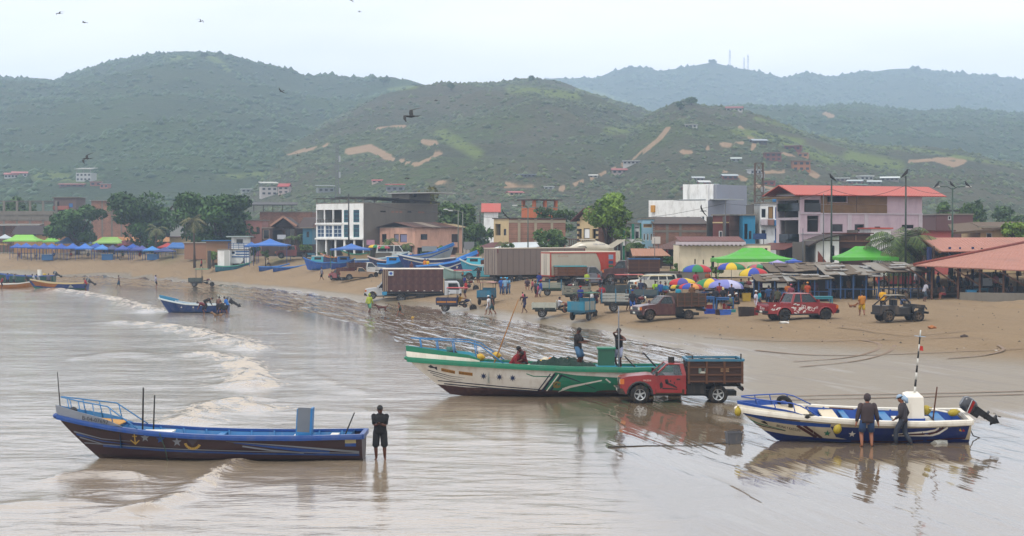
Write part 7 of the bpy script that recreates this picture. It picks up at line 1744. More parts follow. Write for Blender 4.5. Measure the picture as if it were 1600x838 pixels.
th.part('thatch',mat('#77695a',0.95,0.3,5,0.8),lambda b:(b.slab((-3.2,-1.0,th.fz(363)),(th.Lf*0.25,-1.0,th.fz(358)),(th.Lf*0.25,5,th.fz(346)),(-2.2,5,th.fz(350)),0.25),b.slab((th.Lf*0.02,-0.8,th.fz(357)),(th.Lf+1,-0.8,th.fz(352)),(th.Lf+1,5,th.fz(346)),(th.Lf*0.02,5,th.fz(347)),0.25)))
# ---- left hand side
fr=simple('brick_building','long unfinished brick building with a bare concrete frame on top at the left edge',-14,88,0,345,350,BR1,[('f',10,338,14,342,'pane',WIND),('f',32,338,37,342,'pane',WIND)],None,depth=12,over=0.1,roofm=CONC)
for k in range(6):fr.part('column',CONC,lambda b:b.box(fr.Lf*k/5-0.2,fr.Lf*k/5+0.2,-0.1,0.3,0,fr.fz(314)))
fr.part('concrete_band',CONC,lambda b:b.box(0,fr.Lf,-0.15,-0.101,fr.fz(336),fr.fz(330)))
fr.part('parapet',CONC,lambda b:b.box(0,fr.Lf,0.0,0.25,fr.fz(345)+0.15,fr.fz(331)))
fr.part('ring_beam',mat('#6a6660',0.8,0.15,3),lambda b:(b.box(0,fr.Lf,-0.05,0.25,fr.fz(315.5),fr.fz(313.8)),b.box(fr.Lf*0.4,fr.Lf*0.85,2.0,8,fr.fz(317),fr.fz(316.5))))
fr.part('tin_canopy',TIN,lambda b:b.slab((-2,-4,fr.fz(353)),(fr.Lf*0.82,-4,fr.fz(352)),(fr.Lf*0.82,-0.2,fr.fz(349.5)),(-2,-0.2,fr.fz(350)),0.08))
simple('tan_house','tan house with a dark tiled gable roof behind the green canopies',21,96,0,366,336,mat('#b08f68',0.75,0.08,1.5,dirt='#8a7050',dirt_amt=0.2),[('f',26,364+1,29,368,'pane',WIND),('f',34,365,39,369,'pane',WIND),('f',50,365,56,369,'pane',WIND),('f',66,365,72,369,'pane',WIND)],None,cat='house',depth=7,roof='gablex',roofm=mat('#4a3c3a',0.8,0.2,2),over=0.4)
tw_=simple('grey_house','grey house with a pink balcony front above the brick walls at left',84,119,0,309,356,mat('#7d706c',0.85,0.12,1.5,dirt='#5a504c',dirt_amt=0.3),[('f',88,315,93,324,'pane',WIND),('f',108,318,114,324,'pane',RBLUE,LBLUE),('f',96,327,102,336,'pane',WIND)],None,cat='house',over=0.3,depth=8)
tw_.part('balcony',mat('#a8766a',0.7,0.1,3),lambda b:b.box(0,tw_.Lf*0.7,-0.6,-0.01,tw_.fz(328),tw_.fz(322)))
bb=simple('brick_building','plain brick block with concrete columns between the two left hand trees',143,206,0,314,352,BR1,(),None,depth=10,over=0.3,roofm=TIN)
for px in(160,175,190):bb.part('column',CONC,lambda b:b.box(bb.fx(px)-0.15,bb.fx(px)+0.15,-0.06,-0.002,0,bb.H))
bb.part('concrete_band',CONC,lambda b:b.box(0,bb.Lf,-0.07,-0.003,bb.fz(334),bb.fz(332)))
simple('grey_house','small grey gabled house seen between the two big dark trees',266,283,0,329,372,mat('#a3a5a2',0.8,0.08,2),[('f',275,332,279,338,'pane',WIND)],None,cat='house',depth=7,roof='gabley',roofm=mat('#6a5a4c',0.8,0.3,2),over=0.5)
ph_=Bld('plank_hut','long tan plank hut with a flat white roof by the leftmost palm',283,322,345,380,286,wood('#9a7a62',0.2,2),side=wood('#9a7a62',0.2,2),yaw=R(35),cat='hut',over=0.2,roofm=mat('#a9a59c',0.7,0.1,3)).done()
bh_=simple('blue_roofed_hut','tan hut under a bright blue roof left of the striped lifeguard post',322,358,0,377,276,mat('#a5886c',0.8,0.1,2),(),None,cat='hut',depth=5,over=0.6,roofm=mat('#2f79a8',0.5,0.1,3))
lg_=simple('lifeguard_post','blue and white striped lifeguard post with an open lookout deck',357,389,0,391,270,PLW,[('f',360,393,367,397,'pane',LBLUE)],None,cat='lifeguard post',depth=4,over=0.1)
for k,y in enumerate((392.5,396.5,400.5)):lg_.part('blue_stripe',mat('#2f6f9f',0.6,0.1,3),lambda b:b.box(lg_.fx(358)if k==2 else lg_.fx(368),lg_.Lf,-0.03,-0.003,lg_.fz(y+2),lg_.fz(y)))
lg_.part('lookout_cabin',PLW,lambda b:b.box(lg_.fx(360),lg_.fx(386),1.0,3.6,lg_.H+0.15,lg_.fz(371)))
lg_.part('lookout_roof',mat('#a9b4b2',0.6,0.1,3),lambda b:b.box(lg_.fx(353),lg_.fx(390),0.2,4.2,lg_.fz(371)+0.01,lg_.fz(369)))
lg_.part('lookout_window',GLB,lambda b:b.box(lg_.fx(368),lg_.fx(378),0.95,0.995,lg_.fz(381),lg_.fz(374)))
lg_.part('deck_rail',mat('#2f6f9f',0.6,0.1,3),lambda b:[b.box(0,lg_.Lf,-0.05,0.0,lg_.H+0.15+z,lg_.H+0.22+z)for z in(0.25,0.55,0.85)]and[b.bar((lg_.Lf*i/4,-0.02,lg_.H),(lg_.Lf*i/4,-0.02,lg_.H+1.05),0.06)for i in range(5)])
sb=simple('white_kiosk','small white kiosk standing left of the striped lifeguard post',340,359,0,391,268,PLW,(),None,cat='kiosk',depth=3,over=0.08)
sb.part('door',mat('#b9bbb8',0.6,0.08,3),lambda b:b.box(sb.Lf*0.55,sb.Lf*0.95,-0.03,-0.003,0.05,sb.H-0.15))
pk=simple('pink_house','salmon pink house with two dark windows left of the timber gabled house',384,409,0,345,290,mat('#b08880',0.75,0.08,1.5,dirt='#8a5f58',dirt_amt=0.2),[('f',391,356,395,364,'pane',WIND),('f',401,356,406,366,'pane',WIND)],None,cat='house',depth=8,over=0.2)
tg=simple('timber_house','dark timber house with a wide pale edged gable left of the hotel',409,487,0,357,286,wood('#5a463a',0.25,0),[('f',411,359,421,374,'pane',mat('#a8988c',0.7,0.1,3)),('f',446,352+6,456,372,'pane',WIND)],None,[('f',426,359,442,385),('f',464,362,482,392)],cat='house',depth=9,over=0.0)
tg.part('roof_slope',mat('#4a3a36',0.85,0.2,2),lambda b:b.slab((tg.fx(424),-1.2,tg.fz(353)),(tg.fx(444),-1.2,tg.fz(339)),(tg.fx(444),8,tg.fz(339)),(tg.fx(424),8,tg.fz(353)),0.2))
tg.part('roof_slope',mat('#4a3a36',0.85,0.2,2),lambda b:b.slab((tg.fx(444),-1.2,tg.fz(339)),(tg.fx(465),-1.2,tg.fz(353)),(tg.fx(465),8,tg.fz(353)),(tg.fx(444),8,tg.fz(339)),0.2))
tg.part('verge_board',mat('#b08f7c',0.8,0.1,3),lambda b:(b.bar((tg.fx(424),-1.25,tg.fz(353)),(tg.fx(444),-1.25,tg.fz(339)),0.12,0.3),b.bar((tg.fx(444),-1.25,tg.fz(339)),(tg.fx(465),-1.25,tg.fz(353)),0.12,0.3)))
tg.part('gable',wood('#4f3c32',0.2,0),lambda b:b.prism([(tg.fx(427),tg.H),(tg.fx(462),tg.H),(tg.fx(444),tg.fz(341))],0.0,0.12))
tg.part('roof_slope',mat('#54423a',0.85,0.2,2),lambda b:b.slab((tg.fx(465),-0.6,tg.fz(357)),(tg.Lf,-0.6,tg.fz(357)),(tg.Lf,8,tg.fz(339)),(tg.fx(465),8,tg.fz(339)),0.15))
b2_=simple('brick_building','unfinished brick building with a dark flat canopy on posts above the timber house',406,487,0,332,302,BR2,(),None,depth=9,over=0.1)
b2_.part('terrace_roof',DKR,lambda b:b.slab((-2.0,-1,b2_.fz(320)),(b2_.fx(466),-1,b2_.fz(320)),(b2_.fx(458),7,b2_.fz(315)),(-2,7,b2_.fz(315)),0.15))
for k in range(5):b2_.part('terrace_post',mat('#6a6660',0.7,0.1,3),lambda b:b.bar((-1+8.0*k/5,0.1,b2_.H),(-1+8.0*k/5,0.1,b2_.fz(319.6)),0.12))
simple('blue_shop','small sky blue shop squeezed between the timber house and the hotel',473,488,0,357,274,mat('#4a7f92',0.6,0.1,2),[('f',479,362,483,371,'pane',WIND)],None,cat='shop',depth=5,over=0.3)
simple('white_house','white house with a red roof behind the trees right of the hotel',756,778,0,331,330,PLW,(),None,cat='house',depth=7,roof='gablex',roofm=RR,over=0.5)
simple('low_house','long low house with arches behind the blue canopies and trees at left',265,345,0,371,320,CREAM,[('f',300,376,306,388,'pane',WIND),('f',310,376,316,388,'pane',WIND),('f',320,376,326,388,'pane',WIND)],None,cat='house',depth=8,over=0.4,roofm=mat('#8a5a44',0.8,0.15,2))
simple('market_shed','long shed with a mustard yellow roof behind the blue canopies',150,262,0,378,334,wood('#6a4a38',0.3,2),(),None,[('f',160,384,200,394),('f',215,384,250,394)],cat='shed',depth=7,over=0.6,roof='shed',roofm=mat('#a87a30',0.7,0.15,2))
def wallthing(label,px0,px1,Y,hgt,m,name='boundary_wall',cat='wall',thick=0.25):
 a=gd(px0,Y);c=gd(px1,Y);b=MB(m);L_=c.x-a.x
 b.box(0,L_,0,thick,-0.3,hgt);b.box(-0.05,L_+0.05,-0.05,thick+0.05,hgt+0.002,hgt+0.08)
 return tag(b.build(name,None,a),label,cat)
wallthing('low grey concrete wall in front of the cream walled hall',1003,1110,176,0.75,CONC)
wallthing('weathered grey fence wall behind the beached boats below the pink house',586,612,238,1.3,mat('#7a756c',0.9,0.2,2))
wallthing('white garden wall by the crossing right of the pink wooden house',712,770,226,1.1,mat('#b0a690',0.8,0.1,2))
# ---- sign boards, lamp posts, masts
def sign(label,px,y0,y1,Y,w,m,legs=True,txt=None,tm=None):
 g=gd(px,Y);T=thing('sign_board',label,'sign',g)
 z1=at(px,y0,Y).z-g.z;z0=at(px,y1,Y).z-g.z
 b=MB(m);b.box(-w/2,w/2,-0.04,0.04,z0,z1);b.build('board',T)
 if legs:
  for x in(-w*0.3,w*0.3):
   b=MB(mat('#6a6a68',0.6,0.1,4));b.bar((x,0.08,-0.1),(x,0.08,z1-0.05),0.08);b.build('post',T)
 if txt:
  v,f,wd_=text_mesh(txt);k=w*0.85/wd_;b=MB(tm or INK);b.add([(-w*0.42+a*k,-0.045,(z0+z1)/2-k*0.45+c*k)for a,c in v],f,False);b.build('lettering',T)
 return T
sign('pale grey board on posts in front of the pink wooden house',671,385,393,238,2.0,mat('#8f979c',0.6,0.1,3))
sign('grey board on posts right of the pink wooden house',733,378,390,233,1.35,mat('#8d8f92',0.6,0.1,3))
sign('pink and blue poster board between hotel and pink house',579,375,383,242,1.1,mat('#b08a98',0.6,0.2,3))
sign('white board with a blue mark on a pole left of the brown shop',1025,370,381,196,0.95,mat('#c4bfb8',0.6,0.08,3))
sign('blue banner board over the cream walled hall',1187,365,374,199,1.5,mat('#3a5a86',0.6,0.15,3))
sign('small white poster board by the timber house',440,367,374,276,1.3,mat('#b9bdc4',0.6,0.2,3))
def lamp(label,px,ytop,Y,arm=(1,),col='#7d8076',r=0.09,head=True,name='street_lamp',grp='street lamps along the shore road'):
 g=gd(px,Y);T=thing(name,label,'street lamp' if head else 'pole',g,0,grp);H_=at(px,ytop,Y).z-g.z
 b=MB(mat(col,0.5,0.12,4));b.cyl((0,0,-0.1),(0,0,H_),r,r*0.6,8);b.build('pole',T)
 for a in(arm if head else()):
  b=MB(mat(col,0.5,0.12,4));b.tube([(0,0,H_-0.15),(a*0.5,0,H_+0.12),(a*1.3,0,H_+0.15)],0.045,6);b.build('arm',T)
  b=MB(mat('#b9bcba',0.4,0.1,4));b.sph((a*1.55,0,H_+0.12),(0.36,0.13,0.09),8,5);b.build('lamp_head',T)
 return T,Vector((g.x,g.y,g.z+H_))
lamp('dark wooden pole with a crossarm in front of the white hotel',545,303,246,(),'#2c2723',0.13,False)
lamp('left one of the two lamp posts right of the pink wooden house',716,329,229,(-1,));lamp('right one of the two lamp posts right of the pink wooden house',723,331,231,(-1,))
lamp('green lamp post rising in front of the brick flank',825,323,214,(-1,),'#56695c');lamp('grey lamp post in front of the maroon house',1133.5,314,196,(),'#5a5c5e',0.08,False)
lp=[]
for lb,px,yt,Y in(('tall dark green pole with a bird on top left of the palm',1299,281,168),('tall dark green pole with a bird on top, right above the palm',1415,275,166),('tall green double armed lamp post with birds right of the pink building',1488,294,178)):
 lp.append(lamp(lb,px,yt,Y,(-1,1)if px==1488 else(),'#27402f' if px!=1488 else '#3a5a4a',0.12,px==1488)[1])
lamp('slim grey pole in front of the recessed balconies of the pink building',1286.5,303,172,(),'#5f6062',0.06,False);lamp('thin post at the pink building corner',1254.5,357,176,(),'#5a6068',0.06,False)
lamp('curved white lamp post on the roof line left of the pink building',1191,300,230,(1,),'#b9bbb8');lamp('thin post left of the brown hut',1023,372,188,(),'#6f6f6c',0.05,False)
lamp('thin post in front of the plank hut left of the yacht',965,385,205,(),'#6f8078',0.06,False)
def lattice(label,px,y0,y1,Y,w0,w1,col,name='radio_mast',n=9,cat='mast',base=None):
 p0=at(px,y1,Y);z0=base if base is not None else p0.z;p1=at(px,y0,Y);H_=p1.z-z0
 T=thing(name,label,cat,(p0.x,Y,z0));b=MB(mat(col,0.6,0.1,3))
 P_=lambda k,i:Vector(((w0+(w1-w0)*k/n)/2*(1,1,-1,-1)[i],(w0+(w1-w0)*k/n)/2*(1,-1,-1,1)[i],H_*k/n))
 for i in range(4):b.bar(P_(0,i),P_(n,i),w0*0.10)
 for k in range(n):
  for i in range(4):b.bar(P_(k,i),P_(k+1,(i+1)%4),w0*0.05);b.bar(P_(k+1,i),P_(k+1,(i+1)%4),w0*0.05)
 b.build('lattice',T)
 b=MB(mat('#a9adb0',0.5,0.1,3))
 for k in(n*0.55,n*0.7,n*0.85):b.box(w0*0.3,w0*0.7,-w0*0.2,w0*0.2,H_*k/n,H_*(k+0.5)/n)
 b.build('antenna',T)
lattice('slender grey phone mast rising behind the white hotel',527,228,306,300,0.75,0.35,'#7d8288',base=4.0)
lattice('rusty brown lattice tower behind the maroon house',1185.5,255,345,228,1.1,1.0,'#6b5648','lattice_tower',base=3.8)
lattice('left of the masts on the far hill',1140,78,108,2980,2.6,1.2,'#8a93a0');lattice('middle of the masts on the far hill',1162.5,90,112,2980,2.2,1.2,'#8a93a0');lattice('right of the masts on the far hill',1168.5,86,112,2980,2.4,1.2,'#8a93a0')
def wire(label,a,c,sag=0.8):
 a,c=at(*a),at(*c);b=MB(mat('#2a2a2c',0.6,0.1,5));b.tube([(c-a)*(i/8)-Vector((0,0,sag*math.sin(PI*i/8)))for i in range(9)],0.018,4);tag(b.build('power_line',None,a),label,'cable')
wire('cable from the dark hotel pole to the roof left of it',(545,306,246),(408,322,270));wire('cable from the dark hotel pole to the lamp posts right of the pink house',(545,306,246),(716,331,229));wire('cable from the green lamp post to the lamp posts right of the pink house',(723,333,231),(825,326,214));wire('cable from the green lamp post to the maroon house',(825,326,214),(1133,318,196),1.5);wire('cable from the maroon house to the tall pole left of the palm',(1133,318,196),(1299,296,168));wire('cable between the two tall poles with birds',(1299,296,168),(1415,290,166));wire('cable from the tall pole above the palm to the double lamp',(1415,290,166),(1488,300,178),0.4)
# ---- houses on the hills
def hillhouse(label,px,py,wpx,hpx,wall,roofc,kind='gablex',cols=3,floors=1):
 q=hillpt(px,py)
 if q is None:return
 s_=q.y/F;w=wpx*s_*1.15;hh=hpx*s_*1.25
 T=thing('hillside_house',label,'house',(q.x,q.y,q.z),random.uniform(-0.3,0.3),'houses scattered over the hillside')
 d=w*0.8;b=MB(mat(wall,0.8,0.08,0.6));b.box(-w/2,w/2,0,d,-2.5,hh);b.build('wall',T)
 rm=mat(roofc,0.6,0.12,0.6)
 o=w*0.06
 if kind=='flat':b=MB(rm);b.box(-w/2-o,w/2+o,-o*2,d+o,hh+0.01,hh+0.25);b.build('roof',T)
 elif kind=='posts':
  b=MB(rm);b.slab((-w/2-o,-o*2,hh*1.45),(w/2+o,-o*2,hh*1.45),(w/2+o,d+o,hh*1.62),(-w/2-o,d+o,hh*1.62),0.2);b.build('roof',T)
  for x in(-w/2+0.3,0,w/2-0.3):b=MB(mat('#8a857c',0.8,0.1,2));b.bar((x,0.1,hh),(x,0.1,hh*1.44),w*0.035);b.build('post',T)
 else:
  for k in(0,1):
   b=MB(rm);rh=hh*0.45
   b.slab((-w/2-o,-o*2,hh),(w/2+o,-o*2,hh),(w/2+o,d/2,hh+rh),(-w/2-o,d/2,hh+rh),0.15)if k==0 else b.slab((-w/2-o,d/2,hh+rh),(w/2+o,d/2,hh+rh),(w/2+o,d+o,hh),(-w/2-o,d+o,hh),0.15)
   b.build('roof_slope',T)
 for fl in range(floors):
  for k in range(cols):
   x=-w/2+w*(k+0.5)/cols;ww=w/cols*0.26;z0=hh*(fl+0.3)/floors;z1=hh*(fl+0.75)/floors
   b=MB(mat('#2a2c2e',0.4,0.1,2));b.box(x-ww,x+ww,-0.12,-0.01,z0,z1);b.build('window',T)
HH=[('white house with a pinkish roof, left of the far left pair',18,279,18,5,'#b9b9b4','#a8706a','gablex',4,1),('white house with a pinkish roof, right of the far left pair',31,277,20,5,'#c2c2be','#a8706a','gablex',4,1),('white two storey house with roof posts above the brick walls at left',131,284,22,11,'#b4b6b4','#a9a9a4','posts',4,2),('low house with a long rusty roof left of the brick block',112,292,32,3,'#8a6a5c','#9a5a48','gablex',4,1),('small brick house right of the long rusty roof',150,291,15,5,'#a0705e','#9a6a58','flat',2,1),('tiny brick house right beside the small brick house at left',163,295,12,6,'#a87864','#a09a90','flat',2,1),('white roofed house above the big dark tree, left of three',388,301,18,4,'#a8aca6','#c4c8c4','flat',3,1),('white two storey house above the big dark tree, middle of three',421,306,22,11,'#b9b4b0','#b9b9b4','posts',3,2),('white house with a red roof above the big dark tree, right of three',443,303,15,9,'#b4a8a2','#a8524a','gablex',2,2),('grey house on stilts left of the phone mast',510,301,22,6,'#8f9290','#9a9c9a','posts',3,1),('red roofed house up behind the hotel, smaller of two',589,286,14,3,'#c4b4a8','#b0605a','gablex',2,1),('red roofed house on posts up behind the hotel, larger of two',617,299,24,6,'#8a8a8c','#b0524a','posts',3,1),('pink roofed pavilion house above the orange terrace',807,306,20,4,'#c4bc9c','#a86460','gablex',3,1),('grey roofed long house on the terraced field',824,277,22,3,'#8a8c8c','#8f9498','flat',4,1),('small white house left of the bright green tree up the slope',857,296,12,3,'#b0b4b0','#b9bcb8','flat',2,1),('white house at the lower end of the diagonal dirt road',927,278,12,3,'#b4b4ae','#bcbcb8','gablex',2,1),('red roofed house by the diagonal dirt road',968,272,20,5,'#b0a49c','#a0605a','gablex',3,1),('white long house above the red roofed one by the dirt road',986,257,22,4,'#b9bab6','#b4b6b2','flat',4,1),('small white house high on the village hill',1079,200,16,4,'#b9b9b4','#aaa9a4','flat',3,1),('white house with a red hip roof on the very top of the village hill',1147,175,22,5,'#c0bcb6','#9a5650','gablex',4,1),('house with a steep grey tin roof beside the upper dirt road',1187,226,20,5,'#6a6258','#a4aab0','gablex',3,1),('red walled house below the tin roofed one',1238,236,22,6,'#8a5a50','#8a6660','flat',3,1),('brick house with dark openings on the village hill, biggest of the brick ones',1208,252,22,10,'#8a5c4c','#8a6a5c','flat',3,2),('orange brick two storey house right of the village slope path',1252,268,24,13,'#a87a52','#8f7a64','flat',3,2),('small tan house beside the orange brick one',1254,246,14,5,'#b08a64','#a8826a','flat',2,1),('white roofed hut in the middle of the village slope',1150,253,14,4,'#9a9c98','#b9c0bc','gablex',2,1),('brick house with a grey tin roof above the white modern block',1141,281,20,5,'#8f5c4e','#a9b0b2','gablex',3,1),('grey tin roofed house left above the white modern block',1091,283,16,4,'#9a8f88','#b4b9bb','gablex',3,1),('pale blue tall house left above the white modern block',1113,304,14,12,'#8fa8b4','#b4b9bb','flat',2,2),('long low house with a rusty roof above the white modern block',1082,298,24,4,'#9a7064','#a4988f','flat',4,1),('brick hut with a white roof left of the pale blue tall house',1101,291,16,5,'#9a6a5c','#c4c6c4','gablex',2,1),('white house by the rusty lattice tower',1181,273,16,6,'#b9bab8','#b4b6b4','flat',3,1),('red brick house right of the rusty lattice tower',1201,290,16,5,'#9a5a48','#8a5a4a','flat',2,1),('white roofed house above the pink building, first of five from the left',1316,284,18,4,'#a89a90','#c4c8c6','flat',3,1),('tin roofed house above the pink building, second of five from the left',1335,288,20,4,'#9a7a6c','#b4bcbc','gablex',3,1),('white two part house above the pink building, third of five from the left',1354,282,18,5,'#b4b4ae','#cfd2d0','flat',3,1),('tin roofed house above the pink building, fourth of five from the left',1366,289,18,4,'#8f8a80','#b9c0bf','gablex',3,1),('white roofed house above the pink building, rightmost of five',1390,283,24,4,'#9a948c','#cfd4d2','gablex',4,1),('green roofed hut just above the red metal roof',1345,294,16,4,'#8a7f74','#9ab4a4','flat',2,1)]
for a in HH:hillhouse(*a)
# ---------------------------------------------------------------- trees and palms
def tree(label,px,Y,ytop,halfw,leaf,n=2600,ls=0.42,trunk=0.28,flat=1.0,name='broadleaf_tree',group=None,lean=0.0,crown_lo=None,seed=1,gap=0.5,lobes=16,base=None):
 g=gd(px,Y)
 if base is not None:g.z=base
 T=thing(name,label,'tree',g,0,group);rs=np.random.RandomState(seed)
 s_=Y/F;H_=at(px,ytop,Y).z-g.z;Rw=halfw*s_
 zlo=(at(px,crown_lo,Y).z-g.z)if crown_lo else H_*0.38
 cz=(H_+zlo)/2;rz_=(H_-zlo)/2
 L=[]
 for k in range(lobes):
  a=rs.rand()*2*PI;q=math.sqrt(rs.rand())*0.72;e=rs.uniform(-0.75,0.72)
  q*=math.sqrt(max(0.05,1-(e*0.9)**2))*1.0
  L.append((math.cos(a)*q*Rw+lean*H_*0.3,math.sin(a)*q*Rw,cz+e*rz_,Rw*rs.uniform(0.24,0.42),rz_*rs.uniform(0.22,0.42),rs.rand()))
 P=[];N=[];tn=[]
 for i in range(n):
  l=L[rs.randint(len(L))];d=rs.randn(3);d/=np.linalg.norm(d);k=0.72+0.30*rs.rand()if rs.rand()<0.8 else rs.rand()**0.5
  P.append((l[0]+d[0]*l[3]*k,l[1]+d[1]*l[3]*k,l[2]+d[2]*l[4]*k));N.append(d);tn.append(np.clip(0.55*l[5]+0.45*rs.rand(),0,1))
 P=np.array(P);N=np.array(N);tn=np.array(tn)
 rnd=rs.randn(n,3);U=np.cross(N+0.9*rs.randn(n,3),rnd);U/=np.linalg.norm(U,axis=1)[:,None]+1e-9
 V=np.cross(U,N+0.6*rs.randn(n,3));V/=np.linalg.norm(V,axis=1)[:,None]+1e-9
 sz=ls*(0.55+0.9*rs.rand(n))[:,None]
 Q=np.stack([P-U*sz*0.55,P-V*sz*0.3,P+U*sz*0.75,P+V*sz*0.35],1).reshape(-1,3)
 me=bpy.data.meshes.new('crown');me.vertices.add(len(Q));me.vertices.foreach_set('co',Q.ravel());f=np.arange(len(Q)).astype(np.int32)
 me.loops.add(len(Q));me.loops.foreach_set('vertex_index',f);me.polygons.add(n);me.polygons.foreach_set('loop_start',(np.arange(n)*4).astype(np.int32));me.update(calc_edges=True)
 a_=me.attributes.new('tint','FLOAT','POINT');a_.data.foreach_set('value',np.repeat(tn,4).astype(np.float32));me.materials.append(leaf)
 link('crown',me,T)
 bk=mat('#5a4a3a',0.9,0.3,6,0.6);b=MB(bk);fork=max(zlo*0.75,H_*0.22)
 b.tube([(0,0,-0.2),(lean*fork*0.4,0.05,fork*0.5),(lean*fork,0,fork)],[trunk*1.35,trunk,trunk*0.85],8);b.build('trunk',T)
 for l in L[:7]:
  b=MB(bk);m_=Vector((lean*fork+(l[0]-lean*fork)*0.4,l[1]*0.4,fork+(l[2]-fork)*0.55));b.tube([(lean*fork,0,fork-0.1),m_,(l[0],l[1],l[2])],[trunk*0.55,trunk*0.35,trunk*0.12],6);b.build('limb',T)
 return T
LF1=leafm('#1c3015','#44662c');LF2=leafm('#2f4a18','#78943a');LF3=leafm('#3c4220','#77703a');LF4=leafm('#243a1a','#506a30')
tree('wide dark green tree with a low spreading crown, leftmost of the big three',121,322,322,56,LF1,5200,0.62,0.4,seed=3,crown_lo=382)
tree('tall dark green tree with a broken top, middle of the big three',222,318,301,62,LF1,6000,0.62,0.4,seed=5,crown_lo=388,lobes=22)
tree('biggest dark green tree, rightmost of the big three behind the blue canopies',338,292,296,80,LF1,8000,0.62,0.45,seed=8,crown_lo=388,lobes=28)
tree('olive yellow tree rising behind the concrete flank of the hotel',661,275,291,31,LF3,2000,0.5,0.3,seed=11)
tree('dark rounded tree between the hotel flank and the lamp posts',718,262,315,40,LF4,3000,0.5,0.35,seed=13,crown_lo=390)
tree('dark green tree mass behind the lamp posts left of the tan fronted building',748,250,345,25,LF4,1700,0.45,0.25,seed=14,crown_lo=398)
tree('low dark tree spreading behind the brick flank',868,250,325,42,LF4,2200,0.45,0.3,seed=17,crown_lo=362)
tree('bright green flat topped tree standing in front of the white modern block',952,207,302,50,LF2,4200,0.36,0.30,seed=21,crown_lo=372,lean=-0.12,lobes=20)
tree('dense round bush tree in front of the brick flank, behind the grey trailer',864,206,357,32,LF4,2600,0.32,0.2,seed=23,crown_lo=400)
tree('dark tree row behind the brown house at right, left one',1480,262,312,20,LF4,1300,0.45,0.25,seed=25);tree('dark tree row behind the brown house at right, right one',1520,270,315,27,LF4,1700,0.45,0.25,seed=27)
tree('bright tree with drooping leaves at the right edge of the town',1592,186,343,30,LF2,1800,0.34,0.22,seed=29,crown_lo=376);tree('dark green tree far back at the right edge',1582,300,317,36,LF4,1600,0.5,0.25,seed=31)
tree('dark tree standing behind the unfinished building at the far left',22,372,306,36,LF4,1800,0.55,0.3,seed=33);tree('small bright tree beside the pale board at the crossing',745,224,385,12,LF2,500,0.3,0.1,seed=35)
for i,(lb,px,Y,yt,hw,lf)in enumerate((('low shrub left of the white kiosk',334,274,391,8,LF2),('yellow green shrub under the large blue tent',415,262,390,9,LF2),('clipped hedge bush in front of the brown shop',1048,186,398,12,LF1),('yellow green bush below the clipped hedge',1056,180,411,9,LF2),('bush at the foot of the pink wooden house',690,240,383,12,LF2),('bush in front of the pink wooden house under its grey board',664,240,388,13,LF4),('green shrub by the hotel ground floor',503,256,393,9,LF4),('round shrub in front of the salmon pink house',398,272,384,11,LF1),('loose shrub in front of the sky blue shop',478,262,378,11,LF2),('weedy shrub below the green canopy wall',1120,172,418,14,LF2),('leafy shrub at the foot of the brick flank',795,212,380,10,LF4),('shrub between the yacht and the brown hut',1000,194,378,14,LF4))):
 tree(lb,px,Y,yt,hw,lf,420,0.26,0.07,seed=40+i,name='shrub',crown_lo=yt+15,lobes=7)
for i in range(9):
 hp_=[(1080,158,9),(320,86,5),(830,122,4),(1112,98,6),(985,106,4),(1430,107,5),(600,127,10),(1062,163,5),(705,134,5)][i]
 q=hillpt(hp_[0],hp_[1]+5)
 if q is None:continue
 d_=q.y*0.995;tree(['rounded clump of trees on top of the village hill','tree on the summit of the west hill','small tree on the summit of the middle hill','tree sticking up from the far ridge by the masts','tree on the left shoulder of the far ridge','tree on the right shoulder of the far ridge','row of trees on the saddle of the west hill','small tree left of the clump on the village hill','small tree on the left shoulder of the middle hill'][i],hp_[0],d_,hp_[1]-hp_[2]*0.55,hp_[2]*1.2,LF4,420,0.0011*d_+0.3,0.3,seed=60+i,base=q.z-1.0,name='hill_tree')
def palm(label,px,Y,ytop,fl,nf=13,seed=1,lean=0.1,trunk=0.16,ybase=None,droop=1.0,leafc=None,group='palms by the beach'):
 g=gd(px,Y);T=thing('palm_tree',label,'palm',g,0,group);rs=random.Random(seed);H_=at(px,ytop,Y).z-g.z
 b=MB(mat('#6a5a48',0.9,0.25,6,0.7));top=Vector((lean*H_,0,H_));b.tube([(0,0,-0.2),(lean*H_*0.25,0,H_*0.4),(lean*H_*0.65,0,H_*0.75),top],[trunk*1.5,trunk,trunk*0.85,trunk*0.8],8);b.build('trunk',T)
 lm=leafc or leafm('#2c3d1e','#5d7036')
 for k in range(nf):
  a=2*PI*k/nf+rs.uniform(-0.2,0.2);el=rs.uniform(-0.25,1.05);L_=fl*rs.uniform(0.8,1.1);pts=[]
  d=Vector((math.cos(a),math.sin(a),0));p=top.copy();an=el
  for i in range(8):pts.append(p.copy());p=p+(d*math.cos(an)+Vector((0,0,math.sin(an))))*L_/7;an-=0.26*droop*rs.uniform(0.8,1.2)
  b=MB(lm);tint=[]
  for i in range(7):
   for j in range(3):
    f_=(i+j/3)/7;q=pts[i].lerp(pts[i+1],j/3);tg_=(pts[i+1]-pts[i]).normalized();sd_=tg_.cross(Vector((0,0,1))).normalized();w=fl*0.26*(math.sin(PI*min(1,f_*0.9+0.12))**0.7)
    for s in(1,-1):
     e=q+sd_*s*w+tg_*w*0.7-Vector((0,0,w*0.55));wv_=tg_*fl*0.018
     b.add([q-wv_,q+wv_,e],[(0,1,2)],False);tint+=[rs.random()]*3
  o=b.build('frond',T,tint=tint)
 return T
palm('coconut palm with drooping brown fronds in front of the biggest dark tree',304,280,346,2.9,14,3,-0.02,leafc=leafm('#3a4524','#77704a'));palm('young palm between two of the big dark trees',243,302,358,2.5,12,5,0.03,leafc=leafm('#354022','#6a6a40'))
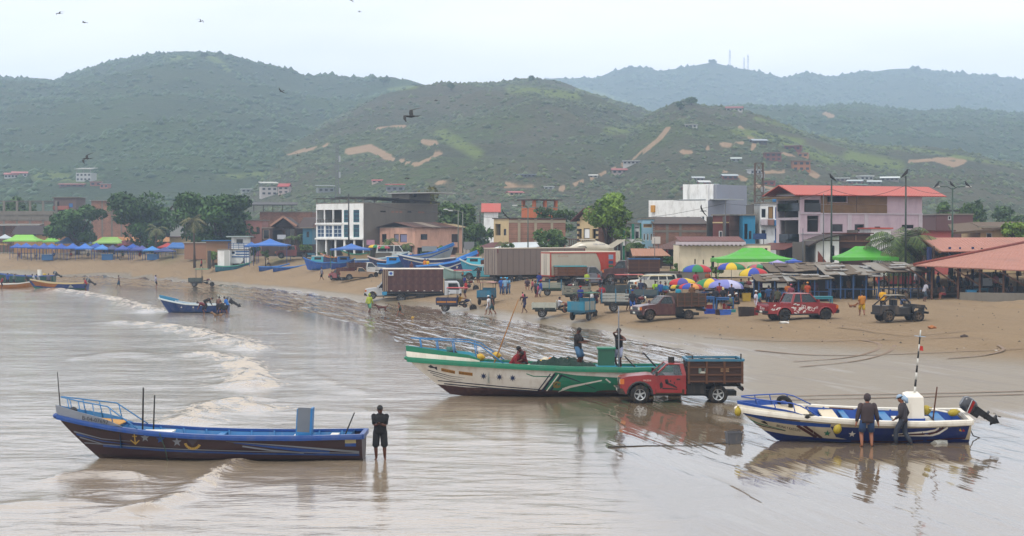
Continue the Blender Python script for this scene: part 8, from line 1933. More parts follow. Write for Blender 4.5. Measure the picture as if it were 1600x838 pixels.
palm('small palm standing among the blue canopies',178,322,378,1.3,9,6);palm('large leaning palm with wide fronds right of the second green canopy',1408,172,384,5.2,20,9,-0.02,0.2)
palm('palm in front of the left window of the pink wooden house',606,240,378,1.9,11,11,droop=1.3);palm('palm in front of the curtained window of the pink wooden house',632,240,382,1.7,10,13,droop=1.4);palm('palm by the poster board near the timber house',459,275,372,2.2,11,15)
palm('short palm in front of the teal columned house',984,204,380,1.7,12,17);palm('slim palm beside the grey trailer roof below the tan front',782,214,381,1.2,9,19)
palm('spiky young palm by the white kiosk',368-36,276,396,1.2,9,21)
# ---------------------------------------------------------------- birds
BK=mat('#101012',0.7,0.2,6)
def bird(label,p,span,rz,flap=0.35,bank=0.0,pitch=0.0,group='frigatebirds in the air',wht=False):
 T=thing('frigatebird',label,'bird',p,0,group);T.rotation_euler=Euler((bank,pitch,rz),'XYZ');s=span/2
 b=MB(BK);b.tube([(0.42*s,0,0),(0.32*s,0,0.01),(0.22*s,0,0),(0.0,0,0),(-0.25*s,0,0)],[0.012*s,0.045*s,0.05*s,0.085*s,0.03*s],8);b.tube([(0.42*s,0,0),(0.54*s,0,-0.015*s)],[0.014*s,0.005*s],5);b.build('body',T)
 if wht:b=MB(mat('#b9b4ac',0.7,0.1,6));b.sph((0.08*s,0,-0.035*s),(0.13*s,0.07*s,0.06*s),8,5);b.build('breast',T)
 for sd in(1,-1):
  z1=math.sin(flap)*0.42*s;y1=math.cos(flap)*0.42*s;z2=z1-math.sin(flap*0.7)*0.58*s*0.6;y2=y1+0.58*s
  b=MB(BK);rg=[]
  for x0,x1,y,z,t in((0.15,-0.10,0.04*s,0,0.03),(0.24,-0.02,y1*0.55,z1*0.6,0.022),(0.27,0.06,y1,z1,0.018),(0.12,-0.07,y1+0.3*s,(z1+z2)/2,0.012),(-0.18,-0.24,y2,z2,0.006)):
   rg.append([(x0*s,sd*y,z),((x0+x1)/2*s,sd*y,z+t*s),(x1*s,sd*y,z),((x0+x1)/2*s,sd*y,z-t*s)])
  b.loft(rg,True,True,False,sd<0);b.build('wing',T)
  b=MB(BK);b.prism([(-0.22*s,0.0),(-0.22*s,sd*0.05*s),(-0.62*s,sd*0.12*s),(-0.40*s,sd*0.015*s)],-0.006*s,0.006*s,'xy');b.build('tail',T)
 return T
for lb,px,py,wpx,Y,rz,fl,bk_,pt,w_ in(('largest black frigatebird gliding before the middle hill',643,182,31,150,R(150),0.55,R(-28),R(0),False),('black frigatebird diving above the saddle of the west hill',440,143,14,200,R(215),0.5,R(-35),R(20),False),('frigatebird with raised wings before the phone mast',465,243.5,13,170,R(95),0.9,R(40),R(10),False),('white breasted bird gliding low over the far left slope',136,248,26,170,R(165),0.25,R(-32),0,True),('bird with bent wings high above the summit of the west hill',313,34,13,210,R(60),0.9,R(25),R(-10),False),('small bird high at the upper left, left of two',93,21,17,240,R(160),0.3,R(-20),0,True),('small bird high at the upper left, right of two',132,35.5,14,240,R(170),0.45,R(5),0,True),('small bird at the top edge of the sky, lower of two',562,18.5,10,220,R(185),0.4,R(0),0,True),('bird cut by the top edge of the sky',549,0.5,11,220,R(160),0.4,R(25),0,True),('tiny bird above the largest frigatebird',682,157.5,13,300,R(180),0.35,R(-8),0,False),('tiny bird low over the saddle behind the hotel roof',637,279,18,260,R(180),0.25,0,0,True),('black bird flying before the big dark tree roof line',437,306,14,180,R(80),0.8,R(55),R(0),False),('black bird swooping over the brick flank',789,336,15,175,R(125),0.5,R(55),R(25),False),('black frigatebird in front of the white modern block',1098,330,19,140,R(140),0.5,R(48),R(0),False),('black bird low over the sand before the blue canopies',184.5,403,10,190,R(140),0.7,R(60),R(10),False)):
 p=at(px,py,Y);bird(lb,p,wpx*Y/F*(1.8 if wpx==31 else 1.35),rz,fl,bk_,pt,wht=w_)
def perched(label,p,rz=0.0,s=1.0):
 T=thing('perched_bird',label,'bird',p,rz,'birds perched on the poles',s)
 b=MB(BK);b.tube([(-0.34,0,-0.05),(-0.15,0,0.10),(0.02,0,0.24),(0.10,0,0.38),(0.12,0,0.46),(0.17,0,0.50)],[0.03,0.09,0.13,0.08,0.06,0.05],8);b.tube([(0.2,0,0.5),(0.34,0,0.46)],[0.03,0.01],5);b.build('body',T)
 for sd in(1,-1):b=MB(BK);b.tube([(0.06,sd*0.11,0.30),(-0.12,sd*0.13,0.12),(-0.42,sd*0.05,-0.14)],[0.05,0.06,0.015],6);b.build('wing',T)
perched('black bird perched on the pole left of the palm',lp[0]+Vector((0,0,0.0)),PI,1.1);perched('black bird perched on the tall pole above the palm',lp[1],0.3,1.2)
for lb,dx,r_ in(('left black bird perched on the double lamp arm',-1.5,0.3),('black bird perched on the middle of the double lamp',-0.1,2.8),('right black bird perched on the double lamp arm',1.4,3.0)):perched(lb,lp[2]+Vector((dx,0,0.16)),r_,1.0)
# ---------------------------------------------------------------- canopies, umbrellas, stalls, beached boats
def canopy(label,px,y_eave,y_apex,wpx,Y,col,legc='#2a4f8a',group=None,name='canopy_tent',depth=None,base=None,flap=0.25,rz=0.0,ridge=0.0):
 g=gd(px,Y)if base is None else base;s_=Y/F;w=wpx*s_;d=depth or w*0.9
 ze=at(px,y_eave,Y).z-g.z;za=at(px,y_apex,Y).z-g.z+0.0
 T=thing(name,label,'canopy',g,rz,group);m=mat(col,0.6,0.08,1.2,0.15,bscale=2.5,dirt='#7d8288',dirt_amt=0.12)
 C=[(-w/2,-d/2,ze),(w/2,-d/2,ze),(w/2,d/2,ze),(-w/2,d/2,ze)]
 A=[(-ridge*w/2,0,za),(ridge*w/2,0,za)]
 b=MB(m)
 def sag(p,q,r_,n=4):
  p,q,r_=Vector(p),Vector(q),r_
  rows=[]
  for i in range(n+1):
   k=i/n;a=p.lerp(Vector(r_[0]),k);c=q.lerp(Vector(r_[1]),k);dz=-0.06*w*math.sin(PI*k)*0.5
   rows.append([a+Vector((0,0,dz)),(a+c)/2+Vector((0,0,dz*1.3)),c+Vector((0,0,dz))])
  b.loft(rows,False,False,False)
 sag(C[0],C[1],(A[0],A[1]));sag(C[2],C[3],(A[1],A[0]));sag(C[1],C[2],(A[1],A[1]));sag(C[3],C[0],(A[0],A[0]))
 b.build('roof_cloth',T)
 b=MB(m)
 for i in range(4):
  p,q=Vector(C[i]),Vector(C[(i+1)%4]);b.add([p,q,q+Vector((0,0,-flap)),(p+q)/2+Vector((0,0,-flap*0.7)),p+Vector((0,0,-flap))],[(4,3,2,1,0)],False)
 b.build('valance',T)
 lm=mat(legc,0.5,0.1,4);lb=MB(lm);lb.bar((0,0,-0.15),(0,0,ze-0.01),0.07);me=lb.mesh('leg')
 for c in C:link('leg',me,T,(c[0]*0.97,c[1]*0.97,0))
 return T
BT=[(27,386,380,19),(41,386,379.5,22),(55,387,381,20),(69,387,380,20),(81,387,380.5,22),(96,387.5,380.5,23),(114,387.5,380,24),(133,388,380,26),(151,386,379.5,22),(160,388.5,382,22),(176,389,382.5,20),(192,389.5,383,22),(208,387,380.5,22),(215,390,383.5,20),(222,390,383.5,20),(238,390.5,384.5,26),(258,392,386,30)]
BC=['#3a6ab0','#3f73b8','#3560a8','#4568ac','#3f78c0','#3c66b0','#4076bc','#4482c8','#3f6cb8','#5a94cc','#565f86','#5066a6','#4270bc','#4a5f9c','#5a62a0','#5a9ad0','#4a5c94']
BW=['bright blue','sky blue','dark blue','faded violet blue','sky blue','deep blue','bright blue','pale bright blue','blue back','light sky blue','slate grey blue','dull blue','peaked blue back','dusky blue','violet blue','lightest blue','dark slate blue']
for i,(px,ye,ya,w)in enumerate(BT):
 canopy('%s beach canopy, %s from the left in the long row on the sand'%(BW[i],ORD[i]),px,ye,ya,w,float(np.interp(px,_apx,_c3))+(3 if i in(8,12)else-3-(i%2)),BC[i],group='blue canopies in a row along the beach')
for lb,px,ye,ya,w,c in(('wide pale green canopy at the far left behind the blue row',38,376,367,54,'#8fc256'),('small green canopy right of the wide pale green one',81,377,372,24,'#86bd50'),('long blue tarpaulin canopy with a flat ridge behind the blue row',115,379,371,48,'#4f86b8'),('pale lime canopy in the middle behind the blue row',172,379,370.5,46,'#a5c878'),('peach coloured canopy behind the slate grey blue one',176,384,379.5,20,'#c49a84'),('maroon canopy right of the pale lime one',198,382,376,26,'#8f4048'),('red canopy at the right end behind the blue row',262,386,379,28,'#b0403a'),('large bright blue canopy with a flat ridge at the right end behind the row',277,387,379,32,'#3f7cb4'),('cream parasol canopy at the far left edge',5,381.5,378.5,18,'#c4a878'),('white canopy at the far left edge behind the green one',8,372,366,22,'#b9c0c4')):
 canopy(lb,px,ye,ya,w,float(np.interp(px,_apx,_c3))+8,c,'#5a6a4a',ridge=0.5 if 'flat' in lb or 'wide' in lb or 'lime' in lb else 0.0)
for lb,px,y0 in(('turquoise counter stall among the blue canopies, left one',168,392),('turquoise counter stall among the blue canopies, right one',239,396),('dark blue box under the fifth blue canopy',74,393)):
 g=gd(px,float(np.interp(px,_apx,_c3))-4.5);T=thing('counter',lb,'counter',g);b=MB(mat('#2f6f9a',0.6,0.12,3));b.box(-0.95,0.95,-0.3,0.3,0,0.95);b.build('body',T);b=MB(LBLUE);b.box(-1.05,1.05,-0.4,0.4,0.952,1.02);b.build('top',T)
canopy('large blue tent right of the striped lifeguard post',422,382.5,373,60,262,'#3f7fc0',depth=4.5);canopy('small blue tent tucked beside the striped lifeguard post',393,384,378,20,268,'#3f78b4')
canopy('blue tent with a green edge behind the beached boats',549,388.5,380.5,62,240,'#4a7cb8','#4a7a4a',depth=4.0)
GT=canopy('large bright green tent in the middle behind the striped umbrellas',1176,404,387.5,122,170,'#5fae38','#4a8f38',depth=5.5,flap=0.4,ridge=0.25)
canopy('second bright green tent beside the large palm',1350,402,385,92,172,'#5fae38','#4a8f38',depth=5.0,flap=0.35,ridge=0.3)
canopy('small blue canopy behind the ragged stall roofs',1240,408,404,24,164,'#4468b4');canopy('small pale lilac canopy behind the ragged stall roofs',1215,410,406,24,163,'#a8a2c4')
UC={'g':'#2f8a5a','r':'#b8323a','b':'#3a58a8','y':'#cdb52c','p':'#5a5a9c','l':'#8a8ec0','o':'#cf9a58','w':'#b9b9cf','k':'#b0606e'}
def umbrella(label,px,yt,yb,wpx,Y,cols,tilt=0.0,name='market_umbrella',grp='striped umbrellas over the market',ph=0.0,n=8):
 s_=Y/F;r=wpx*s_/2;g=gd(px,Y);zt=at(px,yt,Y).z-g.z;zb=at(px,yb,Y).z-g.z
 dz=r*6/150.0;hh=max(0.3,(zt-zb))*0.68
 T=thing(name,label,'umbrella',g,ph,grp)
 T2=Matrix.Translation((0,0,zt))@Matrix.Rotation(tilt,4,'Y')
 for k in range(n):
  b=MB(mat(UC[cols[k%len(cols)]],0.7,0.08,2,0.1));b.T=T2;a0=2*PI*k/n;rows=[]
  for i in range(6):
   q=i/5;rr=r*math.sin(q*PI/2*0.96);z=-hh*(1-math.cos(q*PI/2*0.98));m_=3
   rows.append([(rr*math.cos(a0+2*PI/n*j/m_)*(1-0.03*q*math.sin(PI*j/m_)),rr*math.sin(a0+2*PI/n*j/m_)*(1-0.03*q*math.sin(PI*j/m_)),z)for j in range(m_+1)])
  last=[(x*1.0,y*1.0,z-0.12)for x,y,z in rows[-1]];rows.append(last)
  b.loft(rows,False,False,True);b.build('canopy_panel',T)
 b=MB(mat('#8a8a88',0.5,0.1,4));b.cyl((0,0,-0.2),(0,0,zt-0.02),0.025,n=6);b.build('pole',T)
umbrella('umbrella with green, red and violet gores at the left of the upper row',1089,413.5,428,47,162,'grpyyrgb',ph=R(-115));umbrella('umbrella with yellow, green and red gores in the middle of the upper row',1143,410.5,424,46,163,'bygrbygr',ph=R(-165))
umbrella('umbrella with blue and yellow gores at the left of the lower row',1066,434.5,447,45,154,'rpygrbyg',ph=R(-160));umbrella('small low umbrella with blue, peach and red gores right of the dark red cab',1079,442.5,453,38,150,'borbyogr',ph=R(-140))
umbrella('umbrella with green, yellow and violet gores half behind the lilac one',1110,435,453,52,152,'gyprgbyr',ph=R(-165));umbrella('plain lilac umbrella in front of the others',1135,437,455,56,149,'lwlwllwl',ph=R(-130),tilt=R(-3));umbrella('umbrella with big yellow, blue and red gores nearest the ragged stall roofs',1178,418.5,435,48,157,'ybrgybrg',ph=R(-165))
umbrella('pinkish and green umbrella half hidden above the yellow and blue one',1184,413,422,34,165,'kgpkgpkg',ph=R(-150));umbrella('small pale lilac umbrella beside the ragged stall roofs',1206,415,422,20,164,'wlwlwlwl',ph=0.2);umbrella('yellow and green umbrella peeping out below the leftmost lower one',1062,444,451,30,156,'gygygyby',ph=R(-120))
umbrella('red and yellow umbrella by the blue tent with a green edge',587,382.5,387.5,24,240,'rygrygry',ph=0.5);umbrella('pink and green umbrella right beside the red and yellow one',600,384.5,388.5,20,239,'kgkrkgkr',ph=0.2)
SHEETS=[mat('#7a6e5e',0.95,0.3,4,0.7,dirt='#4f463c',dirt_amt=0.4),TIN,mat('#6a5a4a',0.95,0.3,5,0.7,dirt='#4a4038'),corrugated('#8f8a80',0.6,1,0.25,0.2,dirt='#6a5444',dirt_amt=0.45),mat('#857a6a',0.95,0.25,4,0.6)]
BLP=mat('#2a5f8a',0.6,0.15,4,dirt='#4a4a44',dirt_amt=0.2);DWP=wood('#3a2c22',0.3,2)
def stall(label,px0,px1,yf,yb,Y,d,post=BLP,sheets=(0,3,2,1),n=5,counter=True,shade_wallm=DWP,seed=1,npost=4,signs=()):
 a=gd(px0,Y);c=gd(px1,Y);L_=c.x-a.x;rs=random.Random(seed);z0=a.z
 T=thing('market_stall',label,'stall',a,math.atan2(c.y-a.y,c.x-a.x),'market stalls with patched roofs')
 zf=at((px0+px1)/2,yf,Y).z-z0;zb=at((px0+px1)/2,yb,Y+d).z-z0
 for k in range(n):
  x0=L_*k/n-0.15;x1=L_*(k+1)/n+0.15;dz=rs.uniform(-0.06,0.08)+0.03*(k%2);o=rs.uniform(-0.3,0.2)
  b=MB(SHEETS[sheets[k%len(sheets)]]);b.slab((x0,-0.4+o,zf+dz),(x1,-0.4+o,zf+dz+rs.uniform(-0.1,0.1)),(x1,d+0.3,zb+dz),(x0,d+0.3,zb+dz+rs.uniform(-0.1,0.1)),0.05);b.build('roof_sheet',T)
 for k in range(int(n*1.5)):
  b=MB(SHEETS[rs.randrange(5)]);x=rs.uniform(0,L_-0.8);q=rs.uniform(0.1,0.8);z=zf+(zb-zf)*q+0.13+rs.uniform(0,0.05);w=rs.uniform(0.5,1.5);b.slab((x,d*q-0.3,z-0.04),(x+w,d*q-0.3+rs.uniform(-0.2,0.2),z),(x+w,d*q+0.4,z+0.06),(x-0.1,d*q+0.4,z+0.04),0.04);b.build('roof_patch',T)
 for k in range(npost):
  x=0.1+(L_-0.2)*k/(npost-1)
  b=MB(post);b.bar((x,0,-0.2),(x,0,zf),0.11);b.build('post',T);b=MB(post);b.bar((x,d,-0.2),(x,d,zb),0.11);b.build('post',T)
 b=MB(DWP);b.bar((0,0,zf-0.08),(L_,0,zf-0.08),0.08,0.12);b.bar((0,d,zb-0.08),(L_,d,zb-0.08),0.08,0.12);b.build('beam',T)
 if counter:
  b=MB(BLP);b.box(0.2,L_-0.2,0.1,0.8,0.78,0.84)
  for k in range(4):
   x=0.25+(L_-0.5)*k/3;b.bar((x,0.15,0),(x,0.15,0.78),0.07)
  b.build('counter',T)
 if shade_wallm:
  b=MB(shade_wallm);b.box(0.1,L_-0.1,d-0.05,d+0.04,0,zb*0.85);b.build('shade_back_wall',T);b=MB(shade_wallm);b.box(0.1,L_-0.1,d*0.5,d*0.5+0.05,0,1.0);b.build('shade_partition',T)  # dark boards, mostly added to deepen the shade under the stall roofs
 for k,(sx_,sz_,w,h_)in enumerate(signs):
  b=MB(mat('#b9b8b0',0.6,0.12,4));b.box(sx_,sx_+w,-0.1,-0.06,zf-sz_-h_,zf-sz_);b.build('sign_panel',T)
 return T
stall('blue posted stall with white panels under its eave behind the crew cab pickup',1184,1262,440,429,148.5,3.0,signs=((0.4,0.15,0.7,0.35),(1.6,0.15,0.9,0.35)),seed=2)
stall('long stall with a rag covered brown roof below the pink building',1204,1330,424,411,158,5.0,post=DWP,seed=3,n=7,shade_wallm=DWP,npost=6,sheets=(0,2,4,0,2))
stall('stall with a flat cream awning above the crew cab pickup',1246,1300,435.5,430,147.5,2.2,seed=4,sheets=(4,4),n=2,npost=3)
stall('dark stall row with tin sheets left of the yellow shirted man',1292,1375,430,415,151,5.0,post=BLP,seed=5,n=5,shade_wallm=DWP,npost=5,sheets=(3,1,0,3,1))
stall('dark stall row joining the tiled hall, with long tin roof edges',1372,1452,424,411,152,6.0,post=DWP,seed=6,n=5,shade_wallm=None,npost=6,sheets=(3,0,2,3,0))
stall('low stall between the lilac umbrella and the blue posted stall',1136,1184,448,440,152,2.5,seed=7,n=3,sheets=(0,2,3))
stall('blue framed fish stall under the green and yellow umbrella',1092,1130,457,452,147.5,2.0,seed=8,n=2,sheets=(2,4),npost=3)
# ---- tiled market halls at the right
TILE=mat('#a8604e',0.8,0.22,1.4,dirt='#7a4a40',dirt_amt=0.3)
def tilemat():
 t=NT('roof_tiles');wv=t.n.new('ShaderNodeTexWave');wv.bands_direction='X';wv.inputs['Scale'].default_value=0.314/0.32;t.L.new(t.tc.outputs['Object'],wv.inputs['Vector'])
 w2=t.n.new('ShaderNodeTexWave');w2.bands_direction='Y';w2.wave_profile='SAW';w2.inputs['Scale'].default_value=0.314/0.42;t.L.new(t.tc.outputs['Object'],w2.inputs['Vector'])
 n1=t.noise(t.map((1,1,1)),1.2,6,0.65);n2=t.noise(t.map((1,1,1)),0.3,3)
 c=t.mix(n1,(0.25,0.105,0.075),(0.40,0.19,0.14));c=t.mix(t.rng(n2,0.5,0.7,0,0.4),c,(0.22,0.12,0.095));t.set('Base Color',c);t.set('Roughness',0.85)
 b=t.bump(t.math('ADD',t.math('MULTIPLY',wv.outputs['Fac'],0.6),w2.outputs['Fac']),1.0,0.07);t.L.new(b,t.b.inputs['Normal']);return t.m
TILE=tilemat()
HW_=wood('#4a3626',0.3,2);HB=mat('#24406f',0.6,0.15,4)
g0=gd(1432,151);hall=thing('market_hall','open market hall with a big low tiled hip roof at the right edge','hall',g0);zz=g0.z
def hp(px,py,Y):return at(px,py,Y)-g0
E0,E1=hp(1428,414.5,151),hp(1700,427.0,146);R0,R1=hp(1640,372,166),hp(1760,369,166)
B0=hp(1440,409,175)
def tiled(name,pts,parent):
 p=[Vector(q)for q in pts];ux=(p[1]-p[0]).normalized();nn=(p[1]-p[0]).cross(p[-1]-p[0]).normalized();uy=nn.cross(ux)
 M=Matrix((ux,uy,nn)).transposed().to_4x4();M.translation=p[0];Mi=M.inverted();b=MB(TILE);q=[Mi@v for v in p];k=len(q)
 b.add(q+[v-Vector((0,0,0.10))for v in q],[tuple(range(k)),tuple(range(2*k-1,k-1,-1))]+[(i,i+k,(i+1)%k+k,(i+1)%k)for i in range(k)],False)
 o=b.build(name,parent);o.matrix_local=M;return o
tiled('roof_slope',[E0,E1,R1,R0],hall);tiled('roof_slope',[B0,E0,R0],hall);tiled('roof_slope',[hp(1760,410,181),B0,R0,R1],hall)
b=MB(mat('#8f5244',0.85,0.2,3));b.tube([E0+Vector((0,0,0.06)),R0+Vector((0,0,0.08))],0.13,6);b.tube([R0+Vector((0,0,0.08)),R1+Vector((0,0,0.08))],0.13,6);b.build('ridge_cap',hall)
for k,px in enumerate((1456,1497,1531,1568,1602,1640)):
 f_=(px-1428)/(1700-1428.0);Yp=151-5*f_+0.8;q=gd(px,Yp)-g0;top=E0.lerp(E1,f_)+Vector((0,0.6,-0.05))
 b=MB(wood('#6a4a32',0.3,2));b.bar((q.x,q.y,q.z-0.3),(q.x,q.y,top.z),0.15);b.build('post',hall)
 b=MB(wood('#6a4a32',0.3,2));b.bar((q.x-0.1,q.y,q.z+1.25),(q.x-2.1,q.y+0.05,top.z-0.05),0.11);b.build('brace',hall)
 q2=gd(px+3,166)-g0;b=MB(HB if k%2 else HW_);b.bar((q2.x,q2.y,q2.z-0.3),(q2.x,q2.y,top.z+1.6),0.15);b.build('post',hall)
 q2=gd(px-12,158)-g0;b=MB(HW_);b.bar((q2.x,q2.y,q2.z-0.3),(q2.x,q2.y,top.z+0.8),0.13);b.build('post',hall)
cb=MB(CONC);q=gd(1500,149.5)-g0;q2=gd(1700,146.5)-g0
cb.bar((q.x,q.y,q.z+0.25),(q2.x,q2.y,q.z+0.2),0.25,0.75);cb.build('plinth',hall)
b=MB(mat('#5a5048',0.9,0.2,2));b.box(0.5,16,1.5,22,0.28,0.42);b.build('floor_slab',hall)
g1=gd(1440,170);hall2=thing('market_hall','open gabled hall with a smaller tiled roof behind the big low hip roof','hall',g1)
def hq(px,py,Y):return at(px,py,Y)-g1
A_,B_=hq(1441,371.5,172),hq(1640,371,172);C_,D_=hq(1471,392.5,165),hq(1640,392,165)
tiled('roof_slope',[C_,D_,B_,A_],hall2);E_,F_=hq(1392,405,180),hq(1640,405,184)
tiled('roof_slope',[F_,E_,A_,B_],hall2)
for k in range(4):
 f_=k/3.0;p_=E_.lerp(A_,f_);b=MB(wood('#6a4e36',0.3,2));b.bar(E_.lerp(A_,f_)+Vector((0,0,-0.2)),E_.lerp(A_,f_)+Vector((12,0,-0.2)),0.12);b.build('purlin',hall2)
b=MB(wood('#8a6a4c',0.3,2));b.bar(E_+Vector((-0.1,0,-0.1)),A_+Vector((-0.1,0,-0.1)),0.14,0.2);b.bar(C_+Vector((-0.1,0,-0.1)),A_+Vector((-0.1,0,-0.1)),0.14,0.2);b.build('verge_board',hall2)
for px,Y,ztop in((1450,166,0),(1454,168,0),(1424,174,0),(1429,176,0),(1484,166,0),(1520,166,0)):
 q=gd(px,Y)-g1;b=MB(HB);b.bar((q.x,q.y,-0.4),(q.x,q.y,hq(px,386 if Y<170 else 396,Y).z),0.2);b.build('post',hall2)
# ---- crates, tables
def crate(label,px,py,w,d,h_,col,rz=0.0,name='crate',dz=0.0,openm=True,grp=None):
 g=ground(px,py);T=thing(name,label,name,g+Vector((0,0,dz)),rz,grp);b=MB(mat(col,0.6,0.12,5,dirt='#5a4e40',dirt_amt=0.2))
 b.loft([[(x*k,y*k,z)for x,y in((-w/2,-d/2),(w/2,-d/2),(w/2,d/2),(-w/2,d/2))]for k,z in((0.9,0),(1.0,h_),(1.07,h_),(1.07,h_+0.03),(0.96,h_+0.03),(0.86,0.04))],True,True,False);b.build('tub',T)
 b=MB(mat(col,0.6,0.12,5));b.box(-w*0.18,w*0.18,-d/2-0.035,-d/2-0.0,h_*0.72,h_*0.86);b.build('grip',T);return T
crate('blue plastic crate on the sand right of the plank bed pickup',1109,491,0.85,0.6,0.35,'#2a5ab0');crate('lighter blue plastic crate beside the brown tub',1133,492.5,0.85,0.6,0.36,'#4a7ac4');crate('brown tub between the two blue crates',1123,492.5,0.5,0.5,0.38,'#4a2e26');crate('turquoise low crate right of the lighter blue one',1144,488.5,0.5,0.45,0.2,'#3a9a9a')
crate('big dark brown wooden chest at the tail of the crew cab pickup, left one',1162,496.5,0.75,0.6,0.75,'#3a2a22');crate('brown wooden chest with a lighter top, right of the dark chest',1172,496,0.55,0.55,0.72,'#4f3426');crate('red plastic crate behind the wooden chests',1179,495,0.5,0.5,0.62,'#a0383a');crate('light brown box stacked on the dark chest',1163,488,0.6,0.5,0.35,'#6a4c36');crate('red crate under the blue tables',1108,483.5,0.5,0.45,0.32,'#a02a2a');crate('red crate under the second blue table',1135,483.5,0.6,0.45,0.4,'#a8343a');crate('yellow barrel crate behind the wooden chests',1166,471,0.7,0.6,0.65,'#b09a2c')
crate('red crate at the side of the small blue boat',300,490.5,0.9,0.7,0.22,'#b02a30',name='crate')
def table(label,px,py,w,d,h_,col,rz=0.0,name='table'):
 g=ground(px,py);T=thing(name,label,'table',g,rz);m=mat(col,0.6,0.12,5);b=MB(m);b.box(-w/2,w/2,-d/2,d/2,h_-0.06,h_);b.box(-w/2+0.05,w/2-0.05,-d/2+0.03,-d/2+0.06,h_-0.2,h_-0.061);b.build('table_top',T)
 for sx_ in(1,-1):
  for sy in(1,-1):b=MB(m);b.bar((sx_*(w/2-0.06),sy*(d/2-0.06),-0.05),(sx_*(w/2-0.06),sy*(d/2-0.06),h_-0.061),0.08);b.build('leg',T)
table('blue fish table left of the lilac umbrella pole',1107,486,0.9,0.7,1.1,'#2a6a9a');table('blue fish table under the lilac umbrella',1132,484,1.4,0.8,0.95,'#2a6a9a');table('turquoise topped table behind the bonnet of the crew cab pickup',1277,479,2.3,1.0,0.8,'#2f8a94')
table('small bright blue table by the hall plinth',1517,467.5,0.85,0.6,0.78,'#2f86a8');table('teal bench table right of the small bright blue one',1533,465,1.1,0.6,0.8,'#2a6f80');table('blue counter inside the dark stalls',1216,476,1.6,0.6,1.0,'#2a5f8a')
for lb,px,py,c,s_ in(('white plastic bag lying by the wheel of the crew cab pickup',1225,506,'#d0cfca',0.32),('tan stone on the sand below the jeep',1456,513,'#a8743c',0.27),('brown lump on the sand at right',1507,527.5,'#4a3628',0.26),('yellow ball on the rippled wet sand',645,496.5,'#c4a42c',0.13),('pale scrap on the wet sand by the stern of the blue and white boat',1468,693,'#a8a9a4',0.25),('white fish box lid on the sand under the red pickup',1032,622,'#c8c8c4',0.35)):
 g=ground(px,py);b=MB(mat(c,0.7,0.2,6));rs=np.random.RandomState(px);V_,Fc_=ico();b.add([(v[0]*s_*rs.uniform(0.8,1.5),v[1]*s_*rs.uniform(0.7,1.1),v[2]*s_*0.5*rs.uniform(0.6,1.2)+s_*0.2)for v in V_],[tuple(f)for f in Fc_],False)
 nm='plastic_bag' if 'bag' in lb else('ball' if 'ball' in lb else('litter' if 'scrap' in lb or 'lid' in lb else 'stone'));tag(b.build(nm,None,g),lb,nm.replace('_',' '))
V_=[];gg=gd(1585,138)
for i in range(22):
 for j in range(12):
  x=-3.5+8*i/21;y=-2+5.5*j/11;k=max(0,1-((x-0.5)/4)**2)*max(0,1-((y-0.8)/2.7)**2);V_.append((x,y,tz(gg.x+x,gg.y+y)-gg.z-0.12+k*0.55*(0.6+0.9*float(fbm(x*0.9,y*0.9,3,77)))))
b=MB(M_SAND);b.add(V_,[(i*12+j,(i+1)*12+j,(i+1)*12+j+1,i*12+j+1)for i in range(21)for j in range(11)],True);o=b.build('sand_heap',None,gg);tag(o,None,None,None,'structure')
# ---- beached and floating boats
def smallboat(label,px,py,Lpx,rz,hullc,rimc,inner,botc=None,Y=None,trim=0.0,heel=0.0,group='boats pulled up on the beach',cabin=None,motor=False,bh=0.9,B=None,thw=2,bulw=None,z=None,stripe=None):
 g=ground(px,py)if z is None else water(px,py,z);s_=g.y/F;L_=Lpx*s_/max(0.35,abs(math.cos(rz)));B_=B or min(2.1,L_*0.24)
 c=Vector((math.cos(rz),math.sin(rz),0))*L_/2;P0=Vector((g.x,g.y,g.z))-c;
 if z is None:P0.z=min(tz(P0.x,P0.y),g.z)-0.05
 if group=='boats pulled up on the beach' and L_>3.2:bh*=1.35;B_*=1.15
 hm_=mat(hullc,0.45,0.15,2.5,dirt='#8a8070',dirt_amt=0.2)
 bt_=Boat('fishing_boat',label,P0,rz,L_,B_,L_*0.13,[(0,bh),(0.3,bh*0.92),(0.6,bh*1.02),(0.8,bh*1.25),(1,bh*1.5)],BEAM,[(0,0.3,mat(botc,0.5,0.15,3)if botc else hm_),(0.3,1.0,hm_)],mat(rimc,0.45,0.12,3,dirt='#8a8070',dirt_amt=0.15),mat(inner,0.5,0.12,3),mat(inner,0.5,0.12,3),group,heel,trim,bulw=bulw,bulw_mats=[mat(inner,0.5,0.12,3)],thwarts=[(0.2+0.25*k,0.25,mat(inner,0.5,0.12,3))for k in range(thw)],n=12,sparse=True,foredeck=0.76,rimh=0.12)
 if stripe:
  for sd in(1,-1):bt_.stripe([(L_*0.03,bh*0.55),(L_*0.5,bh*0.6),(L_*0.9,bh*1.1)],0.14,mat(stripe,0.5,0.1,3),sd)
 if cabin:
  b=MB(mat(cabin,0.5,0.1,3));x=L_*0.55;b.prism([(x-0.9,bh*0.9),(x+0.9,bh*0.9),(x+0.6,bh+0.75),(x-0.9,bh+0.75)],-B_*0.3,B_*0.3,'xz',0.04,0.1);b.mat(WHITE);b.box(x-1.0,x+0.7,-B_*0.34,B_*0.34,bh+0.752,bh+0.82);b.build('cabin',bt_.root)
  for sd in(1,-1):
   b=MB(GLB);b.box(x-0.6,x+0.3,sd*(B_*0.3+0.002),sd*(B_*0.3+0.012),bh+0.3,bh+0.62);b.build('cabin_window',bt_.root)
 if motor:outboard(bt_.root,(-0.2,0,bh+0.25),0,R(58 if motor==1 else 20),'#2a2b2e','#8a8a8a',0.95)
 return bt_
WL_='boats at the water edge on the left'
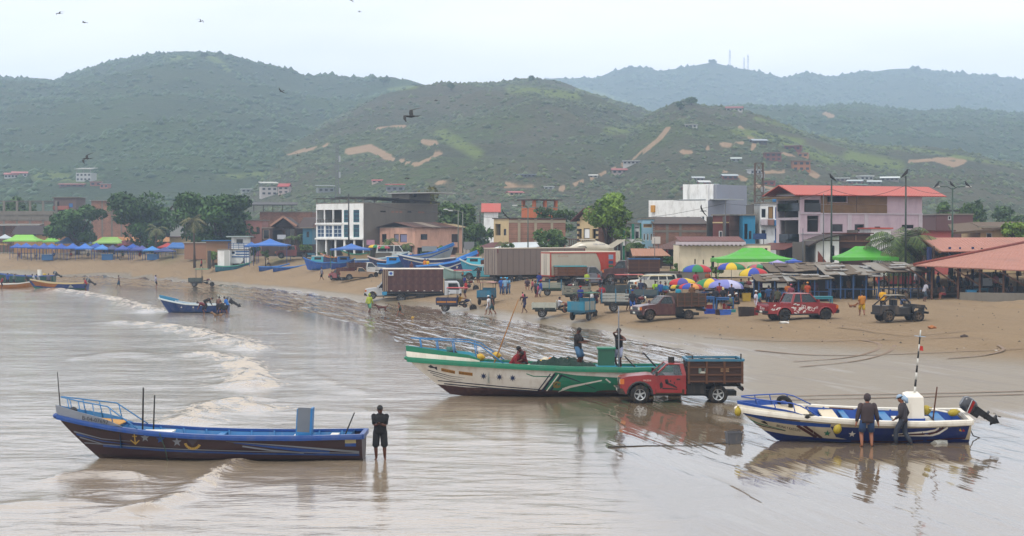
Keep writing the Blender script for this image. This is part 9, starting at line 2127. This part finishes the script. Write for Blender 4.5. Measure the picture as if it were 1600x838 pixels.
m1=smallboat('small dark blue boat with a white rim and five people around it',303,490.5,108,PI-R(2),'#1f5590','#c9d2d4','#3f8fae',z=-0.12,group=None,motor=1,bh=0.95,bulw=(0.70,0.28),B=2.0)
e_=m1
for x in(4.1,3.0):
 m1.star(x,0.62,0.1,WHITE,8)
l1=smallboat('blue and orange boat with a green bottom, nearest of the three at the left edge',90,454,95,PI-R(3),'#24508f','#c4b48a','#3f7fae','#2a7a6a',z=-0.1,group=WL_,motor=1,bh=1.0)
l1.decal('orange_panel',[[(l1.L*0.52,0.42),(l1.L*0.86,0.62),(l1.L*0.93,1.18),(l1.L*0.45,0.92)]],mat('#b07a34',0.5,0.12,3),off=0.012);l1.decal('triangle_emblem',[[(1.6,0.4),(2.3,0.4),(1.95,0.78)]],mat('#b9bcb4',0.5,0.1,3),off=0.012)
l2=smallboat('green and blue boat, farthest of the three boats at the left edge',30,443,112,PI-R(2),'#1f6a5c','#2f5fa0','#3f8fae',z=-0.1,group=WL_,motor=1,bh=1.2);b=MB(WHITE);b.box(2.0,2.45,-0.3,0.3,1.0,2.0);b.build('console',l2.root);b=MB(mat('#c8b02a',0.5,0.1,3));b.cyl((1.4,0.3,1.15),(1.4,0.3,1.45),0.22,n=10);b.build('bucket',l2.root)
l3=smallboat('yellow boat with a broad white rim, middle of the three at the left edge',22,452.5,76,R(3),'#b8842c','#cfcfc8','#b9c0c4',z=-0.12,group=WL_,bh=0.8)
smallboat('teal boat lying on the sand with a boy sitting in it, below the lifeguard post',364,420,54,R(4),'#2f7f94','#5fa898','#4f9f9a',bh=0.75)
smallboat('flat light blue skiff on the sand, left of the two below the red pickup',428,418.5,46,R(8),'#2f72b4','#3a86c4','#4a90c4',bh=0.55);smallboat('blue skiff on the sand, right of the two below the red pickup',455,419.5,56,R(3),'#2a6ab0','#3a86c4','#4a90c4',bh=0.6)
smallboat('blue boat with a small white and turquoise cabin, bow to the left on the sand',497,422,44,PI+R(6),'#2f6cb0','#3a80c0','#6fb4c4',bh=0.85,cabin='#5fb0bc')
smallboat('dark blue boat with an ochre rim behind the white cabined one',521,413,40,PI-R(30),'#24427a','#b07f4a','#3f7fae',bh=0.9,trim=R(4));smallboat('blue crate like boat stern on the sand behind the plank truck',536,417,36,R(15),'#2a5aa0','#4a9ad0','#3f8fc4',bh=1.0,cabin='#3a90d0')
smallboat('green and cream boat, bow raised to the left behind the blue cabin',556,408,42,PI-R(10),'#b9a884','#2f8a72','#3f9a8a',bh=0.9,trim=R(5));smallboat('long white and turquoise boat, bow raised to the right below the white van',598,412,82,R(14),'#2f78b8','#b4c4c8','#4a9ac4',bh=0.9,trim=-R(3),stripe='#c4c4bc')
smallboat('dark blue boat with a red and white rim pointing left by the white pickup',601,419,50,PI-R(14),'#243a6a','#c8b8b0','#3f7fae',bh=0.95,trim=R(5));smallboat('boat with a bright turquoise cabin box, left of the big blue hulls',613,424,46,R(8),'#2a6a9a','#2f9ad0','#2f8fc0',bh=1.0,cabin='#2f9ad4')
smallboat('big white and blue hull with its bow raised high to the right',672,410.5,80,R(10),'#a9b4bc','#2f7cc0','#3f8fc4',bh=1.0,trim=-R(6),bulw=(0.6,0.3),stripe='#2f72b8');smallboat('dark blue hull with a white rim pointing left amid the beached group',668,420,92,PI-R(8),'#1d4a86','#c4c8c8','#3a86bc',bh=1.1,trim=R(3),stripe='#c4c4bc')
k_=smallboat('long bright blue hull with a white star, bow raised highest to the right',702,427,94,R(14),'#1f4f94','#4f98d4','#4f98d4',bh=1.05,trim=-R(6),bulw=(0.62,0.32),stripe='#c9ccca');k_.star(k_.L*0.62,0.75,0.22,WHITE,5,sd=-1)
smallboat('light blue boat with a wooden brown keel half behind the grey trailer',752,416,34,R(14),'#7a5038','#5fa4c8','#5fb0d0',bh=0.95,trim=-R(4));smallboat('white and turquoise boat with a cabin left of the grey trailer',741,428,44,R(175),'#3f9ab0','#c4ccc8','#5fb8c4',bh=0.85,cabin='#5fb8c8');smallboat('pale turquoise boat behind the tricycle with the blue rider',712,437,50,PI-R(10),'#8fa8a4','#b4bcb4','#7ab0b4',bh=0.8)
g=ground(918,430);Yt=202.0;g=gd(880,Yt);Yc=thing('motor_yacht','white fibreglass motor yacht standing on land behind the cream and orange lorry','yacht',g,R(4));YW=mat('#c9c4b6',0.35,0.05,2,coat=0.3,dirt='#9a9484',dirt_amt=0.15)
b=MB(YW);b.loft([[(x,-w_,z0),(x,-w_*1.05,z1),(x,w_*1.05,z1),(x,w_,z0)]for x,w_,z0,z1 in((-0.4,0.1,1.9,2.15),(0.6,0.7,1.3,2.1),(2.0,1.2,0.7,1.95),(4.0,1.4,0.5,1.85),(6.3,1.35,0.5,1.8))],True,True,False);b.build('hull',Yc)
b=MB(YW);b.loft([[(x,-w_,1.85),(x,-w_*0.92,(1.85+z1)/2+0.1),(x,-w_*0.6,z1),(x,w_*0.6,z1),(x,w_*0.92,(1.85+z1)/2+0.1),(x,w_,1.85)]for x,w_,z1 in((0.3,0.4,1.95),(1.0,0.8,2.35),(1.8,1.05,2.75),(2.6,1.15,2.95),(3.6,1.15,2.95),(4.6,1.1,2.65),(5.6,1.05,2.2))],True,True,True);b.build('superstructure',Yc)
b=MB(YW);b.cyl((2.0,0,2.96),(3.3,0,3.0),0.01);b.box(1.9,3.5,-0.9,0.9,3.0,3.1);b.build('flybridge',Yc)
for sd in(1,-1):
 b=MB(YW);b.prism([(4.9,2.05),(5.5,2.1),(7.0,3.05),(6.3,3.05),(5.4,2.5)],sd*1.0,sd*1.14)if sd>0 else b.prism([(4.9,2.05),(5.5,2.1),(7.0,3.05),(6.3,3.05),(5.4,2.5)],-1.14,-1.0);b.build('radar_arch',Yc)
 b=MB(GLB);b.add([(1.2,sd*1.165,2.1),(2.6,sd*1.2,2.1),(2.4,sd*1.18,2.3),(1.7,sd*1.15,2.28)],[(0,1,2,3)],False);b.build('cabin_window',Yc)
flat_text(Yc,'STEEL MARINE',3.3,2.45,0.15,-1.16,mat('#3a4a8a',0.5,0.1,3),flip=False);b=MB(DARK);b.box(1,5.5,-0.5,0.5,0.0,0.5);b.build('cradle',Yc)
# ---- tyre tracks pressed into the damp sand
def track(pts,w=0.2):
 for _ in range(2):pts=[pts[0]]+[((a[0]*k+c[0]*(1-k)),(a[1]*k+c[1]*(1-k)))for a,c in zip(pts[:-1],pts[1:])for k in(0.75,0.25)]+[pts[-1]]
 P_=[ground(*p)for p in pts];Q_=[]
 for i in range(len(P_)-1):
  n_=max(2,int((P_[i+1]-P_[i]).length/0.7));Q_+=[P_[i].lerp(P_[i+1],k/n_)for k in range(n_)]
 Q_.append(P_[-1]);b=MB(M_TRK);rg=[]
 for i,q in enumerate(Q_):
  d=(Q_[min(i+1,len(Q_)-1)]-Q_[max(i-1,0)]);l=Vector((-d.y,d.x,0)).normalized()*w*(0.35+0.3*vn(q.x*0.8,q.y*0.8,3));z=lambda v:(v.x,v.y,max(tz(v.x,v.y),-0.02)+0.03)
  rg.append([z(q-l),z(q+l)])
 b.loft(rg,False,False,True);tag(b.build('tyre_track'),None,None,None,'structure')
M_TRK=mat('#8f7c68',0.8,0.3,4,0.8,bscale=9)
for pts in([(1170,622),(1300,618),(1450,616),(1600,612)],[(1175,628),(1300,624),(1450,621),(1600,617)],[(1240,566),(1330,560),(1372,548),(1378,538),(1350,532)],[(1250,574),(1340,566),(1390,552),(1398,540)],[(1480,561),(1540,556),(1572,548),(1560,540)],[(1180,548),(1260,556),(1360,556),(1460,552),(1600,545)],[(1100,528),(1240,534),(1380,530),(1500,528)],[(1310,510),(1400,522),(1500,520),(1600,512)]):track(pts)
# ---- scraps trodden into the dry sand
b=MB();rs=random.Random(9)
for k in range(190):
 px=rs.uniform(560,1620);q=gd(px,rs.uniform(0.86,1.3)*float(np.interp(px,_apx,_c1)));b.mat(mat(('#3a3028','#5a4634','#8f8a80','#2a4a6a','#b0aca4')[min(4,int(rs.random()**2*5))],0.8,0.2,6));r=rs.uniform(0.02,0.07);a=rs.uniform(0,6)
 b.add([(q.x+r*c_*math.cos(a+i_),q.y+r*1.5*math.sin(a+i_),q.z+0.05)for i_,c_ in((0,2),(1.6,1),(3.1,1.6),(4.7,0.8))]+[(q.x,q.y,q.z+0.08+r*0.5)],[(0,1,4),(1,2,4),(2,3,4),(3,0,4)],False)
tag(b.build('beach_litter'),kind='stuff')
# ---------------------------------------------------------------- people on the beach and in the market
def folk(label,px,py,rz,shirt,legs,pose='stand',h=1.68,g=None,group=None,dz=0.0,Y=None,**k):
 q=Vector(g)if g is not None else(gd(px,Y)if Y else ground(px,py));q.z+=dz
 kw=dict(skin=random.randrange(3),leglen=0.5,sleeve=0.45)
 if pose=='walk':kw.update(lf=(0.26,0.09,0.085),rf=(-0.28,-0.09,0.13),lh=(-0.15,0.28,0.80),rh=(0.22,-0.26,0.84),lean=R(4))
 elif pose=='run':kw.update(lf=(0.34,0.09,0.12),rf=(-0.42,-0.09,0.32),lh=(0.25,0.22,1.12),rh=(-0.2,-0.28,1.0),lean=R(12))
 elif pose=='sit':kw.update(hip=(-0.05,0,0.50),lf=(0.42,0.13,0.085),rf=(0.40,-0.12,0.085),lh=(0.30,0.16,0.58),rh=(0.3,-0.15,0.58),lean=R(10))
 elif pose=='ride':kw.update(hip=(-0.1,0,0.50),lf=(0.35,0.22,0.12),rf=(0.35,-0.22,0.12),lh=(0.50,0.26,0.80),rh=(0.50,-0.26,0.80),lean=R(8))
 elif pose=='bend':kw.update(hip=(-0.12,0,0.88),lh=(0.55,0.16,0.50),rh=(0.55,-0.14,0.50),lean=R(68),head=R(10))
 elif pose=='lean':kw.update(lh=(0.42,0.18,0.92),rh=(0.42,-0.18,0.92),lean=R(22),head=R(15))
 elif pose=='arms':kw.update(lh=(0.1,0.12,1.62),rh=(0.12,-0.25,0.92))
 elif pose=='crouch':kw.update(hip=(-0.12,0,0.34),lf=(0.15,0.15,0.085),rf=(0.12,-0.15,0.085),lh=(0.4,0.12,0.3),rh=(0.4,-0.1,0.3),lean=R(35),head=R(15))
 kw.update(k);person(label,q,rz,h,shirt,legs,group=group,**kw);return q
def wp(px,py):q=water(px,py,-0.03);return q
folk('person in a lime hooded top and pale green shorts walking at the water edge',577,490,R(60),'#a8b24a','#7fb09a','walk',1.78,hood=True,sleeve=0.95,build=1.1)
folk('child in a dark swimsuit running behind the brown dog',625,496,R(165),'#1f4a3e','#1f3a34','run',1.30,leglen=0.15,sleeve=0.0,woman=True)
folk('person in a white top and cap walking left of the bare armed companion',764,492.5,R(150),'#cfd0d2','#c4c6cc','walk',1.66,hat='#d8d8d8');folk('person in a black vest with a bag walking right of the white capped one',770,492.5,R(165),'#1f2422','#2f5a62','walk',1.74,sleeve=0.1)
q=folk('woman in a navy dress reaching up, beside the open bed tricycle',820,490,R(200),'#1f2a5a','#1f2a5a','walk',1.62,woman=True,leglen=0.4,lh=(0.05,0.2,1.5));folk('small child in a pink top riding on the shoulders of the woman in navy',817,490,R(200),'#c87a8a','#6a4a3a','sit',0.98,g=(q.x-0.15,q.y,q.z+1.05))
folk('bare chested man in blue shorts walking in the shallows far left',185,450.5,R(185),'#5a3a2c','#2f5f7a','walk',1.72,bare=True,g=wp(186,450.5));folk('man in a pale shirt and dark shorts holding his head in the shallows',243,450,R(20),'#a8a8b8','#23283a','arms',1.72,g=wp(243.5,450));folk('child in a red shirt standing on the far sand above the tricycle',315,420.5,R(180),'#a83a44','#2a2a2e','walk',1.55)
folk('man in a grey shirt walking on the sand left of the plank truck',503,438.5,R(200),'#8a8a94','#23252c','walk',1.70);folk('man in a red shirt and dark shorts behind the red canopied tricycle',728,466,R(200),'#a82a30','#20243a','stand',1.72)
folk('man in black bending over the gunwale of the small blue boat',322,482,R(10),'#16161a','#1a1a20','bend',1.7,g=water(322,486,0.35),sleeve=0.9,leglen=0.9);folk('man in a maroon shirt stooping over the red crate beside the small blue boat',318,491,R(190),'#7a2a34','#2a2024','bend',1.66,g=wp(318,491.5));folk('bare backed man standing at the side of the small blue boat',341,492,R(80),'#6a4a38','#3a2424','lean',1.72,bare=True,g=wp(341,492.5));folk('man in a bright blue tee standing at the stern of the small blue boat',355,491,R(170),'#2f7fc0','#1f2230','lean',1.66,g=wp(355.5,491.5));folk('person in black crouching inside the small blue boat by the motor',349,486,R(150),'#121216','#1a1a20','crouch',1.7,g=water(349,488,0.45),leglen=0.9)
for lb,px,py,z,rz,c,ps in(('man in dark clothes climbing at the stern of the green and blue boat',43.5,441,1.0,R(200),'#33313a','crouch'),('man in a blue shirt standing between the boats at the left edge',12,446,-0.05,R(100),'#3a5a9a','stand'),('man in grey leaning on the green hull at the left edge',21,446,-0.05,R(60),'#5a6a6a','lean'),('man in white at the bow of the blue and orange boat',54,447,0.1,R(200),'#b0b4ba','lean'),('man in a pale grey shirt right of the white shirted one',61,447,0.1,R(190),'#9a9ca4','lean'),('broad man in a grey tee beside the green hull',76,447,0.1,R(90),'#6a6a7a','stand'),('man in red and grey at the stern of the blue and orange boat',135,455,-0.05,R(185),'#a83a44','lean'),('man in a red shirt at the very left edge',2,452,0.0,R(20),'#8f2f3a','lean')):
 folk(lb,px,py,rz,c,'#2f3340',ps,1.7,g=water(px,py,z))
folk('boy sitting in the teal boat on the sand',381,414,R(180),'#7a8a8a','#3a3a40','sit',1.4)
def rider(label,T_,bl,shirt,legs='#2a2c34',**k):
 p=T_.matrix_basis@Vector((bl+0.25,0,0.36));folk(label,0,0,T_.rotation_euler.z,shirt,legs,'ride',1.66,g=p,**k)
rider('rider in yellow and grey on the blue and yellow tricycle',t2,1.75,'#b8942c','#3a3a40',leglen=0.9);rider('rider in white on the open bed tricycle',t3,1.75,'#c4c6cc','#2a2c34')
for lb,px,py,rz,c,l_,ps,k in(('man in blue overalls standing left of the group by the trailer tail',783,461,R(-60),'#3a6fb0','#33507a','stand',dict(leglen=0.95,hat='#5aa0c4')),('man in pale blue with a pack by the trailer tail',789.5,461,R(-100),'#8aa8c0','#4a6080','stand',dict(leglen=0.95,hat='#8ab4c4')),('man in light blue and a turquoise cap by the trailer tail',795,460,R(-120),'#7aa8c4','#5a7894','lean',dict(leglen=0.95,hat='#3fa0c4')),('woman sitting by the turquoise box in front of the trailer',824,454,R(-90),'#5a4650','#2a2c34','sit',{}),('child in pink standing by the cream lorry',832,458,R(180),'#b0606a','#3a3038','stand',dict(h=1.3)),('man in a grey tee by the green railed tricycle',836.5,467,R(-30),'#5a5a62','#23242a','stand',{}),('girl in pink beside the man in the grey tee',841,467,R(180),'#c05a80','#8a3a5a','stand',dict(h=1.35,woman=True)),('man in a blue and white shirt and red cap by the green railed tricycle',845,467,R(170),'#3a5aa8','#b0b0b8','stand',dict(hat='#b03040')),('man in dark blue crouching on the near side of the cream lorry',842.5,453,R(-90),'#24408a','#20242c','stand',{}),('man in dark blue with a red cap riding the turquoise tailed tricycle',907,496,R(70),'#2a3f8a','#23252c','stand',dict(dz=0.75,hat='#b8303a')),('man in white on the turquoise tailed tricycle',925,494,R(180),'#c4c4c4','#2a2c30','sit',dict(dz=0.72)),('man in maroon sitting on the turquoise tailed tricycle',931,496,R(200),'#6a2a3a','#2a2c30','sit',dict(dz=0.72)),('man in a navy tee and blue shorts standing right of the white boarded tricycle',988,489,R(-80),'#22263a','#2f5f9a','stand',dict(h=1.78,hat='#2f4f9a')),('man in dark grey just left of the navy tee',981,486,R(-60),'#2a2c34','#23252c','stand',{}),('man in a red shirt among the canopied tricycles',941,476,R(-90),'#a03038','#2a2c34','stand',{}),('man in a yellow green vest by the silver pickup',917,452,R(-70),'#a8b84a','#3a3a40','stand',{}),('man in a reddish shirt leaning at the silver pickup door',938,452,R(190),'#9a4a44','#2f3a4a','lean',{}),('person in turquoise sitting behind the plank bed of the dark red pickup',1060,476,R(-90),'#2f9ab0','#2f7a90','stand',dict(h=1.5)),('person in brown behind the plank bed of the dark red pickup',1081,476,R(-90),'#7a5a34','#3a3a3a','stand',{}),('man in blue near the cream canopy tricycle',1032,471,R(-90),'#3a6aa8','#2a2c34','stand',{}),('man in a lime vest near the cream canopy tricycle',1024,470,R(-100),'#a4c43a','#2a2c34','stand',{}),('man in turquoise by the cream canopy tricycle',1040,473,R(-70),'#3fa0c0','#c4b83a','stand',{}),('person standing left of the upper green and red umbrella',1061,452,R(-80),'#3a3c44','#23252c','stand',{}),('person in pink and blue below the upper green and red umbrella',1087,453,R(-80),'#a83a5a','#2a4a8a','stand',{}),('man in orange brown right below the upper green and red umbrella',1106,452,R(-90),'#9a6034','#3a3028','stand',{}),('fish seller in navy at the left blue table',1100,484,R(-40),'#24406a','#2a3a5a','stand',{}),('fish seller in dark blue under the lilac umbrella, left one',1118,484,R(-90),'#23283a','#23252c','stand',dict(h=1.75)),('fish seller with a pale cap under the lilac umbrella',1129,481,R(-90),'#3a3a40','#23252c','lean',dict(hat='#c4b88a')),('fish seller in a white cap bending by the second blue table',1142,486,R(190),'#6a7a6a','#3a4a5a','sit',dict(hat='#c8c8c4')),('fish seller in dark clothes with a white cap right of the lilac umbrella',1152,483,R(200),'#3a3230','#2a2a2c','sit',dict(hat='#d0d0cc')),('shopper in dark blue behind the lilac umbrella',1143,476,R(-90),'#2a3450','#23252c','stand',{}),('shopper in red behind the lilac umbrella',1124,474,R(-90),'#8a3038','#23252c','stand',{}),('woman in a white dress beside the wooden chests',1181,489,R(-30),'#c4c2cc','#c4c2cc','stand',dict(woman=True,leglen=0.4,hat='#c8c8c8')),('woman in a turquoise top behind the crew cab pickup',1187,487,R(0),'#2fa0b0','#2a4a5a','stand',dict(woman=True)),('man in a blue shirt facing the blue posted stall',1201,481,R(90),'#3a5a80','#2a3040','stand',dict(h=1.76)),('man in olive standing behind the bed of the crew cab pickup',1215,485,R(60),'#5a5a44','#2a2c30','stand',dict(h=1.74)),('man in dark grey beside the man in olive',1209,482,R(100),'#3a3c48','#2a2c30','stand',{}),('man in orange with a cap inside the stall',1231,474,R(-90),'#b0702c','#3a3028','stand',dict(hat='#7a6a5a')),('man in a pink cap inside the stall',1236,477,R(-100),'#8a4a5a','#3a3038','stand',dict(hat='#b06a74')),('man in orange at the turquoise topped table',1261.5,473,R(-80),'#b0582c','#3a3028','stand',dict(hat='#c89a5a')),('man in a purple shirt and pale hat at the turquoise topped table',1272.5,470,R(80),'#6a3a54','#2a2c38','stand',dict(h=1.82,hat='#a8b09a')),('woman with a yellow top in the stall shade',1256,471,R(-90),'#8a7a3a','#4a3a4a','stand',dict(woman=True)),('man in dark red deep in the stall shade',1246,469,R(-90),'#6a2a38','#2a2c30','stand',{})):
 k=dict(k);folk(lb,px,py,rz,c,l_,ps,k.pop('h',1.68),group=None,**k)
folk('man in a mustard tee and yellow shorts walking away left of the jeep',1347,494,R(95),'#b8862c','#cbb02a','walk',1.74,build=1.15);folk('man in a bright yellow tee behind the jeep',1379,487,R(60),'#d0a81c','#3a3a44','stand',1.74,build=1.1);folk('man in a brown tee and jeans sitting on a stool right of the jeep',1416,478,R(190),'#6a5a48','#4a6a94','sit',1.7,leglen=0.95)
st_=ground(1417,478);b=MB(mat('#6a3a3a',0.6,0.1,4));b.box(-0.2,0.2,-0.2,0.2,0.38,0.42);[b.bar((x,y,0),(x,y,0.38),0.05)for x in(-0.17,0.17)for y in(-0.17,0.17)];tag(b.build('stool',None,st_),'small stool under the man in jeans right of the jeep','stool')
folk('man in a white tee and grey shorts stepping up to the hall',1444,472,R(20),'#a8a8b0','#5a6a7a','lean',1.72);folk('woman in a red skirt sitting at the hall step',1475,468,R(195),'#4a3034','#8a2a3a','sit',1.62,woman=True);folk('bare armed man in jeans sitting at the hall post at the right',1581,466,R(200),'#3a2c28','#2a3a5a','sit',1.7,bare=True,leglen=0.95)
for lb,px,Y,c in(('man in a grey shirt standing in the hall, left',1441,154,'#4a4a54'),('man in a blue shirt standing in the hall left of the braces',1466,155,'#2a4a8a'),('man in dark clothes in the middle of the hall',1492,156,'#2a2a30'),('grey haired man in navy in the hall',1499,153.5,'#2a3048'),('man in a pale shirt in the hall by the first brace',1483,157,'#b0b0b0'),('woman in pink in the hall near the right braces',1556,154,'#a8707a'),('man in tan in the hall near the right braces',1553,157,'#8a6a50'),('grey haired man at the right end of the hall',1574,153,'#3a4050'),('man in white far inside the hall',1431,160,'#b9b9c0'),('man in dark red inside the hall',1512,158,'#6a2a30')):
 folk(lb,px,0,R(random.uniform(-160,20)),c,'#23252c','stand',1.7,Y=Y,dz=0.35)
for lb,px,Y,c,ps in(('man in dark clothes beside the grey trailer and blue motorcycle',748,190,'#23242c','stand'),('rider in blue sitting on the tricycle behind the dark red lorry',726,180,'#2a3a8a','stand'),('man in a black tee near the pale turquoise car',759,200,'#20222a','stand'),('person in an orange vest by the beached boats',664,214,'#c88a2c','stand'),('person in a yellow vest by the beached boats',668.5,213,'#d0ae2c','stand'),('woman in maroon by the beached boats',643,212,'#6a3a3c','stand'),('person in red by the white garden wall',747,222,'#8a3034','stand'),('person under the large blue tent',418,261,'#b9b0a0','sit')):
 folk(lb,px,0,R(random.uniform(-150,0)),c,'#2a2c34',ps,1.68,Y=Y)
for i in range(9):
 px=30+i*27;folk('%s from the left of the figures sitting under the blue canopies'%ORD[i],px,0,R(-90),['#8a4a44','#b0a48a','#3a5a8a','#a8503a','#6a6a6a','#c4b49a','#4a6a5a','#9a3a4a','#b08a5a'][i],'#4a3a34','sit',1.6,Y=float(np.interp(px,_apx,_c3))-3,group='small figures under the blue canopies')
for lb,px,Y,c,l_ in(('shopper in teal between the wooden chests and the yellow barrel',1158,152,'#2a6a70','#23252c'),('shopper in a maroon tee behind the yellow barrel',1170,153,'#7a2a34','#2a2c34'),('shopper in white under the yellow, blue and red umbrella',1176,155,'#b9b9b4','#3a3a40'),('shopper in brown under the yellow, blue and red umbrella',1184,156,'#6a4a38','#23252c'),('shopper in purple at the left white panel of the blue stall',1192,150.5,'#5a3a6a','#2a2a34'),('shopper in navy at the right white panel of the blue stall',1222,151,'#23305a','#2a2a34'),('shopper in pale green inside the blue posted stall',1227,152,'#7a9a84','#3a3a40'),('shopper in mustard inside the blue posted stall',1241,151,'#9a7a34','#2a2c30'),('seller in grey behind the turquoise topped table',1283,152,'#6a6a70','#2a2c30'),('seller in red behind the turquoise topped table',1290,153,'#8a2f34','#2a2c30'),('seller in dark blue in the dark stall row, left',1303,153,'#23305a','#23252c'),('seller in tan in the dark stall row, middle',1326,153.5,'#8a7050','#2a2c30'),('seller in grey blue in the dark stall row, right',1352,154,'#4a5a70','#23252c'),('shopper in orange behind the lilac umbrella',1114,155,'#a8602c','#2a2c30'),('shopper in grey left of the first blue table',1096,152,'#5a5c62','#2a2c34'),('man in a blue cap among the canopied tricycles',1001,152,'#3a4a6a','#2a2c30'),('man in grey among the canopied tricycles',958,156,'#5c5e62','#2a2c30')):
 folk(lb,px,0,R(random.uniform(-150,-20)),c,l_,'stand',1.68,Y=Y)
# ---- dogs
def dog(label,p,rz,col,pose='walk',s=1.0,dark=None):
 T=thing('dog',label,'dog',p,rz,None,s);m=mat(col,0.8,0.25,6,0.3)
 J={'hip':((-0.32,0,0.47),0.085),'belly':((-0.08,0,0.45),0.09),'chest':((0.20,0,0.45),0.115),'neck':((0.36,0,0.56),0.07),'skull':((0.47,0,0.64),0.07),'muz':((0.60,0,0.60),0.035),'t1':((-0.45,0,0.53),0.03),'t2':((-0.56,0,0.66),0.02),'t3':((-0.58,0,0.78),0.012)}
 E=[('hip','belly'),('belly','chest'),('chest','neck'),('neck','skull'),('skull','muz'),('hip','t1'),('t1','t2'),('t2','t3')]
 for k,(x,y,dx)in{'a':(0.22,0.09,0.10),'b':(0.20,-0.09,-0.12)}.items():
  J[k+'1']=((x,y,0.36),0.05);J[k+'2']=((x+dx*0.3-0.02,y,0.21),0.03);J[k+'3']=((x+dx,y,0.03),0.026);E+=[('chest',k+'1'),(k+'1',k+'2'),(k+'2',k+'3')]
 for k,(y,dx)in{'c':(0.085,-0.16),'d':(-0.085,0.08)}.items():
  J[k+'1']=((-0.30,y,0.36),0.06);J[k+'2']=((-0.25+dx*0.3,y,0.26),0.042);J[k+'3']=((-0.40+dx*0.6,y,0.17),0.026);J[k+'4']=((-0.36+dx,y,0.03),0.024);E+=[('hip',k+'1'),(k+'1',k+'2'),(k+'2',k+'3'),(k+'3',k+'4')]
 for sd in(1,-1):J['e%d'%sd]=((0.44,0.055*sd,0.72),0.022);E.append(('skull','e%d'%sd))
 skin_mesh('body',J,E,'belly',m,T,1)
 if dark:b=MB(mat(dark,0.8,0.2,6));b.sph((0.0,0,0.52),(0.24,0.11,0.07),8,5);b.build('saddle_patch',T)
dog('reddish brown dog running behind the person in lime',ground(596,489.5),PI,'#6a3a26',s=1.15);dog('black and tan dog standing by the small blue boat',wp(340,501),R(170),'#8a7258',dark='#1c1a1a',s=1.05)
dog('tan dog lying in front of the dark stalls',ground(1333,482)+Vector((0,0,-0.2)),R(30),'#8a6038',s=0.9)
